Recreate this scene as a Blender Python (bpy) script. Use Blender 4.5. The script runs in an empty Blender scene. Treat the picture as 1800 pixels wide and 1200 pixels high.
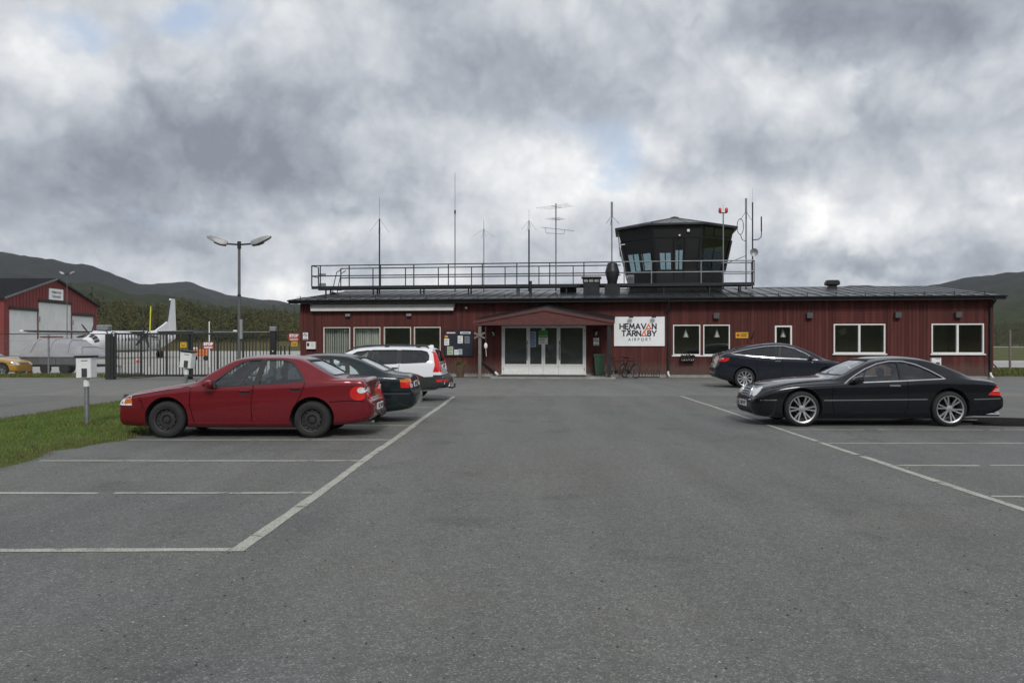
import bpy, bmesh, math, random
import numpy as np
from mathutils import Vector, Matrix, noise as mnoise
from mathutils.bvhtree import BVHTree
from mathutils.geometry import delaunay_2d_cdt
from mathutils.interpolate import poly_3d_calc

random.seed(7)
RNG = np.random.default_rng(11)
R = math.radians
scene = bpy.context.scene
COL = scene.collection

# ------------------------------------------------------------------ camera
EYE = 1.6                     # eye height; world +Y runs along the parking aisle
cam_data = bpy.data.cameras.new('camera')
cam = bpy.data.objects.new('camera', cam_data)
COL.objects.link(cam)
cam.location = (0, 0, EYE)
cam.rotation_euler = (R(90), 0, 0)
cam_data.sensor_width = 36.0
cam_data.lens = 36.0 * 1456 / 1800
cam_data.shift_x = -26 / 1800
cam_data.shift_y = 6 / 1800
cam_data.clip_start = 0.1
cam_data.clip_end = 12000
scene.camera = cam

# ------------------------------------------------------------------ world, sun, exposure
SUN_EL, SUN_AZ = R(38), R(172)        # azimuth clockwise from +Y: behind the viewer, veiled by cloud
world = bpy.data.worlds.new('World')
scene.world = world
world.use_nodes = True
wt = world.node_tree
for n in list(wt.nodes):
    wt.nodes.remove(n)

class NT:
    """small helper around a node tree"""
    def __init__(self, tree): self.t = tree
    def n(self, kind, **kw):
        nd = self.t.nodes.new(kind)
        for k, v in kw.items(): setattr(nd, k, v)
        return nd
    def link(self, a, b): self.t.links.new(a, b)
    def val(self, sock, v):
        if isinstance(v, bpy.types.NodeSocket): self.t.links.new(v, sock)
        else: sock.default_value = v
    def math(self, op, a, b=0.0, c=None, clamp=False):
        nd = self.n('ShaderNodeMath', operation=op); nd.use_clamp = clamp
        self.val(nd.inputs[0], a); self.val(nd.inputs[1], b)
        if c is not None: self.val(nd.inputs[2], c)
        return nd.outputs[0]
    def noise(self, vec, scale, detail=4, rough=0.55, dist=0.0):
        nd = self.n('ShaderNodeTexNoise')
        if vec is not None: self.link(vec, nd.inputs['Vector'])
        nd.inputs['Scale'].default_value = scale
        nd.inputs['Detail'].default_value = detail
        nd.inputs['Roughness'].default_value = rough
        nd.inputs['Distortion'].default_value = dist
        return nd
    def ramp(self, fac, stops):
        nd = self.n('ShaderNodeValToRGB')
        cr = nd.color_ramp
        while len(cr.elements) < len(stops): cr.elements.new(0.5)
        for e, (p, c) in zip(cr.elements, stops):
            e.position = p
            e.color = (c, c, c, 1) if isinstance(c, (int, float)) else (*c, 1)
        self.link(fac, nd.inputs[0])
        return nd.outputs[0]
    def mix(self, fac, a, b, blend='MIX'):
        nd = self.n('ShaderNodeMix', data_type='RGBA', blend_type=blend)
        self.val(nd.inputs[0], fac)
        for s, v in ((nd.inputs[6], a), (nd.inputs[7], b)):
            if isinstance(v, bpy.types.NodeSocket): self.link(v, s)
            else: s.default_value = (*v, 1)
        return nd.outputs[2]

W = NT(wt)
tc = W.n('ShaderNodeTexCoord')
sep = W.n('ShaderNodeSeparateXYZ'); W.link(tc.outputs['Generated'], sep.inputs[0])
dx, dy, dz = sep.outputs
az = W.math('ARCTAN2', dx, dy)                       # angle right of +Y
el = W.math('ARCSINE', dz)
# cloud deck: the direction is projected on a high plane so the clouds flatten towards the horizon
den = W.math('ADD', W.math('MAXIMUM', dz, 0.0), 0.22)
cmb = W.n('ShaderNodeCombineXYZ')
W.link(W.math('DIVIDE', dx, den), cmb.inputs[0])
W.link(W.math('DIVIDE', dy, den), cmb.inputs[1])
cmb.inputs[2].default_value = 3.3
deck = cmb.outputs[0]
warp = W.noise(tc.outputs['Generated'], 5.5, 5, 0.62)
ws = W.n('ShaderNodeSeparateColor'); W.link(warp.outputs['Color'], ws.inputs[0])
waz = W.math('ADD', az, W.math('MULTIPLY', W.math('SUBTRACT', ws.outputs[0], 0.5), 0.22))
wel = W.math('ADD', el, W.math('MULTIPLY', W.math('SUBTRACT', ws.outputs[1], 0.5), 0.13))
big = W.noise(deck, 1.3, 6, 0.57, 0.15).outputs[0]
fine = W.noise(tc.outputs['Generated'], 7.0, 6, 0.62, 0.2).outputs[0]

def blob(cx, cy, sx, sy, amp):
    """one soft cloud mass, centre and size in degrees of azimuth / elevation"""
    a = W.math('DIVIDE', W.math('SUBTRACT', waz, R(cx)), R(sx))
    b = W.math('DIVIDE', W.math('SUBTRACT', wel, R(cy)), R(sy))
    d = W.math('ADD', W.math('MULTIPLY', a, a), W.math('MULTIPLY', b, b))
    return W.math('MULTIPLY', W.math('EXPONENT', W.math('MULTIPLY', d, -1.0)), amp)

CLOUD_MASSES = [(-23.3, 12.0, 11.0, 4.3, -0.3), (-29.0, 8.1, 7.8, 2.4, -0.2), (-11.9, 10.5, 6.0, 2.0, -0.14), (-18.8, 14.8, 6.3, 2.4, -0.12), (-30.7, 16.3, 3.5, 2.4, 0.26), (-30.7, 12.7, 3.2, 1.6, 0.16), (-22.3, 16.8, 5.4, 1.8, 0.16), (-2.6, 19.1, 6.7, 3.1, -0.18), (23.5, 19.3, 8.6, 3.0, -0.36), (14.4, 21.0, 4.4, 2.4, -0.1), (-5.7, 12.2, 5.8, 4.7, 0.18), (-2.2, 10.3, 6.3, 2.4, 0.16), (16.2, 16.7, 4.0, 1.8, 0.3), (21.7, 16.9, 1.4, 1.2, 0.4), (8.4, 14.1, 2.3, 1.2, 0.3), (18.0, 13.4, 10.7, 2.4, -0.2), (2.9, 11.1, 6.3, 2.4, 0.2), (9.1, 10.6, 6.1, 1.2, 0.22), (17.3, 7.7, 2.9, 2.0, 0.34), (25.5, 7.6, 6.1, 1.8, 0.36), (18.7, 10.2, 1.8, 1.6, 0.3), (23.5, 5.5, 9.3, 1.6, -0.42), (16.2, 5.1, 2.2, 1.2, -0.2), (28.6, 4.5, 6.1, 1.0, -0.2), (-12.2, 7.1, 3.4, 1.2, 0.3), (-8.8, 14.9, 1.9, 1.2, 0.14), (-16.7, 4.0, 2.2, 1.2, 0.35), (-26.5, 4.8, 5.0, 0.9, 0.12), (26.1, 5.2, 1.6, 0.6, 0.45), (24.8, 4.1, 4.9, 0.6, 0.35), (30.7, 6.9, 1.2, 2.4, 0.3), (-11.9, 5.2, 8.3, 0.9, -0.16), (10.7, 11.7, 3.4, 1.0, -0.05), (-1.0, 5.7, 7.9, 1.0, -0.1)]
SKY_GAPS = [(-23.3, 19.6, 2.3, 1.4, 0.5), (-29.3, 18.3, 3.0, 1.2, 0.42), (6.0, 12.7, 2.7, 2.8, 0.48), (10.3, 9.5, 3.4, 0.7, 0.32), (1.3, 13.7, 2.4, 2.0, 0.2), (-18.8, 19.5, 2.8, 1.6, 0.25)]
CLOUD_RAMP = [(0.0, (2.2, 2.45, 2.9)), (0.25, (3.5, 3.8, 4.3)), (0.48, (5.2, 5.45, 5.85)), (0.70, (6.9, 7.05, 7.25)), (0.88, (8.5, 8.5, 8.45)), (1.0, (9.8, 9.8, 9.6))]
bright = W.math('ADD', W.math('MULTIPLY', W.math('SUBTRACT', big, 0.5), 0.75),
                W.math('MULTIPLY', W.math('SUBTRACT', fine, 0.5), 0.72))
# low cumulus: rounder heaps, stronger towards the horizon
cum = W.noise(tc.outputs['Generated'], 13.0, 5, 0.64, 0.1).outputs[0]
# puffy heaps with crisp tops: folded noise, its position stirred by the warp noise
wv = W.n('ShaderNodeVectorMath', operation='MULTIPLY_ADD'); wv.inputs[1].default_value = (0.10, 0.10, 0.10)
W.link(warp.outputs['Color'], wv.inputs[0]); W.link(tc.outputs['Generated'], wv.inputs[2])
puff = None
for sc_, am in ((6.0, 1.0), (12.5, 0.65), (26.0, 0.42), (53.0, 0.26)):
    q = W.math('MULTIPLY', W.math('ABSOLUTE', W.math('MULTIPLY_ADD', W.noise(wv.outputs[0], sc_, 0, 0.5).outputs[0], 2.0, -1.0)), am)
    puff = q if puff is None else W.math('ADD', puff, q)
puff = W.math('SUBTRACT', puff, 0.66)
bright = W.math('ADD', bright, W.math('MULTIPLY', puff, 0.34))
lowf = W.math('EXPONENT', W.math('MULTIPLY', W.math('MAXIMUM', el, 0.0), -6.0))
bright = W.math('ADD', bright, W.math('MULTIPLY', W.math('MULTIPLY', W.math('SUBTRACT', cum, 0.5), 1.25), lowf))
for b in CLOUD_MASSES:
    bright = W.math('ADD', bright, blob(*b))
cloud = W.ramp(W.math('MULTIPLY_ADD', bright, 0.95, 0.505, clamp=True), CLOUD_RAMP)
sky = W.n('ShaderNodeTexSky', sky_type='NISHITA')
sky.sun_disc = False
sky.sun_elevation = SUN_EL
sky.sun_rotation = SUN_AZ
sky.air_density = 1.0; sky.dust_density = 1.5; sky.ozone_density = 1.0
gap = W.noise(deck, 2.3, 6, 0.6, 0.4).outputs[0]
gapv = W.math('SUBTRACT', gap, 0.66)
for b in SKY_GAPS:
    gapv = W.math('ADD', gapv, blob(*b))
gapm = W.math('MULTIPLY', gapv, 2.6, clamp=True)
gapm = W.math('MULTIPLY', gapm, 0.9)
bsky = W.mix(0.55, sky.outputs[0], (5.4, 6.3, 7.7))      # thin veil over the open sky
allsky = W.mix(gapm, cloud, bsky)
bg = W.n('ShaderNodeBackground'); bg.inputs['Strength'].default_value = 0.1
W.link(allsky, bg.inputs['Color'])
wo = W.n('ShaderNodeOutputWorld'); W.link(bg.outputs[0], wo.inputs['Surface'])

sun_data = bpy.data.lights.new('sun', 'SUN')
sun_data.energy = 1.5
sun_data.angle = R(14)
sun_data.color = (1.0, 0.96, 0.9)
sun = bpy.data.objects.new('sun', sun_data)
COL.objects.link(sun)
sd = Vector((math.sin(SUN_AZ) * math.cos(SUN_EL), math.cos(SUN_AZ) * math.cos(SUN_EL), math.sin(SUN_EL)))
sun.rotation_euler = (-sd).to_track_quat('-Z', 'Y').to_euler()
sun.location = (0, 0, 60)

vs = scene.view_settings
vs.view_transform = 'Standard'; vs.look = 'None'; vs.exposure = 0.24; vs.gamma = 1.0
vs.use_curve_mapping = False
scene.cycles.use_denoising = True
scene.cycles.max_bounces = 8
scene.cycles.transparent_max_bounces = 16

# ------------------------------------------------------------------ materials
MATS = {}
def pmat(name, col, rough=0.6, metal=0.0, var=0.12, vscale=3.0, bump=0.0, bscale=60.0, spec=0.5, coat=0.0,
         dirt=0.0, dirtcol=(0.10, 0.09, 0.08), stretch=None):
    """procedural principled material: base colour broken up by noise, optional bump and dirt"""
    if name in MATS: return MATS[name]
    m = bpy.data.materials.new(name); m.use_nodes = True
    T = NT(m.node_tree)
    bs = m.node_tree.nodes['Principled BSDF']
    co = T.n('ShaderNodeTexCoord').outputs['Object']
    if stretch:
        mp = T.n('ShaderNodeMapping'); mp.inputs['Scale'].default_value = stretch
        T.link(co, mp.inputs[0]); co = mp.outputs[0]
    c = tuple(col)
    if var > 0:
        nz = T.noise(co, vscale, 5, 0.6)
        lo = tuple(x * (1 - var) for x in c); hi = tuple(min(1, x * (1 + var)) for x in c)
        outc = T.ramp(nz.outputs[0], [(0.3, lo), (0.7, hi)])
    else:
        rgb = T.n('ShaderNodeRGB'); rgb.outputs[0].default_value = (*c, 1); outc = rgb.outputs[0]
    if dirt > 0:
        dn = T.noise(co, vscale * 2.7, 7, 0.68)
        f = T.ramp(dn.outputs[0], [(0.45, 0.0), (0.75, dirt)])
        outc = T.mix(f, outc, dirtcol)
    T.link(outc, bs.inputs['Base Color'])
    if var > 0:
        rn = T.noise(co, vscale * 4, 3, 0.6)
        T.link(T.math('MULTIPLY_ADD', rn.outputs[0], 0.16, rough - 0.08, clamp=True), bs.inputs['Roughness'])
    else:
        bs.inputs['Roughness'].default_value = rough
    bs.inputs['Metallic'].default_value = metal
    bs.inputs['Specular IOR Level'].default_value = spec
    bs.inputs['Coat Weight'].default_value = coat
    bs.inputs['Coat Roughness'].default_value = 0.04
    if bump > 0:
        bn = T.noise(co, bscale, 4, 0.6)
        bp = T.n('ShaderNodeBump'); bp.inputs['Strength'].default_value = bump; bp.inputs['Distance'].default_value = 0.01
        T.link(bn.outputs[0], bp.inputs['Height']); T.link(bp.outputs[0], bs.inputs['Normal'])
    MATS[name] = m
    return m

def glass(name, tint=(0.5, 0.6, 0.58), ior=1.5, rough=0.0, boost=0.0, gain=1.7, film=0.0):
    """thin pane: tinted see-through plus mirror reflection by Fresnel"""
    if name in MATS: return MATS[name]
    m = bpy.data.materials.new(name); m.use_nodes = True
    t = m.node_tree; T = NT(t)
    for n in list(t.nodes): t.nodes.remove(n)
    out = T.n('ShaderNodeOutputMaterial')
    tr = T.n('ShaderNodeBsdfTransparent'); tr.inputs[0].default_value = (*tint, 1)
    gl = T.n('ShaderNodeBsdfGlossy'); gl.inputs[0].default_value = (0.95, 0.97, 1, 1); gl.inputs['Roughness'].default_value = rough
    # Schlick reflectance, the same from both faces of the thin pane
    ge = T.n('ShaderNodeNewGeometry')
    dt = T.n('ShaderNodeVectorMath', operation='DOT_PRODUCT'); T.link(ge.outputs['Incoming'], dt.inputs[0]); T.link(ge.outputs['Normal'], dt.inputs[1])
    k = T.math('POWER', T.math('SUBTRACT', 1.0, T.math('ABSOLUTE', dt.outputs['Value']), clamp=True), 5.0)
    f0 = ((ior - 1) / (ior + 1)) ** 2
    fr = T.math('MULTIPLY_ADD', k, 1 - f0, f0)
    f = T.math('ADD', T.math('MULTIPLY', fr, gain), boost, clamp=True)
    mx = T.n('ShaderNodeMixShader')
    T.link(f, mx.inputs[0]); T.link(tr.outputs[0], mx.inputs[1]); T.link(gl.outputs[0], mx.inputs[2])
    last = mx.outputs[0]
    if film > 0:            # dusty, half frosted pane
        df = T.n('ShaderNodeBsdfDiffuse'); df.inputs[0].default_value = (0.20, 0.215, 0.20, 1)
        m2 = T.n('ShaderNodeMixShader'); m2.inputs[0].default_value = film
        T.link(last, m2.inputs[1]); T.link(df.outputs[0], m2.inputs[2]); last = m2.outputs[0]
    T.link(last, out.inputs[0])
    MATS[name] = m
    return m

# ------------------------------------------------------------------ mesh builder
class MB:
    def __init__(self): self.v = []; self.f = []; self.m = []; self.s = []
    def add(self, verts, faces, m=0, smooth=False, M=None):
        o = len(self.v)
        self.v += [tuple(M @ Vector(p)) if M is not None else tuple(p) for p in verts]
        for f in faces:
            self.f.append(tuple(i + o for i in f)); self.m.append(m); self.s.append(smooth)
        return self
    def box(self, x0, x1, y0, y1, z0, z1, m=0, M=None):
        v = [(x, y, z) for z in (z0, z1) for y in (y0, y1) for x in (x0, x1)]
        return self.add(v, [(0, 2, 3, 1), (4, 5, 7, 6), (0, 1, 5, 4), (2, 6, 7, 3), (0, 4, 6, 2), (1, 3, 7, 5)], m, False, M)
    def bbox(self, x0, x1, y0, y1, z0, z1, b=0.01, m=0, M=None):
        """box with chamfered edges"""
        xs, ys, zs = (x0, x1), (y0, y1), (z0, z1)
        v = []; idx = {}
        for i in (0, 1):
            for j in (0, 1):
                for k in (0, 1):
                    sx = b if i == 0 else -b; sy = b if j == 0 else -b; sz = b if k == 0 else -b
                    idx[i, j, k, 'x'] = len(v); v.append((xs[i], ys[j] + sy, zs[k] + sz))
                    idx[i, j, k, 'y'] = len(v); v.append((xs[i] + sx, ys[j], zs[k] + sz))
                    idx[i, j, k, 'z'] = len(v); v.append((xs[i] + sx, ys[j] + sy, zs[k]))
        F = []
        sq = ((0, 0), (1, 0), (1, 1), (0, 1))
        for i in (0, 1):
            q = [idx[i, a, c, 'x'] for a, c in sq]; F.append(q if i else q[::-1])
            q = [idx[a, i, c, 'y'] for a, c in sq]; F.append(q[::-1] if i else q)
            q = [idx[a, c, i, 'z'] for a, c in sq]; F.append(q if i else q[::-1])
        for i in (0, 1):
            for j in (0, 1):
                F.append([idx[i, j, 0, 'x'], idx[i, j, 1, 'x'], idx[i, j, 1, 'y'], idx[i, j, 0, 'y']])
                F.append([idx[i, 0, j, 'x'], idx[i, 1, j, 'x'], idx[i, 1, j, 'z'], idx[i, 0, j, 'z']])
                F.append([idx[0, i, j, 'y'], idx[1, i, j, 'y'], idx[1, i, j, 'z'], idx[0, i, j, 'z']])
                for k in (0, 1):
                    F.append([idx[i, j, k, 'x'], idx[i, j, k, 'y'], idx[i, j, k, 'z']])
        return self.add(v, F, m, False, M)
    def cyl(self, p0, p1, r0, r1=None, n=10, m=0, caps=True, smooth=True):
        if r1 is None: r1 = r0
        p0 = Vector(p0); p1 = Vector(p1); d = (p1 - p0)
        a = d.orthogonal().normalized(); b = d.normalized().cross(a)
        v = []
        for p, r in ((p0, r0), (p1, r1)):
            for i in range(n):
                t = 2 * math.pi * i / n
                v.append(p + a * (r * math.cos(t)) + b * (r * math.sin(t)))
        self.add(v, [(i, (i + 1) % n, n + (i + 1) % n, n + i) for i in range(n)], m, smooth)
        if caps:
            o = len(self.v) - 2 * n
            self.f += [tuple(o + i for i in range(n))[::-1], tuple(o + n + i for i in range(n))]
            self.m += [m, m]; self.s += [False, False]
        return self
    def tube(self, pts, r, n=8, m=0, closed=False):
        pts = [Vector(p) for p in pts]; k = len(pts)
        rr = r if isinstance(r, (list, tuple)) else [r] * k
        v = []; ref = None
        for i, p in enumerate(pts):
            if closed: d = pts[(i + 1) % k] - pts[i - 1]
            else: d = pts[min(i + 1, k - 1)] - pts[max(i - 1, 0)]
            d.normalize()
            if ref is None: ref = d.orthogonal().normalized()
            ref = (ref - d * ref.dot(d)).normalized()
            b = d.cross(ref)
            for j in range(n):
                t = 2 * math.pi * j / n
                v.append(p + ref * (rr[i] * math.cos(t)) + b * (rr[i] * math.sin(t)))
        F = []
        for i in range(k if closed else k - 1):
            i2 = (i + 1) % k
            for j in range(n):
                F.append((i * n + j, i * n + (j + 1) % n, i2 * n + (j + 1) % n, i2 * n + j))
        if not closed:
            F.append(tuple(range(n))[::-1]); F.append(tuple((k - 1) * n + j for j in range(n)))
        return self.add(v, F, m, True)
    def lathe(self, prof, n=24, m=0, origin=(0, 0, 0), axis='z', a0=0, smooth=True):
        """profile of (r, h) turned about the axis"""
        v = []; k = len(prof)
        for i in range(n):
            t = a0 + 2 * math.pi * i / n; c, s = math.cos(t), math.sin(t)
            for r, h in prof:
                p = {'z': (r * c, r * s, h), 'y': (r * c, h, r * s), 'x': (h, r * c, r * s)}[axis]
                v.append((p[0] + origin[0], p[1] + origin[1], p[2] + origin[2]))
        F = []
        for i in range(n):
            i2 = (i + 1) % n
            for j in range(k - 1):
                F.append((i * k + j, i2 * k + j, i2 * k + j + 1, i * k + j + 1))
        return self.add(v, F, m, smooth)
    def prism(self, poly, axis, a, b, m=0, M=None):
        """polygon extruded along an axis ('y': points are (x, z); 'x': (y, z); 'z': (x, y))"""
        n = len(poly)
        def p3(p, h): return {'y': (p[0], h, p[1]), 'x': (h, p[0], p[1]), 'z': (p[0], p[1], h)}[axis]
        v = [p3(p, a) for p in poly] + [p3(p, b) for p in poly]
        F = [tuple(range(n))[::-1], tuple(range(n, 2 * n))] + [(i, (i + 1) % n, n + (i + 1) % n, n + i) for i in range(n)]
        return self.add(v, F, m, False, M)
    def loft(self, rings, m=0, caps=True, smooth=True):
        n = len(rings[0]); v = [p for r in rings for p in r]; F = []
        for i in range(len(rings) - 1):
            for j in range(n):
                F.append((i * n + j, i * n + (j + 1) % n, (i + 1) * n + (j + 1) % n, (i + 1) * n + j))
        o = len(self.v)
        self.add(v, F, m, smooth)
        if caps:
            k = len(rings) - 1
            self.f += [tuple(o + j for j in range(n))[::-1], tuple(o + k * n + j for j in range(n))]
            self.m += [m, m]; self.s += [smooth, smooth]
        return self
    def mesh(self, name, mats, fix=True, sharp=35):
        me = bpy.data.meshes.new(name)
        me.from_pydata(self.v, [], self.f)
        for mt in (mats if isinstance(mats, (list, tuple)) else [mats]): me.materials.append(mt)
        me.polygons.foreach_set('material_index', self.m)
        me.polygons.foreach_set('use_smooth', self.s)
        if fix:
            bm = bmesh.new(); bm.from_mesh(me)
            bmesh.ops.recalc_face_normals(bm, faces=bm.faces)
            bm.to_mesh(me); bm.free()
        if sharp: me.set_sharp_from_angle(angle=R(sharp))
        me.update()
        return me
    def build(self, name, mats, parent=None, loc=None, label=None, **kw):
        return link(name, self.mesh(name, mats, **kw), parent, loc, label)

def link(name, me, parent=None, loc=None, label=None):
    o = bpy.data.objects.new(name, me)
    COL.objects.link(o)
    if parent is not None: o.parent = parent
    if loc is not None: o.location = loc
    if label: o['label'] = label
    return o

def tag(o, label, cat, group=None):
    o['label'] = label; o['category'] = cat
    if group: o['group'] = group
    return o

def thing(name, label, cat, loc=(0, 0, 0), rz=0.0, group=None):
    o = bpy.data.objects.new(name, None)
    o.empty_display_size = 0.2
    COL.objects.link(o)
    o.location = loc; o.rotation_euler = (0, 0, rz)
    return tag(o, label, cat, group)

def structure(o):
    o['kind'] = 'structure'; return o

def copy_tree(src, parent=None):
    c = src.copy(); COL.objects.link(c); c.parent = parent
    for ch in src.children: copy_tree(ch, c)
    return c

def np_mesh(name, verts, faces, mats, parent=None, smooth=False, mi=None):
    """big meshes from numpy arrays, all faces the same size"""
    me = bpy.data.meshes.new(name)
    nv, nf, k = len(verts), len(faces), faces.shape[1]
    me.vertices.add(nv); me.vertices.foreach_set('co', verts.astype(np.float32).ravel())
    me.loops.add(nf * k); me.loops.foreach_set('vertex_index', faces.astype(np.int32).ravel())
    me.polygons.add(nf); me.polygons.foreach_set('loop_start', np.arange(0, nf * k, k, dtype=np.int32))
    for mt in (mats if isinstance(mats, (list, tuple)) else [mats]): me.materials.append(mt)
    if mi is not None: me.polygons.foreach_set('material_index', mi.astype(np.int32))
    if smooth: me.polygons.foreach_set('use_smooth', np.ones(nf, dtype=bool))
    me.update(calc_edges=True); me.validate()
    return link(name, me, parent)

def text_mesh(body, size, bold=0.0, depth=0.002, spacing=1.0):
    """flat lettering as mesh, standing in the x-z plane facing -y, centred on its origin"""
    cu = bpy.data.curves.new('lettering', 'FONT')
    cu.body = body; cu.size = size; cu.offset = bold; cu.extrude = depth / 2
    cu.align_x = 'CENTER'; cu.align_y = 'CENTER'; cu.space_character = spacing
    cu.resolution_u = 3
    o = bpy.data.objects.new('lettering', cu); COL.objects.link(o)
    dg = bpy.context.evaluated_depsgraph_get()
    me = bpy.data.meshes.new_from_object(o.evaluated_get(dg))
    bpy.data.objects.remove(o); bpy.data.curves.remove(cu)
    me.transform(Matrix.Rotation(R(90), 4, 'X'))
    return me

def lettering(body, size, mat_, parent, loc, bold=0.0, width=None, spacing=1.0, name='lettering', M=None):
    me = text_mesh(body, size, bold, spacing=spacing)
    if width:
        xs = [v.co.x for v in me.vertices]
        me.transform(Matrix.Scale(width / (max(xs) - min(xs)), 4, (1, 0, 0)))
    if M is not None: me.transform(M)
    me.materials.clear(); me.materials.append(mat_)
    return link(name, me, parent, loc)

def pchip(pts):
    """monotone cubic through (x, y) points"""
    xs = np.array([p[0] for p in pts], float); ys = np.array([p[1] for p in pts], float)
    h = np.diff(xs); d = np.diff(ys) / h; n = len(xs); m = np.zeros(n)
    m[0], m[-1] = d[0], d[-1]
    for i in range(1, n - 1):
        if d[i - 1] * d[i] > 0:
            w1, w2 = 2 * h[i] + h[i - 1], h[i] + 2 * h[i - 1]
            m[i] = (w1 + w2) / (w1 / d[i - 1] + w2 / d[i])
    def f(x):
        x = min(max(x, xs[0]), xs[-1]); i = min(max(int(np.searchsorted(xs, x) - 1), 0), n - 2)
        t = (x - xs[i]) / h[i]
        return float((2*t**3 - 3*t**2 + 1) * ys[i] + (t**3 - 2*t**2 + t) * h[i] * m[i]
                     + (-2*t**3 + 3*t**2) * ys[i + 1] + (t**3 - t**2) * h[i] * m[i + 1])
    return f

# ------------------------------------------------------------------ the ground
def asphalt(name, base, speck, patch=0.24, big=0.22):
    m = bpy.data.materials.new(name); m.use_nodes = True
    T = NT(m.node_tree); bs = m.node_tree.nodes['Principled BSDF']
    co = T.n('ShaderNodeTexCoord').outputs['Object']
    blot = T.noise(co, big, 6, 0.62, 0.4).outputs[0]
    mid = T.noise(co, 2.2, 6, 0.65).outputs[0]
    mp = T.n('ShaderNodeMapping'); mp.inputs['Scale'].default_value = (1.3, 0.16, 1); T.link(co, mp.inputs[0])
    streak = T.noise(mp.outputs[0], 1.0, 5, 0.6, 0.2).outputs[0]
    lo = tuple(c * (1 - patch) for c in base); hi = tuple(c * (1 + patch) for c in base)
    warm = (base[0] * 1.20, base[1] * 1.13, base[2] * 1.0)
    c1 = T.ramp(blot, [(0.30, lo), (0.52, base), (0.70, tuple(max(a, b) for a, b in zip(hi, warm)) if patch < 0.25 else hi)])
    wn0 = T.noise(co, big * 0.55, 4, 0.55, 0.6).outputs[0]
    c1 = T.mix(T.ramp(wn0, [(0.42, 0.0), (0.60, 1.0)]), c1, warm)
    c2 = T.mix(0.35, c1, T.ramp(mid, [(0.3, tuple(c * 0.82 for c in base)), (0.7, tuple(c * 1.16 for c in base))]))
    c2 = T.mix(0.3, c2, T.ramp(streak, [(0.34, tuple(c * 0.68 for c in base)), (0.66, tuple(c * 1.32 for c in base))]))
    # aggregate: pale and dark stones of a few millimetres
    vo = T.n('ShaderNodeTexVoronoi'); vo.inputs['Scale'].default_value = 115
    T.link(co, vo.inputs['Vector'])
    sc = T.n('ShaderNodeSeparateColor'); T.link(vo.outputs['Color'], sc.inputs[0])
    k_ = speck[0] / base[0] * 0.8
    stone = T.ramp(sc.outputs[0], [(0.0, 0.50), (0.45, 0.93), (0.84, 1.12), (1.0, k_)])
    c3 = T.mix(0.62, c2, stone, 'MULTIPLY')
    vo2 = T.n('ShaderNodeTexVoronoi'); vo2.inputs['Scale'].default_value = 26
    T.link(co, vo2.inputs['Vector'])
    sc2 = T.n('ShaderNodeSeparateColor'); T.link(vo2.outputs['Color'], sc2.inputs[0])
    c3 = T.mix(0.5, c3, T.ramp(sc2.outputs[1], [(0.0, 0.80), (1.0, 1.20)]), 'MULTIPLY')
    # oil drips and old stains
    st = T.noise(co, 0.9, 3, 0.5).outputs[0]
    c3 = T.mix(T.ramp(st, [(0.60, 0.0), (0.72, 0.8)]), c3, (0.70, 0.70, 0.71), 'MULTIPLY')
    # hairline cracks
    vc = T.n('ShaderNodeTexVoronoi', feature='DISTANCE_TO_EDGE'); vc.inputs['Scale'].default_value = 0.33
    wn = T.noise(co, 1.7, 5, 0.6)
    va = T.n('ShaderNodeVectorMath', operation='MULTIPLY_ADD'); va.inputs[1].default_value = (0.9, 0.9, 0)
    T.link(wn.outputs['Color'], va.inputs[0]); T.link(co, va.inputs[2]); T.link(va.outputs[0], vc.inputs['Vector'])
    gate = T.ramp(T.noise(co, 0.21, 3, 0.5).outputs[0], [(0.5, 0.0), (0.6, 0.55)])
    crack = T.math('MULTIPLY', T.ramp(vc.outputs['Distance'], [(0.0, 1.0), (0.0035, 0.0)]), gate)
    c3 = T.mix(crack, c3, (0.02, 0.02, 0.02))
    T.link(c3, bs.inputs['Base Color'])
    T.link(T.math('MULTIPLY_ADD', mid, 0.2, 0.66), bs.inputs['Roughness'])
    bs.inputs['Specular IOR Level'].default_value = 0.25
    bp = T.n('ShaderNodeBump'); bp.inputs['Strength'].default_value = 0.55; bp.inputs['Distance'].default_value = 0.006
    T.link(T.math('ADD', vo.outputs['Distance'], T.math('MULTIPLY', vo2.outputs['Distance'], 0.6)), bp.inputs['Height'])
    T.link(bp.outputs[0], bs.inputs['Normal'])
    return m

ASPH = asphalt('asphalt', (0.142, 0.146, 0.141), (0.46, 0.36, 0.35))
ASPH_OLD = asphalt('old_asphalt', (0.175, 0.177, 0.172), (0.46, 0.40, 0.39), 0.16)
ASPH_NEW = asphalt('fresh_asphalt', (0.026, 0.026, 0.027), (0.09, 0.09, 0.09), 0.3)
ASPH_NEW.node_tree.nodes['Principled BSDF'].inputs['Specular IOR Level'].default_value = 0.0
CONCRETE = asphalt('apron_concrete', (0.40, 0.395, 0.38), (0.5, 0.5, 0.48), 0.10, 0.05)
GRAVEL = asphalt('verge_gravel', (0.17, 0.155, 0.13), (0.42, 0.40, 0.36), 0.25)

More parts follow.
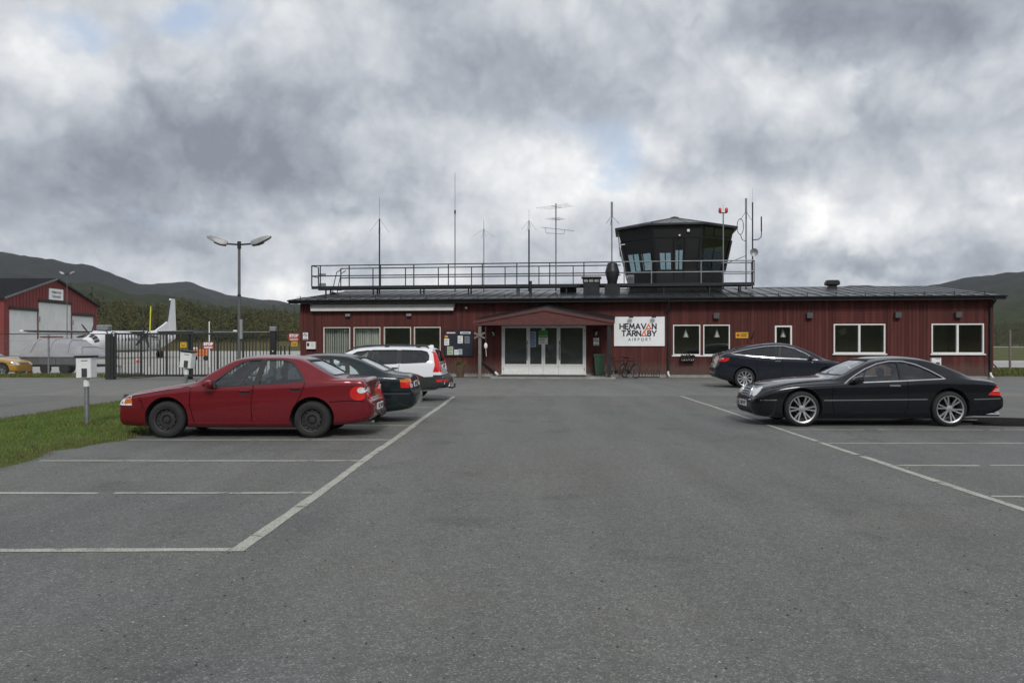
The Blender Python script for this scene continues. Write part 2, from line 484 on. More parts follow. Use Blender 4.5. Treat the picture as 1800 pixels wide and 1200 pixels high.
def field_material(name, a, b, c, scale):
    m = bpy.data.materials.new(name); m.use_nodes = True
    T = NT(m.node_tree); bs = m.node_tree.nodes['Principled BSDF']
    co = T.n('ShaderNodeTexCoord').outputs['Object']
    n1 = T.noise(co, scale, 7, 0.65, 0.5).outputs[0]
    n2 = T.noise(co, scale * 9, 5, 0.65).outputs[0]
    col = T.mix(T.ramp(n1, [(0.38, 0.0), (0.62, 1.0)]), a, b)
    col = T.mix(T.ramp(n2, [(0.5, 0.0), (0.72, 0.7)]), col, c)
    T.link(col, bs.inputs['Base Color'])
    bs.inputs['Roughness'].default_value = 0.95
    bs.inputs['Specular IOR Level'].default_value = 0.1
    bp = T.n('ShaderNodeBump'); bp.inputs['Strength'].default_value = 0.6; bp.inputs['Distance'].default_value = 0.08
    T.link(n2, bp.inputs['Height']); T.link(bp.outputs[0], bs.inputs['Normal'])
    return m
FIELD = field_material('field_grass', (0.065, 0.082, 0.030), (0.105, 0.105, 0.042), (0.14, 0.12, 0.05), 0.06)
TURF = field_material('turf_soil', (0.075, 0.118, 0.030), (0.090, 0.115, 0.034), (0.11, 0.095, 0.042), 0.9)

def sheet(name, poly, z, mat_, parent=None):
    me = bpy.data.meshes.new(name)
    n = len(poly)
    if sum(poly[i - 1][0] * poly[i][1] - poly[i][0] * poly[i - 1][1] for i in range(n)) < 0: poly = poly[::-1]
    # the layer has edges that reach down into the one below
    me.from_pydata([(x, y, z) for x, y in poly] + [(x, y, z - 0.03) for x, y in poly], [], [tuple(range(n))] + [(i, n + i, n + (i + 1) % n, (i + 1) % n) for i in range(n)])
    me.materials.append(mat_)
    return link(name, me, parent)

structure(sheet('ground', [(-6000, -6000), (6000, -6000), (6000, 6000), (-6000, 6000)], -0.03, FIELD))
lot = structure(sheet('car_park', [(-60, -12), (45, -12), (45, 26.4), (-60, 26.4)], 0.0, ASPH))
structure(sheet('forecourt', [(-60, 26.2)] + [(-40 + 0.9 * k, 25.9 + 0.22 * mnoise.noise(Vector((k * 0.37, 1, 0))) + 0.10 * mnoise.noise(Vector((k * 1.7, 5, 0)))) for k in range(92)] + [(45, 25.7), (45, 41.5), (22, 41.9), (21, 60), (-18.5, 60), (-18.5, 39.2), (-60, 37.4)], 0.004, ASPH_OLD))
structure(sheet('apron', [(-260, 43.5), (-18.4, 43.5), (-9, 60.5), (-9, 150), (10, 215), (-260, 215)], 0.008, CONCRETE))
structure(sheet('taxiway', [(22.6, 60), (300, 60), (300, 86), (22.6, 86)], -0.015, CONCRETE))
structure(sheet('runway', [(-500, 640), (1500, 560), (1500, 720), (-500, 800)], -0.018, CONCRETE))
verge = structure(sheet('verge', [(-70, 37.3), (-42, 38.0), (-30, 38.6), (-19.0, 39.4), (-19.0, 43.6), (-70, 43.6)], 0.010, GRAVEL))
patch = []
for k in range(60):
    t = 2 * math.pi * k / 60
    rr = 1 + 0.12 * math.sin(3 * t + 1) + 0.07 * math.sin(7 * t) + random.uniform(-0.05, 0.05)
    patch.append((10.9 + 2.35 * rr * math.cos(t), 17.2 + 1.05 * rr * math.sin(t)))
structure(sheet('asphalt_patch', patch, 0.0035, ASPH_NEW))

# painted parking lines: worn paint, real stripes lying on the asphalt
def paint_material():
    m = bpy.data.materials.new('road_paint'); m.use_nodes = True
    t = m.node_tree; T = NT(t); bs = t.nodes['Principled BSDF']
    co = T.n('ShaderNodeTexCoord').outputs['Object']
    n1 = T.noise(co, 3.5, 8, 0.72).outputs[0]
    n2 = T.noise(co, 60, 4, 0.7).outputs[0]
    T.link(T.ramp(n1, [(0.3, (0.34, 0.33, 0.29)), (0.7, (0.56, 0.55, 0.49))]), bs.inputs['Base Color'])
    bs.inputs['Roughness'].default_value = 0.75
    tr = T.n('ShaderNodeBsdfTransparent'); mx = T.n('ShaderNodeMixShader')
    wear = T.math('ADD', T.ramp(n1, [(0.33, 0.9), (0.43, 0.0)]), T.ramp(n2, [(0.38, 0.6), (0.52, 0.0)]), clamp=True)
    T.link(wear, mx.inputs[0]); T.link(bs.outputs[0], mx.inputs[1]); T.link(tr.outputs[0], mx.inputs[2])
    T.link(mx.outputs[0], t.nodes['Material Output'].inputs[0])
    return m
PAINT = paint_material()
def stripe(x0, y0, x1, y1, w=0.10):
    a = Vector((x0, y0)); b = Vector((x1, y1)); d = b - a; L = d.length; d.normalize(); nn = Vector((-d.y, d.x))
    k = max(2, int(L / 0.35)); v = []; F = []
    wob = random.uniform(0, 10)
    for i in range(k + 1):
        p = a + d * (L * i / k) + nn * (0.010 * math.sin(i * 0.35 + wob) + random.uniform(-0.004, 0.004))
        h = w / 2 * random.uniform(0.88, 1.1)
        v += [(p.x + nn.x * h, p.y + nn.y * h, 0.0), (p.x - nn.x * h, p.y - nn.y * h, 0.0)]
        if i: F.append((2*i - 2, 2*i - 1, 2*i + 1, 2*i))
    me = bpy.data.meshes.new('parking_line'); me.from_pydata(v, [], F); me.materials.append(PAINT)
    if me.polygons[0].normal.z < 0: me.flip_normals()
    o = link('parking_line', me, lot, (0, 0, 0.0045 + 0.0003 * stripe.n)); stripe.n = (stripe.n + 1) % 5
    return o
stripe.n = 0
XL, XR = -2.25, 4.82
stripe(XL, 6.42, XL, 25.6, 0.115)
for y in (6.44, 8.93, 11.42, 13.95, 16.42, 18.7, 21.2, 23.7):
    x_out = -7.5 if y < 10 else -6.72
    if y == 8.93:
        stripe(-6.9, y, -4.62, y); stripe(-4.45, y, XL - 0.07, y + 0.03, 0.085)
    else:
        stripe(x_out, y, XL - 0.07, y + random.uniform(-0.02, 0.02))
stripe(XR, 3.0, XR, 11.9, 0.11); stripe(XR, 12.05, XR, 13.6, 0.095); stripe(XR, 13.75, XR, 16.6, 0.095)
stripe(XR, 16.9, XR, 25.9, 0.09)
for y, segs in ((8.73, [(4.9, 10.2)]), (11.0, [(4.9, 6.0), (6.15, 11)]), (13.48, [(4.9, 11)]), (15.62, [(4.95, 6.35), (6.6, 8.9), (9.0, 9.75)]),
                (17.7, [(4.9, 9.6)]), (20.1, [(4.9, 6.1), (6.2, 10)]), (22.2, [(4.9, 5.9)])):
    for a, b in segs: stripe(a, y, b, y - 0.03, 0.085)

# ------------------------------------------------------------------ hills all round the valley
def px_az(px): return math.degrees(math.atan((px - 926) / 1456))
RIDGE = [(-900, 500), (-500, 428), (-250, 425), (-100, 430), (0, 437), (60, 449), (120, 461), (180, 479), (210, 486), (250, 499), (285, 498),
         (330, 496), (360, 506), (400, 517), (440, 522), (490, 527), (520, 537), (560, 548), (700, 556), (1000, 556), (1300, 550), (1440, 512),
         (1490, 501), (1530, 499), (1600, 502), (1640, 500), (1660, 496), (1700, 486), (1740, 480), (1800, 475), (1950, 465), (2300, 470), (2900, 500)]
def ridge_tan(px_pair):
    px, py = px_pair; a = math.atan((px - 926) / 1456)
    return math.degrees(a), (606 - py) / 1456 * math.cos(a)
_r = [ridge_tan(p) for p in RIDGE]
_r = [(-180.0, 0.075), (-150, 0.10), (-120, 0.085), (-85, 0.10)] + _r + [(75, 0.09), (110, 0.11), (145, 0.08), (180.0, 0.075)]
ridge_f = pchip(_r)
base_f = pchip([(-180, 500), (-70, 420), (-34, 215), (-13, 225), (0, 700), (20, 900), (60, 900), (90, 500), (180, 500)])
far_f = pchip([(-180, 2600), (-60, 2600), (-20, 4200), (0, 5000), (18, 4200), (40, 2400), (180, 2600)])
def hill_z(r, azd):
    r0, r1 = base_f(azd), far_f(azd)
    t = (r - r0) / (r1 - r0)
    if t <= 0: return -0.4
    t1 = min(t, 1.0)
    sh = 0.035 * min(t1 / 0.08, 1.0) ** 2 + 0.965 * (t1 ** 1.75) if t1 < 1 else 1.0
    z = EYE + ridge_f(azd) * r1 * sh - EYE * (1 - min(1, t1 * 20))
    if t > 1: z -= (t - 1) * r1 * 0.10
    a = R(azd); p = Vector((r * math.sin(a), r * math.cos(a), 0))
    env = max(0.0, min(1, t1 * 3)) * (1 - 0.9 * max(0, 1 - abs(t - 1) / 0.12))
    z += env * r1 * 0.012 * (mnoise.fractal(p / 420.0, 1.0, 2.0, 5))
    z += 2.5 * mnoise.fractal(p / 70.0, 1.0, 2.0, 4) * min(1, t1 * 12)
    return z - 0.4 * (1 - min(1, t1 * 30))
NA, NR = 460, 46
vv = []; azs = []
for i in range(NA):
    azs.append(-180 + 360 * i / NA)
azs = sorted(set([round(a, 3) for a in azs if not -34 < a < 36] + [round(-34 + 70 * i / 330, 3) for i in range(331)]))
ts = [0, 0.006, 0.015, 0.03, 0.05, 0.08] + [0.08 + (1.25 - 0.08) * (k / 40) for k in range(1, 41)]
for a in azs:
    r0, r1 = base_f(a), far_f(a)
    for t in ts:
        r = r0 + (r1 - r0) * t
        vv.append((r * math.sin(R(a)), r * math.cos(R(a)), hill_z(r, a)))
k = len(ts); n = len(azs)
ff = [(i * k + j, ((i + 1) % n) * k + j, ((i + 1) % n) * k + j + 1, i * k + j + 1) for i in range(n) for j in range(k - 1)]
def hill_material():
    m = bpy.data.materials.new('fell_heath'); m.use_nodes = True
    T = NT(m.node_tree); bs = m.node_tree.nodes['Principled BSDF']
    co = T.n('ShaderNodeTexCoord').outputs['Object']
    sp = T.n('ShaderNodeSeparateXYZ'); T.link(co, sp.inputs[0])
    n1 = T.noise(co, 0.0035, 8, 0.68, 0.6).outputs[0]
    n2 = T.noise(co, 0.03, 8, 0.72).outputs[0]
    alt = T.math('MULTIPLY_ADD', n1, 160.0, sp.outputs[2])
    forest = T.ramp(T.math('DIVIDE', alt, 420.0), [(0.30, 1.0), (0.62, 0.0)])
    woodc = T.ramp(n2, [(0.3, (0.022, 0.030, 0.014)), (0.55, (0.045, 0.056, 0.022)), (0.75, (0.075, 0.080, 0.03))])
    heath = T.ramp(n2, [(0.3, (0.026, 0.028, 0.030)), (0.6, (0.046, 0.048, 0.048)), (0.8, (0.070, 0.070, 0.066))])
    heath = T.mix(T.ramp(n1, [(0.45, 0.0), (0.62, 0.6)]), heath, (0.040, 0.047, 0.034))
    full = T.mix(forest, heath, woodc)
    # the lowest bank is dry yellow rough grass
    rough = T.ramp(T.math('MULTIPLY_ADD', n2, 4.0, sp.outputs[2]), [(0.0, (0.115, 0.10, 0.045)), (1.0, (0.115, 0.10, 0.045))])
    low = T.math('SUBTRACT', 1.0, T.math('DIVIDE', T.math('MULTIPLY_ADD', n2, 3.0, sp.outputs[2]), 8.0), clamp=True)
    T.link(T.mix(T.math('MULTIPLY', low, 1.6, clamp=True), full, rough), bs.inputs['Base Color'])
    bs.inputs['Roughness'].default_value = 0.95; bs.inputs['Specular IOR Level'].default_value = 0.05
    bp = T.n('ShaderNodeBump'); bp.inputs['Strength'].default_value = 1.0; bp.inputs['Distance'].default_value = 6.0
    T.link(n2, bp.inputs['Height']); T.link(bp.outputs[0], bs.inputs['Normal'])
    return m
structure(np_mesh('hills', np.array(vv), np.array(ff), hill_material(), smooth=True))

# ------------------------------------------------------------------ far wood: too many trees to count, one object
def leaf_material(name, lo, hi, scale=0.15):
    m = bpy.data.materials.new(name); m.use_nodes = True
    T = NT(m.node_tree); bs = m.node_tree.nodes['Principled BSDF']
    co = T.n('ShaderNodeTexCoord').outputs['Object']
    nz = T.noise(co, scale, 4, 0.7).outputs[0]
    T.link(T.ramp(nz, [(0.3, lo), (0.7, hi)]), bs.inputs['Base Color'])
    bs.inputs['Roughness'].default_value = 0.85; bs.inputs['Specular IOR Level'].default_value = 0.15
    return m
LEAF = [leaf_material('birch_leaf', (0.070, 0.074, 0.034), (0.110, 0.104, 0.046), 0.03), leaf_material('spruce_needle', (0.040, 0.048, 0.028), (0.062, 0.068, 0.036), 0.03)]
V = []; F = []; MI = []; base = 0
def wood_tree(x, y, z, h, kind):
    global base
    nq = 84 if kind == 0 else 60
    t = RNG.random(nq)
    if kind == 0:
        rad = h * 0.26 * np.sqrt(np.clip(1 - ((t - 0.55) / 0.5) ** 2, 0.05, 1)); hz = z + h * (0.15 + 0.85 * t)
    else:
        rad = h * 0.20 * (1.03 - t); hz = z + h * (0.08 + 0.92 * t)
    an = RNG.random(nq) * 6.283; q = np.sqrt(RNG.random(nq))
    c = np.stack([x + rad * q * np.cos(an), y + rad * q * np.sin(an), hz], 1)
    s = (0.050 if kind == 0 else 0.048) * h * (0.6 + 0.8 * RNG.random(nq)) * (1.15 - 0.6 * t)
    d1 = RNG.normal(size=(nq, 3)); d1 /= np.linalg.norm(d1, axis=1)[:, None]
    d2 = RNG.normal(size=(nq, 3)); d2 -= d1 * (d1 * d2).sum(1)[:, None]; d2 /= np.linalg.norm(d2, axis=1)[:, None]
    e1 = d1 * s[:, None]; e2 = d2 * s[:, None]
    V.append(np.stack([c - e1, c + e2, c + e1 * 1.1, c - e2], 1).reshape(-1, 3))
    F.append(base + np.arange(nq * 4).reshape(-1, 4)); MI.append(np.full(nq, kind)); base += nq * 4
def plant_wood(count, px0, px1, t0, t1):
    for _ in range(count):
        a = px_az(random.uniform(px0, px1)); r0 = base_f(a)
        r = r0 + t0 + (t1 - t0) * random.random() ** 0.9
        z = hill_z(r, a)
        clump = mnoise.noise(Vector((r * 0.01, a * 0.6, 0)))
        kind = 0 if random.random() < 0.90 + 0.2 * clump else 1
        h = random.uniform(3.8, 8.5) * (1.25 if kind else 1) * (1 + 0.55 * mnoise.noise(Vector((r * 0.02, a * 1.7, 5)))) + 2.5 * clump
        wood_tree(r * math.sin(R(a)), r * math.cos(R(a)), z - 0.3, h, kind)
plant_wood(5000, -60, 560, 110, 560)
plant_wood(2600, -620, -60, 110, 520)
plant_wood(1500, 1690, 1900, -10, 500)
wood = np_mesh('wood', np.concatenate(V), np.concatenate(F), LEAF, mi=np.concatenate(MI))
wood['kind'] = 'stuff'; tag(wood, 'dark green birch and spruce wood covering the lower slopes', 'wood')

# ------------------------------------------------------------------ grass strip beside the stalls
GRASS = leaf_material('grass_blade', (0.085, 0.150, 0.030), (0.165, 0.225, 0.062), 0.9)
DRYGRASS = leaf_material('dry_grass_blade', (0.10, 0.095, 0.035), (0.17, 0.15, 0.07), 2.0)
def strip_edge(y): return -6.74 + 0.16 * math.sin(y * 0.9) + 0.09 * math.sin(y * 2.3 + 1) + 0.16 * mnoise.noise(Vector((y * 1.9, 7, 0)))
def strip_far(y): return -11.35 + 0.10 * math.sin(y * 0.7 + 2)
ys = [2 + 0.35 * i for i in range(69)]
v = []; f = []
for y in ys:
    e0, e1 = strip_edge(y), strip_far(y)
    if y > 24.2: sh = (y - 24.2) / 1.7; m_ = (e0 + e1) / 2; s_ = math.sqrt(max(0.02, 1 - sh * sh)); e0 = m_ + (e0 - m_) * s_; e1 = m_ + (e1 - m_) * s_
    for q in range(9):
        t = q / 8
        v.append((e0 + (e1 - e0) * t, y, (0.012 if 0 < q < 8 else -0.012) + 0.055 * math.sin(math.pi * t) ** 0.5 + 0.012 * mnoise.noise(Vector((y, t * 4, 0)))))
for i in range(len(ys) - 1):
    for q in range(8): f.append((i * 9 + q, i * 9 + q + 1, (i + 1) * 9 + q + 1, (i + 1) * 9 + q))
structure(np_mesh('grass_bank', np.array(v), np.array(f), TURF, smooth=True))
def blades(name, pts, hgt, wid, mats, label, frac=0.2, lean=0.5):
    """upright tapering blades (one triangle pair each) at the given roots"""
    n = len(pts); P = np.array(pts)
    an = RNG.random(n) * 6.283; h = hgt * (0.5 + RNG.random(n)); w = wid * (0.7 + 0.6 * RNG.random(n))
    ln = lean * h * RNG.random(n); la = RNG.random(n) * 6.283
    dx = np.cos(an) * w / 2; dy = np.sin(an) * w / 2
    A = P + np.stack([-dx, -dy, np.zeros(n)], 1); B = P + np.stack([dx, dy, np.zeros(n)], 1)
    mid = P + np.stack([np.cos(la) * ln * 0.35, np.sin(la) * ln * 0.35, h * 0.6], 1)
    C = mid + np.stack([dx, dy, np.zeros(n)], 1) * 0.7
    D = P + np.stack([np.cos(la) * ln, np.sin(la) * ln, h], 1)
    V = np.stack([A, B, C, D], 1).reshape(-1, 3); F = np.arange(4 * n).reshape(-1, 4)
    mi = (RNG.random(n) < (frac if np.isscalar(frac) else np.array(frac))).astype(int)
    o = np_mesh(name, V, F, mats, mi=mi); o['kind'] = 'stuff'
    if label: tag(o, label, 'grass')
    return o
pts = []; fr = []
while len(pts) < 70000:
    y = 2 + 23.4 * random.random() ** 0.9; t = random.random()
    e0, e1 = strip_edge(y), strip_far(y)
    if y > 24.2: t = 0.5 + (t - 0.5) * math.sqrt(max(0.02, 1 - ((y - 24.2) / 1.7) ** 2))
    edge = min(t, 1 - t) * 4.6
    if edge < 0.25 and random.random() > edge * 3 + 0.25: continue
    pts.append((e0 + (e1 - e0) * t + random.uniform(-0.05, 0.05), y, 0.008 + 0.05 * math.sin(math.pi * t) ** 0.5))
    bare = mnoise.noise(Vector((y * 0.6, t * 3, 3)))
    fr.append(0.17 + 0.75 * max(0, 1 - edge / 0.7) + 0.25 * max(0, bare))
blades('grass', pts, 0.045, 0.014, [GRASS, DRYGRASS], 'short mown green grass on the strip beside the parked red car', fr)
def weeds(label, cx0, cx1, cy0, cy1, n, h, clumps):
    pts = []
    cs = [(random.uniform(cx0, cx1), random.uniform(cy0, cy1), random.uniform(0.15, 0.6)) for _ in range(clumps)]
    for _ in range(n):
        if random.random() < 0.6:
            c = random.choice(cs); x, y = random.gauss(c[0], c[2]), random.gauss(c[1], c[2] * 0.6)
        else: x, y = random.uniform(cx0, cx1), random.uniform(cy0, cy1)
        pts.append((x, y, 0.01))
    return blades('weeds', pts, h, 0.018, [GRASS, DRYGRASS], label, 0.55, 0.8)
weeds('tall rough weeds along the foot of the wire fence', -46, -19.3, 40.2, 42.2, 12000, 0.15, 40)
weeds('rough grass and weeds beside the right end of the terminal', 22.3, 34, 41.9, 50, 12000, 0.20, 36)
weeds('grass tuft round the foot of the nearer heater post', -8.75, -8.2, 15.6, 16.1, 450, 0.10, 3)

# loose grit and small stones lying on the car park
pts = []
for _ in range(2600):
    y = 3.2 + 22 * random.random() ** 1.3; x = random.uniform(-0.62 * y - 0.5, 0.62 * y + 0.5)
    if x < -6.3 and y > 10: continue
    if random.random() < 0.35: x = random.choice((XL, XR)) + random.gauss(0, 0.5)
    pts.append((x, y, random.uniform(0.003, 0.011)))
gv = []; gf = []
for x, y, r in pts:
    o = len(gv); a0 = random.uniform(0, 6.28)
    for k in range(5): gv.append((x + r * random.uniform(.7, 1.2) * math.cos(a0 + k * 1.2566), y + r * random.uniform(.7, 1.2) * math.sin(a0 + k * 1.2566), 0.002))
    gv.append((x, y, r * 0.9))
    for k in range(5): gf.append((o + k, o + (k + 1) % 5, o + 5))
grit = np_mesh('grit', np.array(gv), np.array(gf), [pmat('grit_dark', (0.05, 0.048, 0.045), 0.9, var=0.3), pmat('grit_pale', (0.30, 0.29, 0.27), 0.9, var=0.3)], mi=np.repeat((RNG.random(len(pts)) < 0.45).astype(int), 5))
grit['kind'] = 'stuff'; tag(grit, 'loose grit and small stones scattered over the asphalt', 'grit')

# ------------------------------------------------------------------ the terminal
# local frame: x along the front, y into the building, z up
B0 = Vector((-11.2, 42.9, 0)); BA = R(-7.2)
BM = Matrix.Translation(B0) @ Matrix.Rotation(BA, 4, 'Z')
def bthing(name, label, cat, s, t, z, group=None, rz=0.0):
    return thing(name, label, cat, BM @ Vector((s, t, z)), BA + rz, group)
def boards_mat():
    m = bpy.data.materials.new('falu_red_boards'); m.use_nodes = True
    T = NT(m.node_tree); bs = m.node_tree.nodes['Principled BSDF']
    co = T.n('ShaderNodeTexCoord').outputs['Object']
    mp = T.n('ShaderNodeMapping'); mp.inputs['Scale'].default_value = (7, 7, 0.6); T.link(co, mp.inputs[0])
    n1 = T.noise(mp.outputs[0], 1.0, 6, 0.65).outputs[0]
    n2 = T.noise(co, 0.5, 5, 0.6).outputs[0]
    c = T.ramp(n1, [(0.28, (0.070, 0.024, 0.022)), (0.72, (0.125, 0.037, 0.032))])
    c = T.mix(T.ramp(n2, [(0.45, 0.0), (0.7, 0.4)]), c, (0.085, 0.032, 0.032))
    # every board took the paint a little differently
    sx = T.n('ShaderNodeSeparateXYZ'); T.link(co, sx.inputs[0])
    cell = T.n('ShaderNodeCombineXYZ')
    T.link(T.math('FLOOR', T.math('DIVIDE', T.math('ADD', sx.outputs[0], 0.53), 0.165)), cell.inputs[0])
    wnz = T.n('ShaderNodeTexWhiteNoise'); T.link(cell.outputs[0], wnz.inputs['Vector'])
    c = T.mix(0.8, c, T.ramp(wnz.outputs['Value'], [(0.0, (0.72, 0.72, 0.74)), (1.0, (1.25, 1.22, 1.2))]), 'MULTIPLY')
    # splash dirt low on the wall, in ragged tongues
    n3 = T.noise(mp.outputs[0], 0.35, 5, 0.7).outputs[0]
    splash = T.ramp(T.math('MULTIPLY_ADD', n3, -0.9, sx.outputs[2]), [(0.0, 0.55), (0.35, 0.0)])
    c = T.mix(splash, c, (0.12, 0.09, 0.075))
    T.link(c, bs.inputs['Base Color']); bs.inputs['Roughness'].default_value = 0.8
    bs.inputs['Specular IOR Level'].default_value = 0.25
    bp = T.n('ShaderNodeBump'); bp.inputs['Strength'].default_value = 0.4; bp.inputs['Distance'].default_value = 0.004
    T.link(n1, bp.inputs['Height']); T.link(bp.outputs[0], bs.inputs['Normal'])
    return m
RED = boards_mat()
REDTRIM = pmat('red_trim_paint', (0.105, 0.034, 0.031), 0.7, var=0.2, vscale=4)
WHITE = pmat('white_paint', (0.78, 0.78, 0.76), 0.5, var=0.06, vscale=5, dirt=0.15)
BLACKMETAL = pmat('black_metal', (0.022, 0.023, 0.025), 0.5, 0.3, var=0.3, vscale=6)
DARKSTEEL = pmat('dark_steel', (0.035, 0.038, 0.042), 0.45, 0.6, var=0.3, vscale=8)
GALV = pmat('galvanised_steel', (0.33, 0.34, 0.35), 0.45, 0.8, var=0.2, vscale=9)
PLINTH = pmat('plinth_concrete', (0.28, 0.275, 0.26), 0.9, var=0.25, vscale=2, bump=0.4, dirt=0.4)
ROOFM = pmat('roof_sheet_metal', (0.045, 0.048, 0.052), 0.32, 0.55, var=0.35, vscale=1.2, bump=0.15, bscale=4, dirt=0.3, dirtcol=(0.08, 0.08, 0.08))
PANE = glass('window_glass', (0.86, 0.88, 0.87), 1.5, 0.0, 0.02, 1.3)
DPANE = glass('door_glass', (0.70, 0.74, 0.72), 1.5, 0.03, 0.0, 0.8, 0.22)
ROOMW = pmat('room_wall', (0.45, 0.44, 0.40), 0.9, var=0.1)
ROOMF = pmat('room_floor', (0.16, 0.14, 0.12), 0.6, var=0.2)
CREAM = pmat('cream_frame', (0.62, 0.60, 0.54), 0.55, var=0.1, vscale=4, dirt=0.2)
BLIND = pmat('blind_fabric', (0.78, 0.80, 0.74), 0.9, var=0.1, vscale=2)
PAPER = pmat('paper', (0.80, 0.80, 0.78), 0.9, var=0.08, vscale=9)
INK = pmat('black_print', (0.02, 0.021, 0.025), 0.7, var=0)
TIMBER = pmat('weathered_timber', (0.19, 0.17, 0.15), 0.85, var=0.35, vscale=6, bump=0.3, stretch=(8, 8, 0.7))
YELLOW = pmat('yellow_sign_paint', (0.62, 0.36, 0.02), 0.5, var=0.1)
SIGNRED = pmat('red_sign_paint', (0.45, 0.03, 0.035), 0.5, var=0.1)
ORANGE = pmat('orange_print', (0.68, 0.13, 0.035), 0.6, var=0.05)
SIGNWHITE = pmat('sign_white', (0.86, 0.88, 0.90), 0.45, var=0.04, vscale=2)

S0, S1 = -0.53, 33.25
DEPTH = 15.0; ZW = 3.86
terminal = bthing('terminal_building', 'long low dark red timber airport terminal with dark metal roof', 'building', 0, 0, 0)
# openings in the front (x0, x1, z0, z1)
WINS = [(0.71, 2.14, 0.72, 2.51), (2.32, 3.74, 0.72, 2.51), (3.92, 5.35, 0.72, 2.51), (5.50, 6.89, 0.72, 2.51),
        (18.51, 19.82, 1.10, 2.58), (19.96, 21.23, 1.10, 2.58), (23.35, 24.15, 1.25, 2.53), (26.08, 28.44, 1.19, 2.60), (30.52, 32.85, 1.19, 2.60)]
DOOR = (10.02, 14.25, 0.11, 2.63)
OPEN = WINS + [DOOR]
def cut_rect(x0, x1, z0, z1, holes):
    """rectangle minus holes, as rectangles"""
    xs = sorted({x0, x1} | {min(max(h[i], x0), x1) for h in holes for i in (0, 1)})
    out = []
    for a, b in zip(xs, xs[1:]):
        mid = (a + b) / 2
        cuts = sorted((max(h[2], z0), min(h[3], z1)) for h in holes if h[0] < mid < h[1] and h[3] > z0 and h[2] < z1)
        z = z0
        for c0, c1 in cuts:
            if c0 > z: out.append((a, b, z, c0))
            z = max(z, c1)
        if z < z1: out.append((a, b, z, z1))
    return out
b = MB()
for r in cut_rect(S0, S1, 0.22, ZW, OPEN): b.box(r[0], r[1], 0.0, 0.22, r[2], r[3])
b.box(S0, S0 + 0.2, 0.22, DEPTH, 0.22, ZW); b.box(S1 - 0.2, S1, 0.22, DEPTH, 0.22, ZW)
b.box(S0 + 0.2, S1 - 0.2, DEPTH - 0.2, DEPTH, 0.22, ZW)
for s in (S0, S1 - 0.2):          # gable triangles
    b.prism([(0.25, ZW), (DEPTH - 0.25, ZW), (DEPTH / 2, ZW + 0.78)], 'x', s, s + 0.2)
b.build('wall', RED, terminal)
b = MB(); b.box(S0 + 0.03, S1 - 0.03, 0.02, DEPTH - 0.02, -0.05, 0.22); b.build('plinth', PLINTH, terminal)
# cladding: board on board, the pieces about six pixels wide; horizontal boarding over and under the windows
HPAN = [(0.55, 7.0), (18.42, 21.34), (25.95, 28.58), (30.38, 32.95)]
b = MB(); x = S0
holes = [(h[0] - 0.05, h[1] + 0.05, h[2] - 0.05, h[3] + 0.05) for h in OPEN]
while x < S1 - 0.05:
    w = random.uniform(0.118, 0.126); th = random.uniform(0.016, 0.024)
    if not any(p[0] - 0.02 < x < p[1] for p in HPAN):
        for r in cut_rect(x, min(x + w, S1), 0.16, ZW, [h for h in holes]):
            if r[1] - r[0] > 0.01: b.box(r[0], r[1], -th, 0.002, r[2] + random.uniform(0, 0.008), r[3])
    x += 0.165
b.build('vertical_board', RED, terminal)['kind'] = 'stuff'
b = MB()
for p in HPAN:
    z = 0.17
    while z < ZW - 0.02:
        for r in cut_rect(p[0] + 0.06, p[1] - 0.06, z, min(z + 0.128, ZW), holes):
            if r[3] - r[2] > 0.02: b.box(r[0], r[1], -random.uniform(0.015, 0.02), 0.002, r[2], r[3])
        z += 0.138
b.build('horizontal_board', RED, terminal)['kind'] = 'stuff'
for p in HPAN:
    for xx in p:
        MB().box(xx - 0.045, xx + 0.045, -0.032, 0.0, 0.17, ZW).build('cover_strip', RED, terminal)
for xx in (S0 + 0.06, S1 - 0.06):
    MB().box(xx - 0.075, xx + 0.075, -0.036, 0.05, 0.16, ZW).build('corner_board', RED, terminal)
# rooms behind the windows
b = MB()
b.box(S0 + 0.2, S1 - 0.2, 0.3, DEPTH - 0.3, 0.10, 0.14, 1)
b.box(S0 + 0.2, S1 - 0.2, 0.25, DEPTH - 0.3, 2.75, 2.8, 0)
b.box(S0 + 0.25, S1 - 0.25, 5.0, 5.1, 0.14, 2.75, 0)
for s in (7.5, 9.4, 15.0, 17.9, 22.6, 25.2, 29.5): b.box(s, s + 0.1, 0.25, 5.0, 0.14, 2.75, 0)
b.build('room_shell', [ROOMW, ROOMF], terminal)
# windows
def window(x0, x1, z0, z1, mats, lights=1, sill=True, frame=0.055, proud=-0.045):
    b = MB()
    b.box(x0 - 0.0, x1, proud, 0.12, z1 - frame, z1); b.box(x0, x1, proud, 0.12, z0, z0 + frame)
    b.box(x0, x0 + frame, proud, 0.12, z0 + frame, z1 - frame); b.box(x1 - frame, x1, proud, 0.12, z0 + frame, z1 - frame)
    fr = b.build('window', mats, terminal)
    iw = (x1 - x0 - 2 * frame)
    for k in range(lights):
        a = x0 + frame + iw * k / lights; c = x0 + frame + iw * (k + 1) / lights
        if k: MB().box(a - 0.045, a + 0.045, proud + 0.003, 0.11, z0 + frame, z1 - frame).build('mullion', mats, fr)
        MB().box(a + (0.04 if k else 0), c - (0.04 if k < lights - 1 else 0), 0.045, 0.051, z0 + frame, z1 - frame).build('pane', PANE, fr)
    if sill: MB().box(x0 - 0.06, x1 + 0.07, -0.10, 0.0, z0 - 0.065, z0 - 0.004).build('sill', WHITE, fr)
    return fr
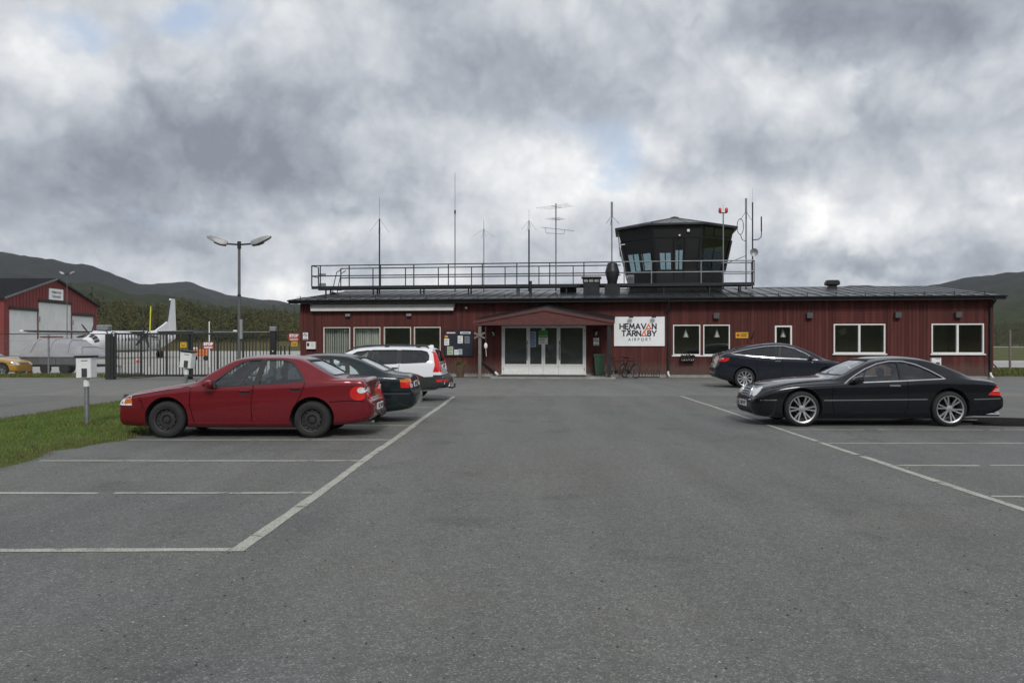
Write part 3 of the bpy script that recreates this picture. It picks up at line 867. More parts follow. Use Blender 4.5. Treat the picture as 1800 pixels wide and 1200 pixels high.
for i, wv in enumerate(WINS):
    if i < 4: window(*wv, CREAM, 1, False, 0.045)
    elif i < 6: window(*wv, WHITE, 1, True, 0.05)
    elif i == 6: window(*wv, WHITE, 1, True, 0.075)
    else: window(*wv, WHITE, 2, True, 0.06)
# vertical blinds behind the two left windows
slat = MB(); slat.box(-0.05, 0.05, -0.004, 0.004, 0, 1.72); slat_me = slat.mesh('blind_slat', BLIND)
for i in (0, 1):
    x0, x1, z0, z1 = WINS[i]
    bl = bthing('vertical_blind', ['vertical slat blind behind the leftmost terminal window', 'vertical slat blind behind the second terminal window from the left'][i],
                'blind', (x0 + x1) / 2, 0.32, 0.74, 'blinds in the left windows')
    MB().box(-(x1 - x0) / 2, (x1 - x0) / 2, -0.03, 0.03, 1.73, 1.78).build('head_rail', WHITE, bl)
    nsl = 12
    for k in range(nsl):
        o = link('blind_slat', slat_me, bl, (-(x1 - x0) / 2 + (x1 - x0) * (k + 0.5) / nsl, 0, 0))
        o.rotation_euler = (0, 0, R(random.uniform(52, 68) if i == 0 else random.uniform(30, 66)))
# pendant lamps inside the right-hand windows
LAMPW = pmat('white_lamp_shade', (0.85, 0.85, 0.83), 0.4, var=0.05)
def pendant(s, label, t=0.38, top=2.75):
    p = bthing('pendant_lamp', label, 'lamp', s, t, 1.98, 'pendant lamps inside the terminal windows')
    b = MB(); b.lathe([(0.03, 0.36), (0.05, 0.30), (0.075, 0.17), (0.095, 0.10), (0.135, 0.03), (0.14, 0.0), (0.13, 0.005), (0.08, 0.10), (0.04, 0.30)], 20)
    b.build('lamp_shade', LAMPW, p)
    MB().cyl((0, 0, 0.34), (0, 0, top - 1.98), 0.006, n=6).build('cord', LAMPW, p)
pendant(19.15, 'white pendant lamp inside the window nearest the airport sign')
pendant(20.65, 'white pendant lamp inside the window left of the yellow sign')
pendant(23.80, 'white pendant lamp inside the small single window')
b = bthing('globe_lamp', 'round pale green shade inside the window behind the coupe roof', 'lamp', 26.75, 1.2, 2.05)
MB().lathe([(0.001, 0.5)] + [(0.25 * math.sin(math.pi * k / 12), 0.25 + 0.25 * math.cos(math.pi * k / 12)) for k in range(1, 12)] + [(0.001, 0.0)], 18).build('shade', pmat('green_paper', (0.32, 0.36, 0.18), 0.8), b)
MB().cyl((0, 0, 0.48), (0, 0, 0.7), 0.008, n=6).build('cord', BLACKMETAL, b)

# ---- roof: low gable with standing seams
RL, RR_ = -0.95, 33.58; OVH = 0.62; RISE = 0.92
tE, tR, tB = -OVH, DEPTH / 2 + 0.35, DEPTH + OVH
zE = 3.90; zR = zE + RISE + 0.06
b = MB()
for (a, za, c, zc) in ((tE, zE, tR, zR), (tB, zE, tR, zR)):
    v = [(RL, a, za), (RR_, a, za), (RR_, c, zc), (RL, c, zc)]
    v += [(p[0], p[1], p[2] - 0.09) for p in v]
    b.add(v, [(0, 1, 2, 3), (7, 6, 5, 4), (0, 4, 5, 1), (1, 5, 6, 2), (3, 7, 4, 0)])
roof = b.build('roof', ROOFM, terminal)
sl = (zR - zE) / (tR - tE)
def rz(t): return zE + sl * (t - tE)
b = MB(); b.box(-0.013, 0.013, 0, 1, 0, 0.035)
seam = MB(); seam.add([(-0.014, tE - 0.01, zE), (0.014, tE - 0.01, zE), (0.014, tR, zR), (-0.014, tR, zR), (-0.009, tE - 0.01, zE + 0.038), (0.009, tE - 0.01, zE + 0.038), (0.009, tR, zR + 0.038), (-0.009, tR, zR + 0.038)],
                      [(0, 1, 5, 4), (4, 5, 6, 7), (0, 4, 7, 3), (1, 2, 6, 5), (2, 3, 7, 6)])
seam_me = seam.mesh('roof_seam', ROOFM)
x = RL + 0.3; k = 0
while x < RR_ - 0.1:
    link('roof_seam', seam_me, roof, (x, 0, -0.001)); x += 0.62
MB().prism([(tR - 0.12, zR - 0.02), (tR, zR + 0.035), (tR + 0.12, zR - 0.02)], 'x', RL - 0.01, RR_ + 0.01).build('ridge_cap', ROOFM, roof)
# soffit, fascia, gutter
MB().box(RL + 0.02, RR_ - 0.02, tE + 0.05, 0.0, zE - 0.12, zE - 0.095).build('soffit', BLACKMETAL, terminal)
MB().box(RL, RR_, tE + 0.02, tE + 0.045, zE - 0.20, zE - 0.012).build('fascia', BLACKMETAL, terminal)
g = MB()
prof = [(0.068 * math.cos(a), 0.068 * math.sin(a)) for a in [math.pi * (1 + k / 8) for k in range(9)]]
prof2 = [(p[0] * 0.9, p[1] * 0.9) for p in prof[::-1]]
g.prism([(tE - 0.052 + p[0], zE - 0.03 + p[1]) for p in prof + prof2], 'x', RL - 0.02, RR_ + 0.02)
g.build('gutter', BLACKMETAL, terminal)
# snow guards: brackets and two thin rails near the eave
brk = MB(); brk.box(-0.012, 0.012, -0.02, 0.02, 0, 0.17); brk.box(-0.012, 0.012, 0.02, 0.22, 0.0, 0.03)
brk_me = brk.mesh('snow_guard_bracket', DARKSTEEL)
tg = tE + 0.38; x = RL + 0.5
while x < RR_ - 0.2:
    link('snow_guard_bracket', brk_me, roof, (x, tg, rz(tg))); x += 1.33
MB().cyl((RL + 0.3, tg, rz(tg) + 0.10), (RR_ - 0.3, tg, rz(tg) + 0.10), 0.010, n=6).build('snow_guard_rail', DARKSTEEL, roof)
# downpipes
def downpipe(x, ztop, shoe=True, t=-0.09, r=0.055):
    b = MB()
    b.tube([(x, tE - 0.04, zE - 0.06), (x, tE - 0.02, zE - 0.22), (x, t, ztop), (x, t, 0.32)], r, 10)
    for z in (0.9, 2.4): b.box(x - 0.075, x + 0.075, t - 0.02, 0, z, z + 0.05)
    d = b.build('downpipe', BLACKMETAL, terminal)
    MB().tube([(x, t, 0.34), (x, t - 0.02, 0.20), (x + 0.06, t - 0.16, 0.06)], 0.05, 8).build('shoe', WHITE, d)
downpipe(18.27, 3.15); downpipe(33.12, 3.35)
b = MB(); b.tube([(0.14, -0.05, 3.3), (0.14, -0.05, 1.78)], 0.022, 6); b.build('conduit', REDTRIM, terminal)
b = MB(); b.tube([(9.05, -0.35, 2.62), (9.05, -0.09, 2.3), (9.05, -0.09, 0.75), (9.2, -0.12, 0.62), (9.75, -0.2, 0.22)], 0.05, 8)
dpp = b.build('downpipe', BLACKMETAL, terminal)
MB().tube([(9.72, -0.2, 0.24), (9.86, -0.26, 0.10)], 0.058, 8).build('shoe', WHITE, dpp)

# ---- entrance: four glazed white leaves
DOORW = pmat('white_aluminium', (0.80, 0.81, 0.80), 0.45, var=0.05, vscale=4, dirt=0.18)
MAT_FLOOR = pmat('entrance_mat', (0.05, 0.05, 0.05), 0.95, var=0.3)
d0, d1, dz0, dz1 = DOOR
fb = MB(); fb.box(d0, d1, -0.03, 0.14, dz1 - 0.09, dz1); fb.box(d0, d0 + 0.07, -0.03, 0.14, dz0, dz1 - 0.09); fb.box(d1 - 0.07, d1, -0.03, 0.14, dz0, dz1 - 0.09)
frame = fb.build('door_frame', DOORW, terminal)
leaves = [(d0 + 0.075, 11.36), (11.37, 12.12), (12.13, 12.88), (12.89, d1 - 0.075)]
for i, (a, c) in enumerate(leaves):
    b = MB(); st = 0.085; zt = dz1 - 0.095; zb = dz0 + 0.01
    b.box(a, a + st, -0.02, 0.05, zb, zt); b.box(c - st, c, -0.02, 0.05, zb, zt)
    b.box(a + st, c - st, -0.018, 0.05, zt - 0.09, zt); b.box(a + st, c - st, -0.018, 0.05, zb, zb + 0.22); b.box(a + st, c - st, -0.018, 0.05, zb + 0.44, zb + 0.52)
    lf = b.build('door', DOORW, terminal)
    MB().box(a + st, c - st, 0.012, 0.018, zb + 0.52, zt - 0.09).build('pane', DPANE, lf)
    MB().box(a + st, c - st, 0.0, 0.03, zb + 0.22, zb + 0.44).build('kick_panel', DOORW, lf)
    if i in (0, 3):
        hx = c - 0.05 if i == 0 else a + 0.05
        h = MB(); h.tube([(hx, -0.02, 0.85), (hx, -0.09, 0.9), (hx, -0.09, 1.5), (hx, -0.02, 1.55)], 0.016, 6); h.box(hx - 0.02, hx + 0.02, -0.03, -0.018, 1.6, 1.8)
        h.build('handle', DARKSTEEL, lf)
        for z in (0.4, 2.3):
            MB().cyl(((a if i == 0 else c), -0.03, z - 0.06), ((a if i == 0 else c), -0.03, z + 0.06), 0.018, n=8).build('hinge', GALV, lf)
# notices on the doors
def paper(s, z, w, h, label, t=-0.03, mat_=PAPER, lines=4, cat='notice', group='notices at the entrance', head=None):
    p = bthing('notice', label, cat, s, t, z, group)
    MB().box(-w / 2, w / 2, -0.003, 0.003, -h / 2, h / 2).build('sheet', mat_, p)
    for k in range(lines):
        zz = h / 2 - h * (k + 1) / (lines + 1)
        ww = w * random.uniform(0.5, 0.8)
        MB().box(-w * 0.4, -w * 0.4 + ww, -0.0045, -0.0032, zz - h * 0.03, zz + h * 0.02).build('print_line', INK, p)
    if head: MB().box(-w * 0.46, w * 0.46, -0.005, -0.0032, h * 0.28, h * 0.46).build('heading', head, p)
    return p
BLUEP = pmat('pale_blue_paper', (0.30, 0.40, 0.58), 0.8, var=0.1); GREENP = pmat('green_print', (0.10, 0.33, 0.10), 0.7, var=0.1)
paper(11.62, 1.88, 0.27, 0.78, 'tall pale blue notice on the entrance door', mat_=BLUEP, lines=6)
paper(12.12, 2.18, 0.46, 0.28, 'green notice at the top of the middle entrance doors', t=-0.036, mat_=GREENP, lines=2)
paper(12.12, 1.84, 0.46, 0.42, 'white notice with green edge below the green notice on the doors', t=-0.036, lines=5, head=GREENP)
# ---- porch canopy with boarded gable
CP0, CP1, CPA, CT = 9.07, 15.62, 12.38, -2.2
zc0, zca = 2.72, 3.27
b = MB()
for (xa, za, xb, zb_) in ((CP0 - 0.08, zc0 + 0.0, CPA, zca + 0.06), (CPA, zca + 0.06, CP1 + 0.08, zc0)):
    v = [(xa, CT - 0.005, za), (xb, CT - 0.005, zb_), (xb, 0.0, zb_ + 0.30), (xa, 0.0, za + 0.30)]
    v += [(p[0], p[1], p[2] - 0.07) for p in v]
    b.add(v, [(0, 1, 2, 3), (7, 6, 5, 4), (0, 4, 5, 1), (1, 5, 6, 2), (2, 6, 7, 3), (3, 7, 4, 0)])
can = b.build('porch_roof', ROOFM, terminal)
z = zc0 - 0.12; kk = 0
while z < zca - 0.06:
    def xs_at(zz):
        q = max(0.0, min(1.0, (zz - (zc0 - 0.06)) / (zca - zc0)))
        return CP0 + (CPA - CP0) * q, CP1 + (CPA - CP1) * q
    a0, a1 = xs_at(z); c0, c1 = xs_at(min(z + 0.115, zca - 0.02))
    MB().prism([(a0, z), (a1, z), (c1, z + 0.112), (c0, z + 0.112)], 'y', CT - 0.002 * (kk % 2), CT + 0.03).build('gable_board', REDTRIM, can)
    z += 0.118; kk += 1
for (xa, xb) in ((CP0 - 0.1, CPA), (CP1 + 0.1, CPA)):
    MB().prism([(xa, zc0 - 0.12), (xa, zc0 + 0.015), (xb, zca + 0.075), (xb, zca - 0.06)], 'y', CT - 0.055, CT - 0.008).build('barge_board', REDTRIM, can)
MB().box(CP0 + 0.1, CP1 - 0.1, CT + 0.04, -0.01, zc0 - 0.17, zc0 - 0.13).build('porch_ceiling', BLACKMETAL, can)
MB().box(CP0, CP1, CT - 0.02, CT + 0.03, zc0 - 0.185, zc0 - 0.125).build('porch_beam', REDTRIM, can)
b = MB(); b.box(9.22, 9.36, CT + 0.05, CT + 0.19, 0.0, zc0 - 0.17); b.build('porch_post', TIMBER, terminal)
b = MB(); b.box(15.36, 15.52, CT + 0.05, CT + 0.21, 0.0, zc0 - 0.17); b.build('porch_post', BLACKMETAL, terminal)
b = MB(); b.bbox(9.85, 15.75, -2.45, -0.02, -0.02, 0.085, 0.015); b.build('entrance_step', PLINTH, terminal)
b = MB(); b.bbox(10.1, 14.3, -1.95, -0.5, 0.085, 0.10, 0.004); b.build('foot_grating', MAT_FLOOR, terminal)

# ---- things on and along the front
aw = bthing('awning', 'closed pale grey awning cassette under the left eave', 'awning', 3.86, -0.1, 3.52)
L_ = 3.73
MB().bbox(-L_, L_, -0.16, 0.06, -0.10, 0.17, 0.03).build('cassette', pmat('awning_cassette', (0.50, 0.50, 0.49), 0.5, var=0.08, dirt=0.2), aw)
MB().bbox(-L_ - 0.02, L_ + 0.02, -0.20, -0.165, -0.19, -0.02, 0.01).build('front_rail', pmat('awning_rail', (0.66, 0.66, 0.65), 0.5, var=0.08), aw)
for s in (-1, 1): MB().bbox(s * (L_ + 0.03) - 0.03, s * (L_ + 0.03) + 0.03, -0.15, 0.07, -0.06, 0.20, 0.01).build('end_bracket', GALV, aw)
for s, lb in ((2.05, 'small white floodlight under the left half of the awning'), (5.27, 'small white floodlight under the right half of the awning')):
    o = bthing('floodlight', lb, 'floodlight', s, -0.03, 3.12, 'floodlights under the awning')
    MB().bbox(-0.13, 0.13, -0.16, -0.04, -0.07, 0.07, 0.015).build('housing', GALV, o)
    MB().box(-0.02, 0.02, -0.05, 0.03, -0.02, 0.02).build('bracket', BLACKMETAL, o)
o = bthing('dome_camera', 'small white dome on the wall left of the porch gable', 'camera', 8.22, -0.03, 3.47)
MB().lathe([(0.001, -0.13), (0.05, -0.12), (0.065, -0.07), (0.065, 0.0), (0.001, 0.0)], 14, axis='y').build('dome', WHITE, o)
WLAMP = pmat('wall_lamp_grey', (0.075, 0.08, 0.085), 0.5, 0.2, var=0.15)
for s, lb in ((20.58, 'dark box wall lamp above the window left of the yellow sign'), (24.95, 'dark box wall lamp right of the small single window'),
              (28.98, 'dark box wall lamp between the two right-hand windows'), (31.68, 'dark box wall lamp above the rightmost window')):
    o = bthing('wall_lamp', lb, 'wall lamp', s, -0.02, 3.01, 'box lamps on the terminal front')
    MB().bbox(-0.14, 0.14, -0.22, -0.03, -0.14, 0.14, 0.012).build('housing', WLAMP, o)
    MB().box(-0.10, 0.10, -0.03, 0.02, -0.08, 0.08).build('back_plate', BLACKMETAL, o)
for s, lb in ((9.62, 'glass lantern lamp left of the entrance doors'), (14.76, 'glass lantern lamp right of the entrance doors')):
    o = bthing('entrance_lamp', lb, 'wall lamp', s, -0.02, 2.12, 'lanterns beside the doors')
    MB().tube([(0, 0.0, -0.12), (0, -0.12, -0.16), (0, -0.16, -0.08)], 0.014, 6).build('arm', BLACKMETAL, o)
    MB().lathe([(0.001, -0.10), (0.07, -0.08), (0.085, 0.02), (0.07, 0.12), (0.03, 0.16), (0.001, 0.17)], 14, origin=(0, -0.16, 0.02)).build('globe', glass('lamp_glass', (0.75, 0.75, 0.72), 1.5, 0.1, 0.08), o)
    MB().lathe([(0.001, 0.22), (0.04, 0.20), (0.09, 0.14), (0.09, 0.13)], 14, origin=(0, -0.16, 0.02)).build('cap', BLACKMETAL, o)
# airport sign
sg = bthing('airport_sign', 'large white board reading HEMAVAN TÄRNABY AIRPORT on the red wall', 'sign', 16.87, -0.05, 2.26)
MB().bbox(-1.235, 1.235, -0.03, 0.03, -0.72, 0.72, 0.006).build('board', SIGNWHITE, sg)
def stroke_letters(text, x, z, h, sw, mat_, gap):
    """bold geometric capitals as strokes; returns the x after the last letter"""
    SH = {'H': (0.78, [[(0, 0), (0, 1)], [(.78, 0), (.78, 1)], [(0, .5), (.78, .5)]]),
          'E': (0.55, [[(.55, 0), (0, 0), (0, 1), (.55, 1)], [(0, .5), (.5, .5)]]),
          'M': (0.95, [[(0, 0), (.13, 1), (.475, .25), (.82, 1), (.95, 0)]]),
          'A': (0.86, [[(0, 0), (.43, 1), (.86, 0)], [(.2, .3), (.66, .3)]]),
          'V': (0.86, [[(0, 1), (.43, 0), (.86, 1)]]),
          'N': (0.74, [[(0, 0), (0, 1), (.74, 0), (.74, 1)]]),
          'T': (0.66, [[(0, 1), (.66, 1)], [(.33, 1), (.33, 0)]]),
          'R': (0.58, [[(0, 0), (0, 1), (.36, 1), (.54, .9), (.58, .75), (.54, .6), (.36, .5), (0, .5)], [(.3, .5), (.6, 0)]]),
          'B': (0.58, [[(0, 0), (0, 1), (.34, 1), (.5, .9), (.53, .77), (.48, .62), (.32, .54), (0, .54)], [(.32, .54), (.52, .44), (.58, .28), (.52, .1), (.34, 0), (0, 0)]]),
          'Y': (0.80, [[(0, 1), (.4, .45), (.8, 1)], [(.4, .45), (.4, 0)]]),
          'I': (0.0, [[(0, 0), (0, 1)]]),
          'P': (0.55, [[(0, 0), (0, 1), (.33, 1), (.5, .9), (.55, .73), (.5, .56), (.33, .45), (0, .45)]]),
          'O': (0.96, [[(.48 + .48 * math.cos(k * math.pi / 10), .5 + .5 * math.sin(k * math.pi / 10)) for k in range(21)]])}
    for ch in text:
        w, strokes = SH['A' if ch == 'Ä' else ch]
        b = MB(); k = 0
        for s in strokes:
            for p, q in zip(s, s[1:]):
                p = Vector((x + p[0] * h, z + p[1] * h)); q = Vector((x + q[0] * h, z + q[1] * h))
                d = (q - p).normalized(); n_ = Vector((-d.y, d.x)) * sw / 2
                p = p - d * sw * 0.42; q = q + d * sw * 0.42
                k += 1
                b.prism([tuple(p + n_), tuple(q + n_), tuple(q - n_), tuple(p - n_)], 'y', -0.036 - 0.0002 * k, -0.0295)
        if ch == 'Ä':
            for dx in (0.16, 0.70): b.box(x + dx * h - sw * .5, x + dx * h + sw * .5, -0.036, -0.0295, z + 0.96 * h, z + 0.96 * h + sw)
        b.build('letter', mat_, sg)
        x += w * h + gap
    return x
DK = pmat('navy_print', (0.012, 0.014, 0.026), 0.5, var=0)
def logo_tri(cx, z, h):
    """orange triangle letter with a pale heart"""
    b = MB(); w = h * 0.56
    outer = [(cx - w, z), (cx + w, z), (cx, z + h * 1.04)]
    inner = [(cx - w * 0.40, z + h * 0.20), (cx + w * 0.40, z + h * 0.20), (cx, z + h * 0.62)]
    for i in range(3):
        j = (i + 1) % 3
        b.prism([outer[i], outer[j], inner[j], inner[i]], 'y', -0.0362, -0.0295)
    b.build('letter', ORANGE, sg)
    MB().prism(inner, 'y', -0.0345, -0.0295).build('letter_counter', SIGNWHITE, sg)
x = stroke_letters('HEMAV', -0.94, 0.125, 0.245, 0.062, DK, 0.070)
logo_tri(x + 0.065, 0.10, 0.29)
stroke_letters('N', x + 0.245, 0.125, 0.245, 0.062, DK, 0.07)
x2 = stroke_letters('TÄRN', -0.835, -0.215, 0.245, 0.062, DK, 0.068)
logo_tri(x2 + 0.10, -0.24, 0.29)
stroke_letters('BY', x2 + 0.285, -0.215, 0.245, 0.062, DK, 0.065)
MB().prism([(x + 0.065 - 0.165, 0.10), (x + 0.065 - 0.105, 0.10), (x2 + 0.10 + 0.06, -0.02), (x2 + 0.10, -0.02)], 'y', -0.0358, -0.0295).build('letter_link', ORANGE, sg)
stroke_letters('AIRPORT', -0.53, -0.455, 0.125, 0.022, DK, 0.095)
for sx in (-0.40, 0.70):
    l = MB(); l.tube([(sx, 0.02, 0.82), (sx, -0.22, 0.84), (sx, -0.28, 0.78)], 0.014, 6); l.bbox(sx - 0.11, sx + 0.11, -0.36, -0.22, 0.66, 0.78, 0.015)
    l.build('sign_lamp', BLACKMETAL, sg)
# no-smoking plates
def nosmoke(s, z, label, w=0.27, h=0.37):
    p = bthing('no_smoking_sign', label, 'sign', s, -0.035, z, 'no smoking signs')
    MB().bbox(-w / 2, w / 2, -0.006, 0.006, -h / 2, h / 2, 0.003).build('plate', SIGNWHITE, p)
    cz = h * 0.16; r = w * 0.40
    rg = MB(); rg.lathe([(r, -0.0085), (r * 0.78, -0.0085), (r * 0.78, -0.005), (r, -0.005)], 24, axis='y', origin=(0, 0, cz)); rg.build('ring', INK, p)
    d = r * 0.62
    MB().prism([(-d - .012, cz + d - .012), (-d + .012, cz + d + .012), (d + .012, cz - d + .012), (d - .012, cz - d - .012)], 'y', -0.0082, -0.005).build('slash', INK, p)
    MB().box(-r * 0.55, r * 0.55, -0.0078, -0.005, cz - 0.018, cz + 0.012).build('cigarette', INK, p)
    for k in range(2): MB().box(-w * 0.42, w * 0.42, -0.0078, -0.005, -h * (0.33 + 0.1 * k) - 0.012, -h * (0.33 + 0.1 * k) + 0.012).build('print_line', INK, p)
nosmoke(14.76, 1.755, 'white no smoking sign below the lantern right of the doors')
nosmoke(-0.26, 2.05, 'white no smoking sign at the left corner of the terminal')
o = bthing('key_box', 'white box with dark screen on the wall near the left corner', 'box', 0.08, -0.08, 1.57)
MB().bbox(-0.24, 0.24, -0.10, 0.06, -0.19, 0.19, 0.012).build('housing', WHITE, o)
MB().box(-0.20, -0.08, -0.106, -0.099, -0.04, 0.13).build('screen', INK, o)
for k in range(3): MB().box(0.0, 0.18, -0.104, -0.099, 0.10 - 0.08 * k, 0.12 - 0.08 * k).build('print_line', GALV, o)
# yellow sign and dark hook
o = bthing('yellow_sign', 'orange yellow sign with red dot beside the middle windows', 'sign', 21.80, -0.035, 2.07)
MB().bbox(-0.30, 0.30, -0.006, 0.006, -0.14, 0.14, 0.003).build('plate', YELLOW, o)
MB().lathe([(0.001, -0.009), (0.075, -0.009), (0.075, -0.005)], 18, axis='y', origin=(-0.18, 0, 0)).build('dot', SIGNRED, o)
for k in (0, 1): MB().box(-0.06, 0.26 - 0.04 * k, -0.0085, -0.005, 0.025 - 0.085 * k, 0.065 - 0.085 * k).build('print_line', INK, o)
o = bthing('wall_bracket', 'thin dark bracket on the wall right of the yellow sign', 'bracket', 22.32, -0.03, 2.07)
MB().tube([(0.05, 0, 0.19), (0.06, -0.12, 0.17), (0.0, -0.16, 0.05), (-0.05, -0.10, -0.12), (-0.06, 0, -0.19)], 0.022, 6).build('arm', BLACKMETAL, o)
# notice board
nb = bthing('notice_board', 'dark framed notice board left of the entrance', 'notice board', 7.82, -0.05, 1.69)
MB().bbox(-0.76, 0.76, -0.05, 0.04, -0.67, 0.68, 0.012).build('frame', BLACKMETAL, nb)
MB().box(-0.70, 0.70, -0.056, -0.049, -0.61, 0.62).build('backing', pmat('navy_felt', (0.022, 0.026, 0.042), 0.9, var=0.2), nb)
MB().box(-0.64, -0.12, -0.062, -0.055, 0.47, 0.57).build('name_strip', SIGNRED, nb)
MB().box(0.10, 0.62, -0.062, -0.055, 0.47, 0.57).build('name_strip', SIGNWHITE, nb)
for k, xs in enumerate(((-0.59, -0.17), (0.15, 0.57))): MB().box(xs[0], xs[1], -0.064, -0.061, 0.50, 0.54).build('print_line', SIGNWHITE if k == 0 else INK, nb)
for (x, z, w, h, mt, lb) in ((-0.62, 0.33, 0.17, 0.11, YELLOW, 'yellow slip at the top left of the notice board'), (-0.60, 0.06, 0.25, 0.34, PAPER, 'white notice below the yellow slip on the board'),
                         (0.10, 0.18, 0.26, 0.38, PAPER, 'white notice in the middle of the notice board'), (0.45, 0.17, 0.26, 0.36, pmat('grey_paper', (0.20, 0.21, 0.25), 0.9), 'grey notice at the right of the notice board'),
                         (-0.42, -0.38, 0.31, 0.42, pmat('pale_green_paper', (0.42, 0.50, 0.36), 0.9), 'pale green poster low on the notice board'), (-0.10, -0.46, 0.22, 0.26, PAPER, 'small pale leaflet right of the green poster'), (0.10, -0.44, 0.2, 0.28, pmat('bluish_paper', (0.40, 0.48, 0.50), 0.9), 'small bluish leaflet low on the notice board')):
    paper(7.82 + x, 1.69 + z, w, h, lb, t=-0.115, mat_=mt, lines=4 if h > 0.2 else 1, group='notices on the board')
# cross-shaped board and bell pull on the porch post
o = bthing('cross_board', 'weathered timber cross nailed to the left porch post', 'cross', 9.29, CT + 0.02, 2.05)
for k, s in enumerate((-1, 1)):
    M = Matrix.Rotation(s * R(27), 4, 'Y')
    MB().box(-0.29, 0.29, -0.02 - 0.022 * k, -0.0 - 0.022 * k, -0.04, 0.04, M=M).build('arm', TIMBER, o)
o = bthing('hanging_float', 'small white float hanging on a cord beside the porch post', 'float', 9.58, CT + 0.08, 1.55)
MB().lathe([(0.001, 0.16), (0.05, 0.13), (0.085, 0.05), (0.085, -0.05), (0.05, -0.12), (0.001, -0.14)], 14).build('float_body', WHITE, o)
MB().cyl((0, 0, 0.14), (0, 0, 1.02), 0.008, n=5).build('cord', TIMBER, o)
MB().cyl((0, 0, -0.13), (0.03, 0, -0.5), 0.012, n=5).build('pull', WHITE, o)
# wheelie bin
BIN = pmat('green_plastic', (0.022, 0.065, 0.035), 0.5, var=0.12, vscale=4)
o = bthing('wheelie_bin', 'dark green wheeled bin right of the entrance doors', 'bin', 14.94, -0.5, 0.085)
def rect(x, y, z, cy=0): return [(-x, cy - y, z), (x, cy - y, z), (x, cy + y, z), (-x, cy + y, z)]
b = MB(); b.loft([rect(.19, .22, .04), rect(.20, .24, .3), rect(.25, .30, .92), rect(.27, .32, .94), rect(.27, .32, .99)], smooth=False); b.build('body', BIN, o)
b = MB(); b.loft([rect(.28, .33, .99), rect(.285, .335, 1.02), rect(.25, .30, 1.07), rect(.20, .24, 1.085)], smooth=False); b.tube([(-.2, .36, 1.0), (.2, .36, 1.0)], .018, 6); b.build('lid', BIN, o)
for s in (-1, 1):
    MB().cyl((s * .21, .2, .10), (s * .27, .2, .10), .10, n=14).build('wheel', BLACKMETAL, o)
# flower boxes under the middle windows
FLOWER = pmat('purple_flower', (0.10, 0.035, 0.075), 0.8, var=0.3); PFLOWER = pmat('white_flower', (0.6, 0.58, 0.58), 0.8)
PLANT = leaf_material('pot_plant_leaf', (0.02, 0.035, 0.015), (0.05, 0.06, 0.03), 6)
for s, lb in ((19.2, 'flower box under the window nearest the airport sign'), (20.72, 'flower box half hidden behind the blue crossover tail')):
    o = bthing('flower_box', lb, 'flower box', s, -0.22, 0.86, 'flower boxes under the windows')
    MB().bbox(-0.33, 0.33, -0.10, 0.10, -0.05, 0.11, 0.01).build('trough', BLACKMETAL, o)
    MB().box(-0.25, 0.25, 0.10, 0.22, 0.02, 0.06).build('bracket', BLACKMETAL, o)
    for mt, nn, sz, zz in ((PLANT, 130, 0.05, 0.17), (FLOWER, 70, 0.035, 0.20), (PFLOWER, 16, 0.03, 0.0)):
        b = MB()
        for _ in range(nn):
            if mt is PFLOWER: c = Vector((-.28 + .56 * (_ // 3) / 5 + random.uniform(-.02, .02), -0.14, zz + random.uniform(-.02, .03)))
            else: c = Vector((random.uniform(-.33, .33), random.uniform(-.13, .13), zz + random.gauss(0, .05)))
            d1 = Vector((random.gauss(0, 1), random.gauss(0, 1), random.gauss(0, 1))).normalized() * sz; d2 = d1.orthogonal().normalized() * sz * 0.7
            b.add([c - d1, c + d2, c + d1, c - d2], [(0, 1, 2, 3)])
        b.build({PLANT: 'foliage', FLOWER: 'blossom', PFLOWER: 'white_blossom'}[mt], mt, o, fix=False)
# planter
o = bthing('planter', 'tall brown wooden planter with dry plants before the notice board', 'planter', 8.2, -1.5, 0.0)
TERRA = pmat('brown_stave_wood', (0.10, 0.068, 0.045), 0.8, var=0.25, vscale=5)
for k in range(14):
    t = 2 * math.pi * k / 14; t2 = 2 * math.pi * (k + 0.94) / 14
    b = MB(); b.add([(r_ * math.cos(a), r_ * math.sin(a), z) for z, ri in ((0.0, .17), (.62, .24)) for a, r_ in ((t, ri), (t2, ri), (t2, ri - .03), (t, ri - .03))],
                    [(0, 1, 5, 4), (1, 2, 6, 5), (2, 3, 7, 6), (3, 0, 4, 7), (4, 5, 6, 7), (3, 2, 1, 0)]); b.build('stave', TERRA, o)
MB().cyl((0, 0, 0.02), (0, 0, .56), .15, .205, n=14).build('soil', pmat('soil', (.03, .025, .02), .95), o)
b = MB()
for _ in range(120):
    a = random.uniform(0, 6.28); r_ = random.uniform(0, .16); h = random.uniform(.1, .34)
    p = Vector((r_ * math.cos(a), r_ * math.sin(a), .55)); tip = p + Vector((random.gauss(0, .10), random.gauss(0, .10), h)); w = Vector((random.uniform(-1, 1), random.uniform(-1, 1), 0)).normalized() * .014
    b.add([p - w, p + w, tip + w * 1.6, tip - w * 1.6], [(0, 1, 2, 3)])
b.build('dry_plant', DRYGRASS, o, fix=False)
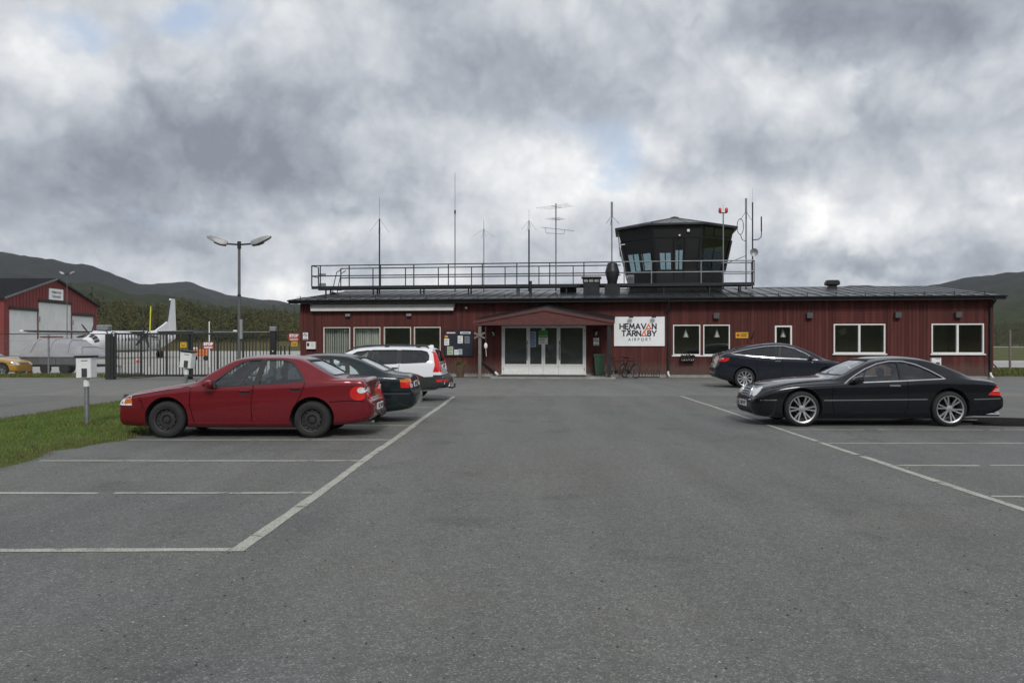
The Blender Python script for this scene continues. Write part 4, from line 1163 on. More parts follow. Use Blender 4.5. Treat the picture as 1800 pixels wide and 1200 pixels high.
# heater post by the right-hand window
HPOSTW = pmat('heater_box_white', (0.78, 0.79, 0.80), 0.45, var=0.05, vscale=6, dirt=0.15)
def heater_post(loc, label, rz=0.0, tilt=0.0, h=1.0, w=0.36):
    o = thing('heater_post', label, 'heater post', loc, rz, 'engine heater posts')
    o.rotation_euler = (0, tilt, rz)
    MB().cyl((0, 0, -0.05), (0, 0, h - 0.02), 0.045, n=12).build('post', GALV, o)
    MB().cyl((0, 0, h - 0.16), (0, 0, h + 0.02), 0.056, n=12).build('collar', HPOSTW, o)
    hb = MB(); hb.bbox(-w / 2, w / 2, -0.11, 0.11, h, h + 0.40, 0.015); hd = hb.build('heater_box', HPOSTW, o)
    MB().bbox(-w / 2 - 0.02, w / 2 + 0.02, -0.14, 0.13, h + 0.401, h + 0.435, 0.008).build('lid', BLACKMETAL, hd)
    for s, nm in ((-1, 'socket_flap'), ):
        MB().bbox(-0.03, w / 2 - 0.07, -0.116, -0.108, h + 0.02, h + 0.19, 0.003).build(nm, pmat('flap_dark', (0.05, 0.055, 0.065), 0.4, var=0.1), hd)
    MB().box(-0.04, w / 2 - 0.06, -0.1115, -0.1095, h + 0.33, h + 0.345).build('print_line', INK, hd)
    return o
heater_post((-8.47, 15.96, 0.03), 'nearer engine heater post with white box on the grass left of the red car', R(-4), R(-0.8), 0.93, 0.30)
heater_post((-8.55, 20.6, 0.03), 'tilted engine heater post with white box behind the red car hood', R(-8), R(6), 1.0, 0.30)
p = BM @ Vector((30.3, -1.2, 0))
heater_post(p, 'engine heater post by the terminal behind the black coupe', BA, 0, 0.62, 0.42)

# ---- bicycle and rack
BIKE = pmat('bicycle_black', (0.02, 0.018, 0.02), 0.4, 0.3, var=0.2)
TYRE = pmat('tyre_rubber', (0.018, 0.018, 0.019), 0.85, var=0.25, vscale=12, dirt=0.35, dirtcol=(0.05, 0.047, 0.042))
def bicycle(s, t, rz, label):
    o = bthing('bicycle', label, 'bicycle', s, t, 0.0, 'bicycles by the wall', rz)
    for x in (-0.52, 0.52):
        b = MB(); b.tube([(x + 0.33 * math.cos(a), 0, 0.345 + 0.33 * math.sin(a)) for a in [2 * math.pi * k / 24 for k in range(24)]], 0.017, 6, closed=True)
        wh = b.build('wheel', TYRE, o)
        b = MB(); b.tube([(x + 0.31 * math.cos(a), 0, 0.345 + 0.31 * math.sin(a)) for a in [2 * math.pi * k / 24 for k in range(24)]], 0.009, 5, closed=True); b.build('rim', GALV, wh)
        b = MB()
        for k in range(14):
            a = 2 * math.pi * k / 14; b.cyl((x, 0.02 * (-1) ** k, 0.345), (x + 0.31 * math.cos(a), 0, 0.345 + 0.31 * math.sin(a)), 0.003, n=4, caps=False)
        b.build('spokes', GALV, wh)
    b = MB()
    BBk, HT, ST = Vector((-.08, 0, .30)), Vector((.36, 0, .82)), Vector((-.22, 0, .82))
    for a, c in ((BBk, HT - Vector((-.02, 0, .08))), (BBk, ST), (ST, HT), (ST, Vector((-.52, 0, .345))), (BBk, Vector((-.52, 0, .345))), (HT, Vector((.52, 0, .345)))): b.cyl(a, c, 0.017, n=7)
    b.build('frame', BIKE, o)
    b = MB(); b.tube([(.34, -.27, 1.0), (.40, -.15, 1.02), (.37, 0, 1.0), (.40, .15, 1.02), (.34, .27, 1.0)], 0.013, 6); b.cyl(HT, (.35, 0, 1.01), 0.014, n=6); b.build('handlebar', BIKE, o)
    b = MB(); b.cyl(ST, (-.245, 0, .93), 0.013, n=6); b.loft([[(-.40, -.08, .94), (-.40, .08, .94), (-.40, .07, .985), (-.40, -.07, .985)], [(-.25, -.06, .94), (-.25, .06, .94), (-.25, .05, .98), (-.25, -.05, .98)], [(-.10, -.02, .945), (-.10, .02, .945), (-.10, .015, .975), (-.10, -.015, .975)]]); b.build('saddle', BIKE, o)
    b = MB(); b.cyl((-.08, -.06, .30), (-.08, .06, .30), .075, n=12); b.cyl((-.08, .06, .3), (.02, .07, .16), .01, n=5); b.cyl((-.08, -.06, .3), (-.18, -.07, .44), .01, n=5); b.build('crank', BIKE, o)
bicycle(15.82, -0.75, R(38), 'black bicycle leaning beside the green bin')
bicycle(16.42, -0.95, R(-58), 'black bicycle parked nearer the airport sign post')
o = bthing('bicycle_rack', 'low dark steel bicycle rack under the airport sign', 'bicycle rack', 17.1, -0.45, 0.0)
MB().box(-0.6, 0.75, -0.03, 0.03, 0.02, 0.06).build('base_rail', DARKSTEEL, o)
for k in range(5):
    x = -0.5 + 0.28 * k
    MB().tube([(x, -0.02, 0.04), (x, -0.02, 0.36), (x + 0.06, 0.0, 0.42), (x + 0.12, 0.02, 0.36), (x + 0.12, 0.02, 0.04)], 0.011, 6).build('hoop', DARKSTEEL, o)

# ------------------------------------------------------------------ roof walkway
WT0, WT1 = 3.5, 4.5; WX0, WX1 = -1.33, 22.89; WZ = 4.86
wk = bthing('roof_walkway', 'dark steel walkway with railings along the terminal roof', 'walkway', 0, 0, 0)
MB().box(WX0, WX1, WT0, WT1, WZ - 0.05, WZ).build('deck', DARKSTEEL, wk)
for t in (WT0 - 0.008, WT1 + 0.002): MB().box(WX0 - 0.01, WX1 + 0.01, t - 0.01, t + 0.016, WZ - 0.14, WZ + 0.03).build('edge_beam', DARKSTEEL, wk)
legs = [-0.55, 2.2, 4.9, 7.6, 10.3, 13.0, 15.6, 18.2, 20.6, 22.2]
for x in legs:
    for t in (WT0 + 0.12, WT1 - 0.12): MB().box(x - 0.035, x + 0.035, t - 0.035, t + 0.035, rz(t) - 0.03, WZ - 0.05).build('support_leg', DARKSTEEL, wk)
def rail(x0, x1, t, zs, m): 
    for z in zs: MB().cyl((x0, t, WZ + z), (x1, t, WZ + z), 0.031, n=8).build('rail', m, wk)
LSTEEL = pmat('light_steel', (0.20, 0.21, 0.22), 0.45, 0.7, var=0.2)
rail(WX0, 15.9, WT0, (0.60, 1.18), DARKSTEEL); rail(15.9, WX1, WT0, (0.60, 1.18), LSTEEL)
rail(0.0, 15.9, WT1, (0.56, 1.10), DARKSTEEL); rail(21.3, WX1, WT1, (0.58, 1.16), LSTEEL)
x = WX0; n = 0
for x in (WX0, WX0 + 0.5, 0.85, 2.65, 4.55, 6.5, 8.4, 10.3, 12.1, 13.95):
    MB().box(x - 0.026, x + 0.026, WT0 - 0.026, WT0 + 0.026, WZ, WZ + 1.18).build('railing_post', DARKSTEEL, wk)
for x in (0.0, 1.9, 3.8, 5.7, 7.6, 9.5, 11.4, 13.3, 15.2):
    MB().box(x - 0.024, x + 0.024, WT1 - 0.024, WT1 + 0.024, WZ, WZ + 1.10).build('railing_post', DARKSTEEL, wk)
for x in (16.1, 17.55, 20.15, 21.3, WX1):
    MB().box(x - 0.028, x + 0.028, WT0 - 0.028, WT0 + 0.028, WZ, WZ + 1.18).build('railing_post', LSTEEL, wk)
for t in (WT1,): MB().box(WX1 - 0.028, WX1 + 0.028, t - 0.028, t + 0.028, WZ, WZ + 1.16).build('railing_post', LSTEEL, wk)
for z in (0.59, 1.17): MB().cyl((WX1, WT0, WZ + z), (WX1, WT1, WZ + z), 0.025, n=8).build('rail', LSTEEL, wk); MB().cyl((WX0, WT0, WZ + z), (WX0, WT1, WZ + z), 0.025, n=8).build('rail', DARKSTEEL, wk)
MB().box(WX0 - 0.026, WX0 + 0.026, WT1 - 0.026, WT1 + 0.026, WZ, WZ + 1.18).build('railing_post', DARKSTEEL, wk)
# stair down to the gable side
for t in (WT1 + 0.1, WT1 + 0.85):
    MB().tube([(0.0, t, WZ + 1.05), (-0.28, t, WZ + 0.9), (-0.45, t, WZ + 0.2), (-0.55, t, rz(WT1) - 0.05)], 0.024, 6).build('stair_handrail', DARKSTEEL, wk)
for k in range(3): MB().box(-0.95 + 0.22 * k, -0.70 + 0.22 * k, WT1 + 0.05, WT1 + 0.9, WZ - 0.42 + 0.16 * k, WZ - 0.39 + 0.16 * k).build('stair_tread', GALV, wk)
for z in (0.25, 0.8): MB().box(WX0 + 0.02, WX0 + 0.44, WT1 - 0.06, WT1 + 0.02, WZ + z - 0.14, WZ + z + 0.02).build('kick_plate', GALV, wk)

# ------------------------------------------------------------------ control tower cab
TW = pmat('tower_black_cladding', (0.010, 0.0105, 0.012), 0.6, 0.0, var=0.25, vscale=1.5)
TG = glass('tower_glass', (0.52, 0.62, 0.64), 1.5, 0.0, 0.02)
TGD = glass('tower_dark_glass', (0.05, 0.06, 0.06), 1.5, 0.0, 0.05)
tx, tt = 18.98, 7.75
cabo = bthing('control_tower', 'black octagonal control tower cab with outward leaning glass on the roof', 'control tower', tx, tt, 4.4)
def octo(rin, z, twist=0.0):
    R_ = rin / math.cos(math.pi / 8)
    return [(R_ * math.cos(-math.pi / 2 - math.pi / 8 + k * math.pi / 4 + twist), R_ * math.sin(-math.pi / 2 - math.pi / 8 + k * math.pi / 4 + twist), z) for k in range(8)]
zb0, zb1, zg1, ztp = 0.0, 1.35, 3.05, 3.75          # base, sill of glass, head of glass, eave
rb, rt = 2.55, 3.22
def rr_at(z): return rb + (rt - rb) * max(0, (z - 0.55)) / (ztp - 0.55)
lower = MB()
for i in range(8):
    j = (i + 1) % 8
    o1, o2 = octo(rr_at(0), 0), octo(rr_at(zb1), zb1)
    lower.add([o1[i], o1[j], o2[j], o2[i]], [(0, 1, 2, 3)])
inner = MB()
lower.build('base_wall', TW, cabo)
floor_ = MB(); floor_.add(octo(rb - 0.05, 0.45), [tuple(range(8))]); floor_.build('cab_floor', BLACKMETAL, cabo)
head = MB()
for i in range(8):
    j = (i + 1) % 8
    o1, o2 = octo(rr_at(zg1), zg1), octo(rr_at(ztp), ztp)
    head.add([o1[i], o1[j], o2[j], o2[i]], [(0, 1, 2, 3)])
head.add(octo(rr_at(zg1) - 0.02, zg1 + 0.3), [tuple(range(8))])
head.build('head_band', TW, cabo)
for i in range(8):        # corner mullions and glazing
    o1, o2 = Vector(octo(rr_at(zb1), zb1)[i]), Vector(octo(rr_at(zg1), zg1)[i])
    MB().cyl(o1, o2, 0.07, n=6).build('corner_mullion', TW, cabo)
    p1, p2 = octo(rr_at(zb1) - 0.03, zb1), octo(rr_at(zg1) - 0.03, zg1); j = (i + 1) % 8
    a, b_, c, d = (Vector(p1[i]), Vector(p1[j]), Vector(p2[j]), Vector(p2[i]))
    if i == 1:
        MB().add([a, b_, c, d], [(0, 1, 2, 3)]).build('pane', TGD, cabo, fix=False)
    elif i == 0:      # front: window left, black door panel with narrow light, black panel right
        def at(u, w): return (a * (1 - u) + b_ * u) * (1 - w) + (d * (1 - u) + c * u) * w
        def pan(u0, u1, w0, w1, m, nm):
            return MB().add([at(u0, w0), at(u1, w0), at(u1, w1), at(u0, w1)], [(0, 1, 2, 3)]).build(nm, m, cabo, fix=False)
        pan(0.02, 0.10, 0, 1, TW, 'wall_panel'); pan(0.10, 0.35, 0, 0.52, TG, 'pane'); pan(0.10, 0.35, 0.52, 1, TW, 'wall_panel')
        pan(0.35, 0.46, 0, 1, TW, 'wall_panel'); pan(0.46, 0.62, 0, 0.94, TG, 'pane'); pan(0.46, 0.62, 0.94, 1, TW, 'wall_panel'); pan(0.62, 1.0, 0, 1, TW, 'wall_panel')
    elif i == 7:
        def at7(u, w): return (a * (1 - u) + b_ * u) * (1 - w) + (d * (1 - u) + c * u) * w
        for (u0, u1, w0, w1, m, nm) in ((0, .12, 0, 1, TW, 'wall_panel'), (.12, .46, 0, .56, TG, 'pane'), (.12, .46, .56, 1, TW, 'wall_panel'), (.46, .56, 0, 1, TW, 'wall_panel'), (.56, .90, 0, .54, TG, 'pane'), (.56, .90, .54, 1, TW, 'wall_panel'), (.90, 1, 0, 1, TW, 'wall_panel')):
            MB().add([at7(u0, w0), at7(u1, w0), at7(u1, w1), at7(u0, w1)], [(0, 1, 2, 3)]).build(nm, m, cabo, fix=False)
    else:
        MB().add([a, b_, c, d], [(0, 1, 2, 3)]).build('pane', TG, cabo, fix=False)
        for u in (1 / 3, 2 / 3):
            MB().cyl(a * (1 - u) + b_ * u, d * (1 - u) + c * u, 0.035, n=5).build('mullion', TW, cabo)
rf = MB(); e0, e1, top = octo(rt + 0.20, ztp - 0.04), octo(rt + 0.20, ztp + 0.06), octo(0.28, ztp + 0.78)
for i in range(8):
    j = (i + 1) % 8
    rf.add([e0[i], e0[j], e1[j], e1[i]], [(0, 1, 2, 3)]); rf.add([e1[i], e1[j], top[j], top[i]], [(0, 1, 2, 3)])
rf.add(e0, [tuple(range(8))[::-1]]); rf.add(top, [tuple(range(8))])
troof = rf.build('tower_roof', ROOFM, cabo)
for i in range(8):
    j = (i + 1) % 8
    MB().cyl(Vector(e1[i]) + Vector((0, 0, 0.01)), Vector(top[i]) + Vector((0, 0, 0.01)), 0.022, n=5).build('hip_seam', ROOFM, troof)
    for u in (0.34, 0.67):
        p = Vector(e1[i]) * (1 - u) + Vector(e1[j]) * u; q = Vector(top[i]) * (1 - u) + Vector(top[j]) * u
        MB().cyl(p + Vector((0, 0, 0.01)), q + Vector((0, 0, 0.01)), 0.014, n=4).build('roof_seam', ROOFM, troof)
MB().lathe([(0.3, ztp + 0.77), (0.25, ztp + 0.86), (0.02, ztp + 0.92)], 8).build('roof_cap', ROOFM, troof)
# white handrail bars, brackets and grille on the cab
c0 = Vector(octo(rr_at(zg1) + 0.10, 2.75)[7]); c1 = Vector(octo(rr_at(0.9) + 0.12, 0.9)[7])
MB().tube([c0 + Vector((0, 0, 0.0)), c1, c1 + Vector((0.12, -0.05, -0.35)), c1 + Vector((-0.15, -0.02, -0.75))], 0.035, 6).build('drain_pipe', LSTEEL, cabo)
MB().cyl(Vector(octo(rr_at(2.9) + 0.06, 2.9)[7]) , Vector(octo(rr_at(2.9) + 0.06, 2.95)[7]) + Vector((0.75, -0.3, 0)), 0.035, n=6).build('bar', WHITE, cabo)
gl = [Vector(p) for p in (octo(rr_at(3.2) + 0.05, 3.2)[1], octo(rr_at(3.2) + 0.05, 3.2)[2], octo(rr_at(3.6) + 0.05, 3.6)[2], octo(rr_at(3.6) + 0.05, 3.6)[1])]
for k in range(3):
    u0, u1 = 0.08 + 0.3 * k, 0.34 + 0.3 * k
    MB().add([gl[0] * (1 - u0) + gl[1] * u0, gl[0] * (1 - u1) + gl[1] * u1, gl[3] * (1 - u1) + gl[2] * u1, gl[3] * (1 - u0) + gl[2] * u0], [(0, 1, 2, 3)]).build('clerestory_pane', glass('clerestory_glass', (0.2, 0.22, 0.22), 1.5, 0, 0.10), cabo, fix=False)
gg = [Vector(p) for p in (octo(rr_at(3.2) + 0.05, 2.5)[6], octo(rr_at(3.2) + 0.05, 2.5)[7], octo(rr_at(3.6) + 0.05, 3.5)[7], octo(rr_at(3.6) + 0.05, 3.5)[6])]
for k in range(5):
    u = k / 4; MB().cyl(gg[0] * (1 - u) + gg[1] * u, gg[3] * (1 - u) + gg[2] * u, 0.03, n=4).build('grille_bar', LSTEEL, cabo)
for k in range(3):
    u = k / 2; MB().cyl(gg[0] * (1 - u) + gg[3] * u, gg[1] * (1 - u) + gg[2] * u, 0.03, n=4).build('grille_bar', LSTEEL, cabo)
f0 = Vector(octo(rr_at(3.3) + 0.02, 3.3)[0]); f1 = Vector(octo(rr_at(3.3) + 0.02, 3.3)[1])
for u, dz_, sz in ((0.72, 0.1, 0.07), (0.54, -0.15, 0.045)):
    c = f0 * (1 - u) + f1 * u; MB().bbox(c.x - sz, c.x + sz, c.y - 0.12, c.y + 0.02, c.z + dz_ - sz, c.z + dz_ + sz, 0.01).build('cab_lamp', WHITE, cabo)
dr = [Vector(p) for p in (octo(rr_at(0.45) + 0.015, 0.45)[0], octo(rr_at(0.45) + 0.015, 0.45)[1])]
for u in (0.42, 0.66):
    p = dr[0] * (1 - u) + dr[1] * u; q = Vector(octo(rr_at(zg1) + 0.015, zg1)[0]) * (1 - u) + Vector(octo(rr_at(zg1) + 0.015, zg1)[1]) * u
    MB().cyl(p, q, 0.022, n=5).build('door_edge', DARKSTEEL, cabo)
o = bthing('equipment_box', 'grey equipment box at the left foot of the control tower', 'box', 16.45, 4.9, WZ - 0.02)
MB().bbox(-0.19, 0.19, -0.17, 0.17, -0.06, 0.62, 0.02).build('cabinet', LSTEEL, o)
for k in range(4): MB().box(-0.14, 0.14, -0.18, -0.168, 0.12 + 0.1 * k, 0.15 + 0.1 * k).build('louvre', BLACKMETAL, o)

# ------------------------------------------------------------------ roof vents
VENT = pmat('vent_black_sheet', (0.02, 0.022, 0.026), 0.45, 0.3, var=0.25, vscale=3)
o = bthing('box_chimney', 'square black sheet chimney with louvred cap on the roof', 'chimney', 14.38, 3.05, rz(3.05) - 0.06)
MB().bbox(-0.42, 0.42, -0.35, 0.35, -0.05, 0.62, 0.015).build('stack', VENT, o)
for k in range(4):
    x = -0.42 + 0.28 * k; MB().box(x - 0.03, x + 0.03, -0.36, 0.36, 0.62, 0.86).build('cap_post', VENT, o)
MB().box(-0.40, 0.40, -0.33, 0.33, 0.66, 0.80).build('louvre_core', GALV, o)
MB().bbox(-0.52, 0.52, -0.45, 0.45, 0.86, 0.93, 0.015).build('cap', VENT, o)
o = bthing('cowl_chimney', 'black chimney with faceted barrel-shaped cowl on the roof', 'chimney', 15.48, 3.05, rz(3.05) - 0.06)
MB().bbox(-0.40, 0.40, -0.35, 0.35, -0.05, 0.55, 0.015).build('stack', VENT, o)
MB().lathe([(0.001, 0.54), (0.24, 0.55), (0.26, 0.70), (0.385, 1.18), (0.37, 1.25), (0.25, 1.66), (0.22, 1.68), (0.001, 1.69)], 10, smooth=False).build('cowl', VENT, o)
o = bthing('pipe_stub', 'short black vent pipe beside the walkway near the aerial mast', 'vent', 11.1, 3.1, rz(3.1) - 0.06)
MB().cyl((0, 0, -0.05), (0, 0, 0.72), 0.075, n=12).build('pipe', VENT, o); MB().cyl((0, 0, 0.72), (0, 0, 0.76), 0.09, n=12).build('cap', VENT, o)
o = bthing('mushroom_vent', 'black capped roof vent on the right half of the roof', 'vent', 27.45, 6.2, rz(6.2) - 0.06)
MB().bbox(-0.22, 0.22, -0.2, 0.2, -0.05, 0.34, 0.02).build('stack', VENT, o); MB().bbox(-0.36, 0.36, -0.33, 0.33, 0.24, 0.47, 0.05).build('cap', VENT, o)
MB().box(-0.30, 0.30, -0.27, 0.27, 0.47, 0.52).build('cap_top', VENT, o)
o = bthing('cable_tray', 'dark box lying on the roof under the walkway', 'box', 13.0, 4.9, rz(4.9) - 0.02)
MB().bbox(-0.45, 0.45, -0.2, 0.2, -0.05, 0.25, 0.02).build('case', VENT, o)

# ------------------------------------------------------------------ aerials on the walkway
MAST = pmat('mast_dark', (0.04, 0.043, 0.048), 0.5, 0.5, var=0.2); MASTL = pmat('mast_grey', (0.24, 0.25, 0.26), 0.5, 0.5, var=0.15)
def aerial(s, t, label): return bthing('aerial', label, 'aerial', s, t, WZ - 0.3, 'aerials on the terminal roof')
def radials(b, z, n, r, drop, rad=0.008, a0=0.4):
    for k in range(n):
        a = a0 + 2 * math.pi * k / n; b.cyl((0, 0, z), (r * math.cos(a), r * math.sin(a), z - drop), rad, n=4)
TH = WZ - 0.3
o = aerial(2.3, 4.44, 'thick dark aerial mast with thin whip, leftmost on the roof')
MB().cyl((0, 0, -0.4), (0, 0, 8.75 - TH), 0.042, n=8).build('mast', MAST, o); MB().cyl((0, 0, 8.75 - TH), (0, 0, 9.95 - TH), 0.009, n=5).build('whip', MAST, o)
b = MB(); radials(b, 8.75 - TH, 4, 0.55, 0.75, 0.006); b.build('radials', MAST, o)
o = aerial(6.67, 4.44, 'tallest plain whip aerial on the roof walkway')
MB().cyl((0, 0, 0.0), (0, 0, 9.0 - TH), 0.030, n=8).build('mast', MASTL, o); MB().cyl((0, 0, 9.0 - TH), (0, 0, 11.25 - TH), 0.014, n=6).build('whip', MASTL, o); MB().cyl((0, 0, 8.95 - TH), (0, 0, 9.15 - TH), 0.05, n=8).build('joint', MAST, o)
o = aerial(8.31, 4.44, 'short thin grey aerial with drooping radials')
MB().cyl((0, 0, 0.0), (0, 0, 8.1 - TH), 0.024, n=8).build('mast', MASTL, o); MB().cyl((0, 0, 8.0 - TH), (0, 0, 8.6 - TH), 0.013, n=5).build('whip', MASTL, o)
b = MB(); radials(b, 8.05 - TH, 4, 0.62, 0.42, 0.006); b.build('radials', MAST, o)
o = aerial(10.85, 4.44, 'dark aerial mast with drooping radials left of the television aerials')
MB().cyl((0, 0, 0.0), (0, 0, 8.0 - TH), 0.042, n=8).build('mast', MAST, o); MB().cyl((0, 0, 7.9 - TH), (0, 0, 8.5 - TH), 0.028, n=6).build('upper_mast', MASTL, o); MB().cyl((0, 0, 8.5 - TH), (0, 0, 9.1 - TH), 0.008, n=5).build('whip', MASTL, o)
b = MB(); radials(b, 8.5 - TH, 4, 0.42, 0.52, 0.007); b.build('radials', MAST, o)
o = aerial(12.35, 4.44, 'mast carrying several television aerials')
MB().cyl((0, 0, 0.0), (0, 0, 9.4 - TH), 0.036, n=8).build('mast', MASTL, o)
def yagi(z, ang, length, elems, ew, tilt, nm):
    M = Matrix.Translation((0, 0, z - TH)) @ Matrix.Rotation(ang, 4, 'Z') @ Matrix.Rotation(tilt, 4, 'Y')
    b = MB(); b.cyl(M @ Vector((-length * 0.45, 0, 0)), M @ Vector((length * 0.55, 0, 0)), 0.014, n=5)
    for k in range(elems):
        x = -length * 0.43 + length * 0.95 * k / (elems - 1); w = ew * (1.1 - 0.3 * k / elems)
        b.cyl(M @ Vector((x, -w / 2, 0)), M @ Vector((x, w / 2, 0)), 0.007, n=4)
    return b.build(nm, MASTL, o)
yagi(9.22, R(58), 0.9, 4, 2.0, 0, 'yagi'); yagi(8.55, R(60), 0.8, 5, 0.9, 0, 'yagi'); yagi(8.0, R(-8), 1.9, 12, 0.28, R(8), 'yagi')
MB().tube([(-0.6, 0, 8.1 - TH), (-0.55, 0, 7.78 - TH), (0, 0, 7.74 - TH), (0.45, 0, 7.72 - TH), (0.5, 0, 7.95 - TH)], 0.014, 5).build('bracket', MASTL, o)
o = aerial(15.42, 4.6, 'grey aerial with stubby tip and three arms beside the tower')
MB().cyl((0, 0, 0.0), (0, 0, 8.7 - TH), 0.036, n=8).build('mast', MASTL, o); MB().cyl((0, 0, 8.62 - TH), (0, 0, 9.45 - TH), 0.060, n=10).build('tip', MASTL, o)
b = MB(); radials(b, 8.7 - TH, 3, 0.42, 0.48, 0.018, -0.3); b.build('radials', MASTL, o)
o = aerial(22.55, 4.1, 'grey aerial mast with loop at the right end of the walkway')
MB().cyl((0, 0, 0.0), (0, 0, 8.7 - TH), 0.040, n=8).build('mast', MASTL, o); MB().cyl((0, 0, 8.65 - TH), (0, 0, 9.4 - TH), 0.055, n=10).build('tip', MASTL, o)
b = MB(); radials(b, 8.7 - TH, 3, 0.36, 0.45, 0.014, 0.5); b.tube([(-0.30 + 0.17 * math.cos(a), 0, 7.9 - TH + 0.42 * math.sin(a)) for a in [2 * math.pi * k / 18 for k in range(18)]], 0.018, 6, closed=True)
b.tube([(-0.30, 0, 7.5 - TH), (-0.2, 0, 7.2 - TH), (0.0, 0, 7.1 - TH)], 0.018, 6); b.build('loop', MAST, o)
MB().cyl((0, 0, 6.35 - TH), (-0.95, 0.1, 5.98 - TH), 0.016, n=6).build('strut', MAST, o)
o = aerial(22.86, 3.9, 'thin dark mast with curved arm and small dish at the walkway end')
MB().cyl((0, 0, 0.0), (0, 0, 9.15 - TH), 0.036, n=8).build('mast', MAST, o); MB().cyl((0, 0, 9.1 - TH), (0, 0, 9.9 - TH), 0.006, n=4).build('whip', MAST, o)
MB().tube([(0, 0, 7.15 - TH), (0.3, 0, 7.18 - TH), (0.44, 0, 7.3 - TH), (0.46, 0, 7.6 - TH), (0.45, 0, 8.4 - TH)], 0.024, 6).build('curved_arm', MAST, o)
MB().cyl((0.455, 0, 7.6 - TH), (0.45, 0, 8.35 - TH), 0.036, n=8).build('sleeve', MAST, o)
MB().lathe([(0.001, 0.0), (0.20, -0.03), (0.215, -0.07), (0.20, -0.06), (0.001, -0.03)], 18, axis='y', origin=(0.06, -0.08, 6.48 - TH)).build('dish', MASTL, o)
o = bthing('obstruction_light', 'pole with twin red obstruction lights beside the tower', 'warning light', 21.38, 4.3, WZ - 0.3)
MB().cyl((0, 0, 0.0), (0, 0, 8.65 - TH), 0.034, n=8).build('mast', MASTL, o); MB().cyl((-0.2, 0, 8.68 - TH), (0.2, 0, 8.68 - TH), 0.025, n=6).build('cross_arm', MAST, o)
REDL = pmat('red_lens', (0.55, 0.02, 0.02), 0.25, var=0.1)
for s in (-1, 1): MB().lathe([(0.001, 0.0), (0.075, 0.0), (0.085, 0.05), (0.08, 0.2), (0.05, 0.25), (0.001, 0.26)], 14, origin=(s * 0.17, 0, 8.70 - TH)).build('lens', REDL, o)
MB().cyl((0, 0, 8.68 - TH), (0, 0, 9.1 - TH), 0.008, n=4).build('spike', MAST, o)

# ------------------------------------------------------------------ cars
def car_paint(name, col, rough=0.22, metal=0.25, dirt=0.25):
    m = bpy.data.materials.new(name); m.use_nodes = True
    T = NT(m.node_tree); bs = m.node_tree.nodes['Principled BSDF']
    co = T.n('ShaderNodeTexCoord').outputs['Object']
    sp = T.n('ShaderNodeSeparateXYZ'); T.link(co, sp.inputs[0])
    n1 = T.noise(co, 2.5, 6, 0.65).outputs[0]; n2 = T.noise(co, 14, 6, 0.7).outputs[0]
    # road dust thrown up from the wheels lies on the lower flanks
    low = T.ramp(T.math('MULTIPLY_ADD', n1, 0.5, sp.outputs[2]), [(0.35, 1.0), (1.0, 0.12)])
    f = T.math('MULTIPLY', T.math('MULTIPLY', low, T.ramp(n2, [(0.3, 0.55), (0.7, 1.0)])), dirt)
    T.link(T.mix(f, col, (0.11, 0.10, 0.088)), bs.inputs['Base Color'])
    T.link(T.math('MULTIPLY_ADD', f, 1.1, rough, clamp=True), bs.inputs['Roughness'])
    bs.inputs['Metallic'].default_value = metal
    bs.inputs['Coat Weight'].default_value = 0.7; bs.inputs['Specular IOR Level'].default_value = 0.25
    T.link(T.math('MULTIPLY_ADD', f, 0.9, 0.03, clamp=True), bs.inputs['Coat Roughness'])
    return m
CABIN = pmat('cabin_dark', (0.025, 0.026, 0.028), 0.85, var=0.2)
RUBBER = pmat('black_rubber', (0.015, 0.015, 0.016), 0.6, var=0.2)
GAP = pmat('panel_gap_black', (0.002, 0.002, 0.002), 0.9, var=0, spec=0.1)
SEATM = pmat('seat_fabric', (0.05, 0.05, 0.055), 0.9, var=0.2)
CHROME = pmat('chrome', (0.62, 0.63, 0.64), 0.15, 1.0, var=0.04)
BLACKPL = pmat('black_plastic', (0.022, 0.023, 0.025), 0.55, var=0.15, dirt=0.3, dirtcol=(0.06, 0.056, 0.05))
REDLENS = pmat('tail_lens_red', (0.60, 0.016, 0.014), 0.15, var=0.15, coat=0.6)
ORLENS = pmat('lens_orange', (0.62, 0.16, 0.02), 0.15, var=0.1, coat=0.6)
WHLENS = pmat('lens_clear', (0.75, 0.76, 0.77), 0.12, 0.2, var=0.2, vscale=20, coat=0.8)
PLATE = pmat('plate_white', (0.80, 0.80, 0.78), 0.5, var=0.05, dirt=0.2)
CGLASS = glass('car_glass', (0.80, 0.88, 0.86), 1.5, 0.0, 0.03, 1.5)
CGLASSD = glass('car_privacy_glass', (0.10, 0.12, 0.12), 1.5, 0.0, 0.02)
STEELRIM = pmat('steel_rim_black', (0.03, 0.03, 0.031), 0.6, 0.3, var=0.25, dirt=0.4, dirtcol=(0.06, 0.055, 0.05))
ALLOY = pmat('alloy_silver', (0.50, 0.51, 0.52), 0.3, 0.85, var=0.08)

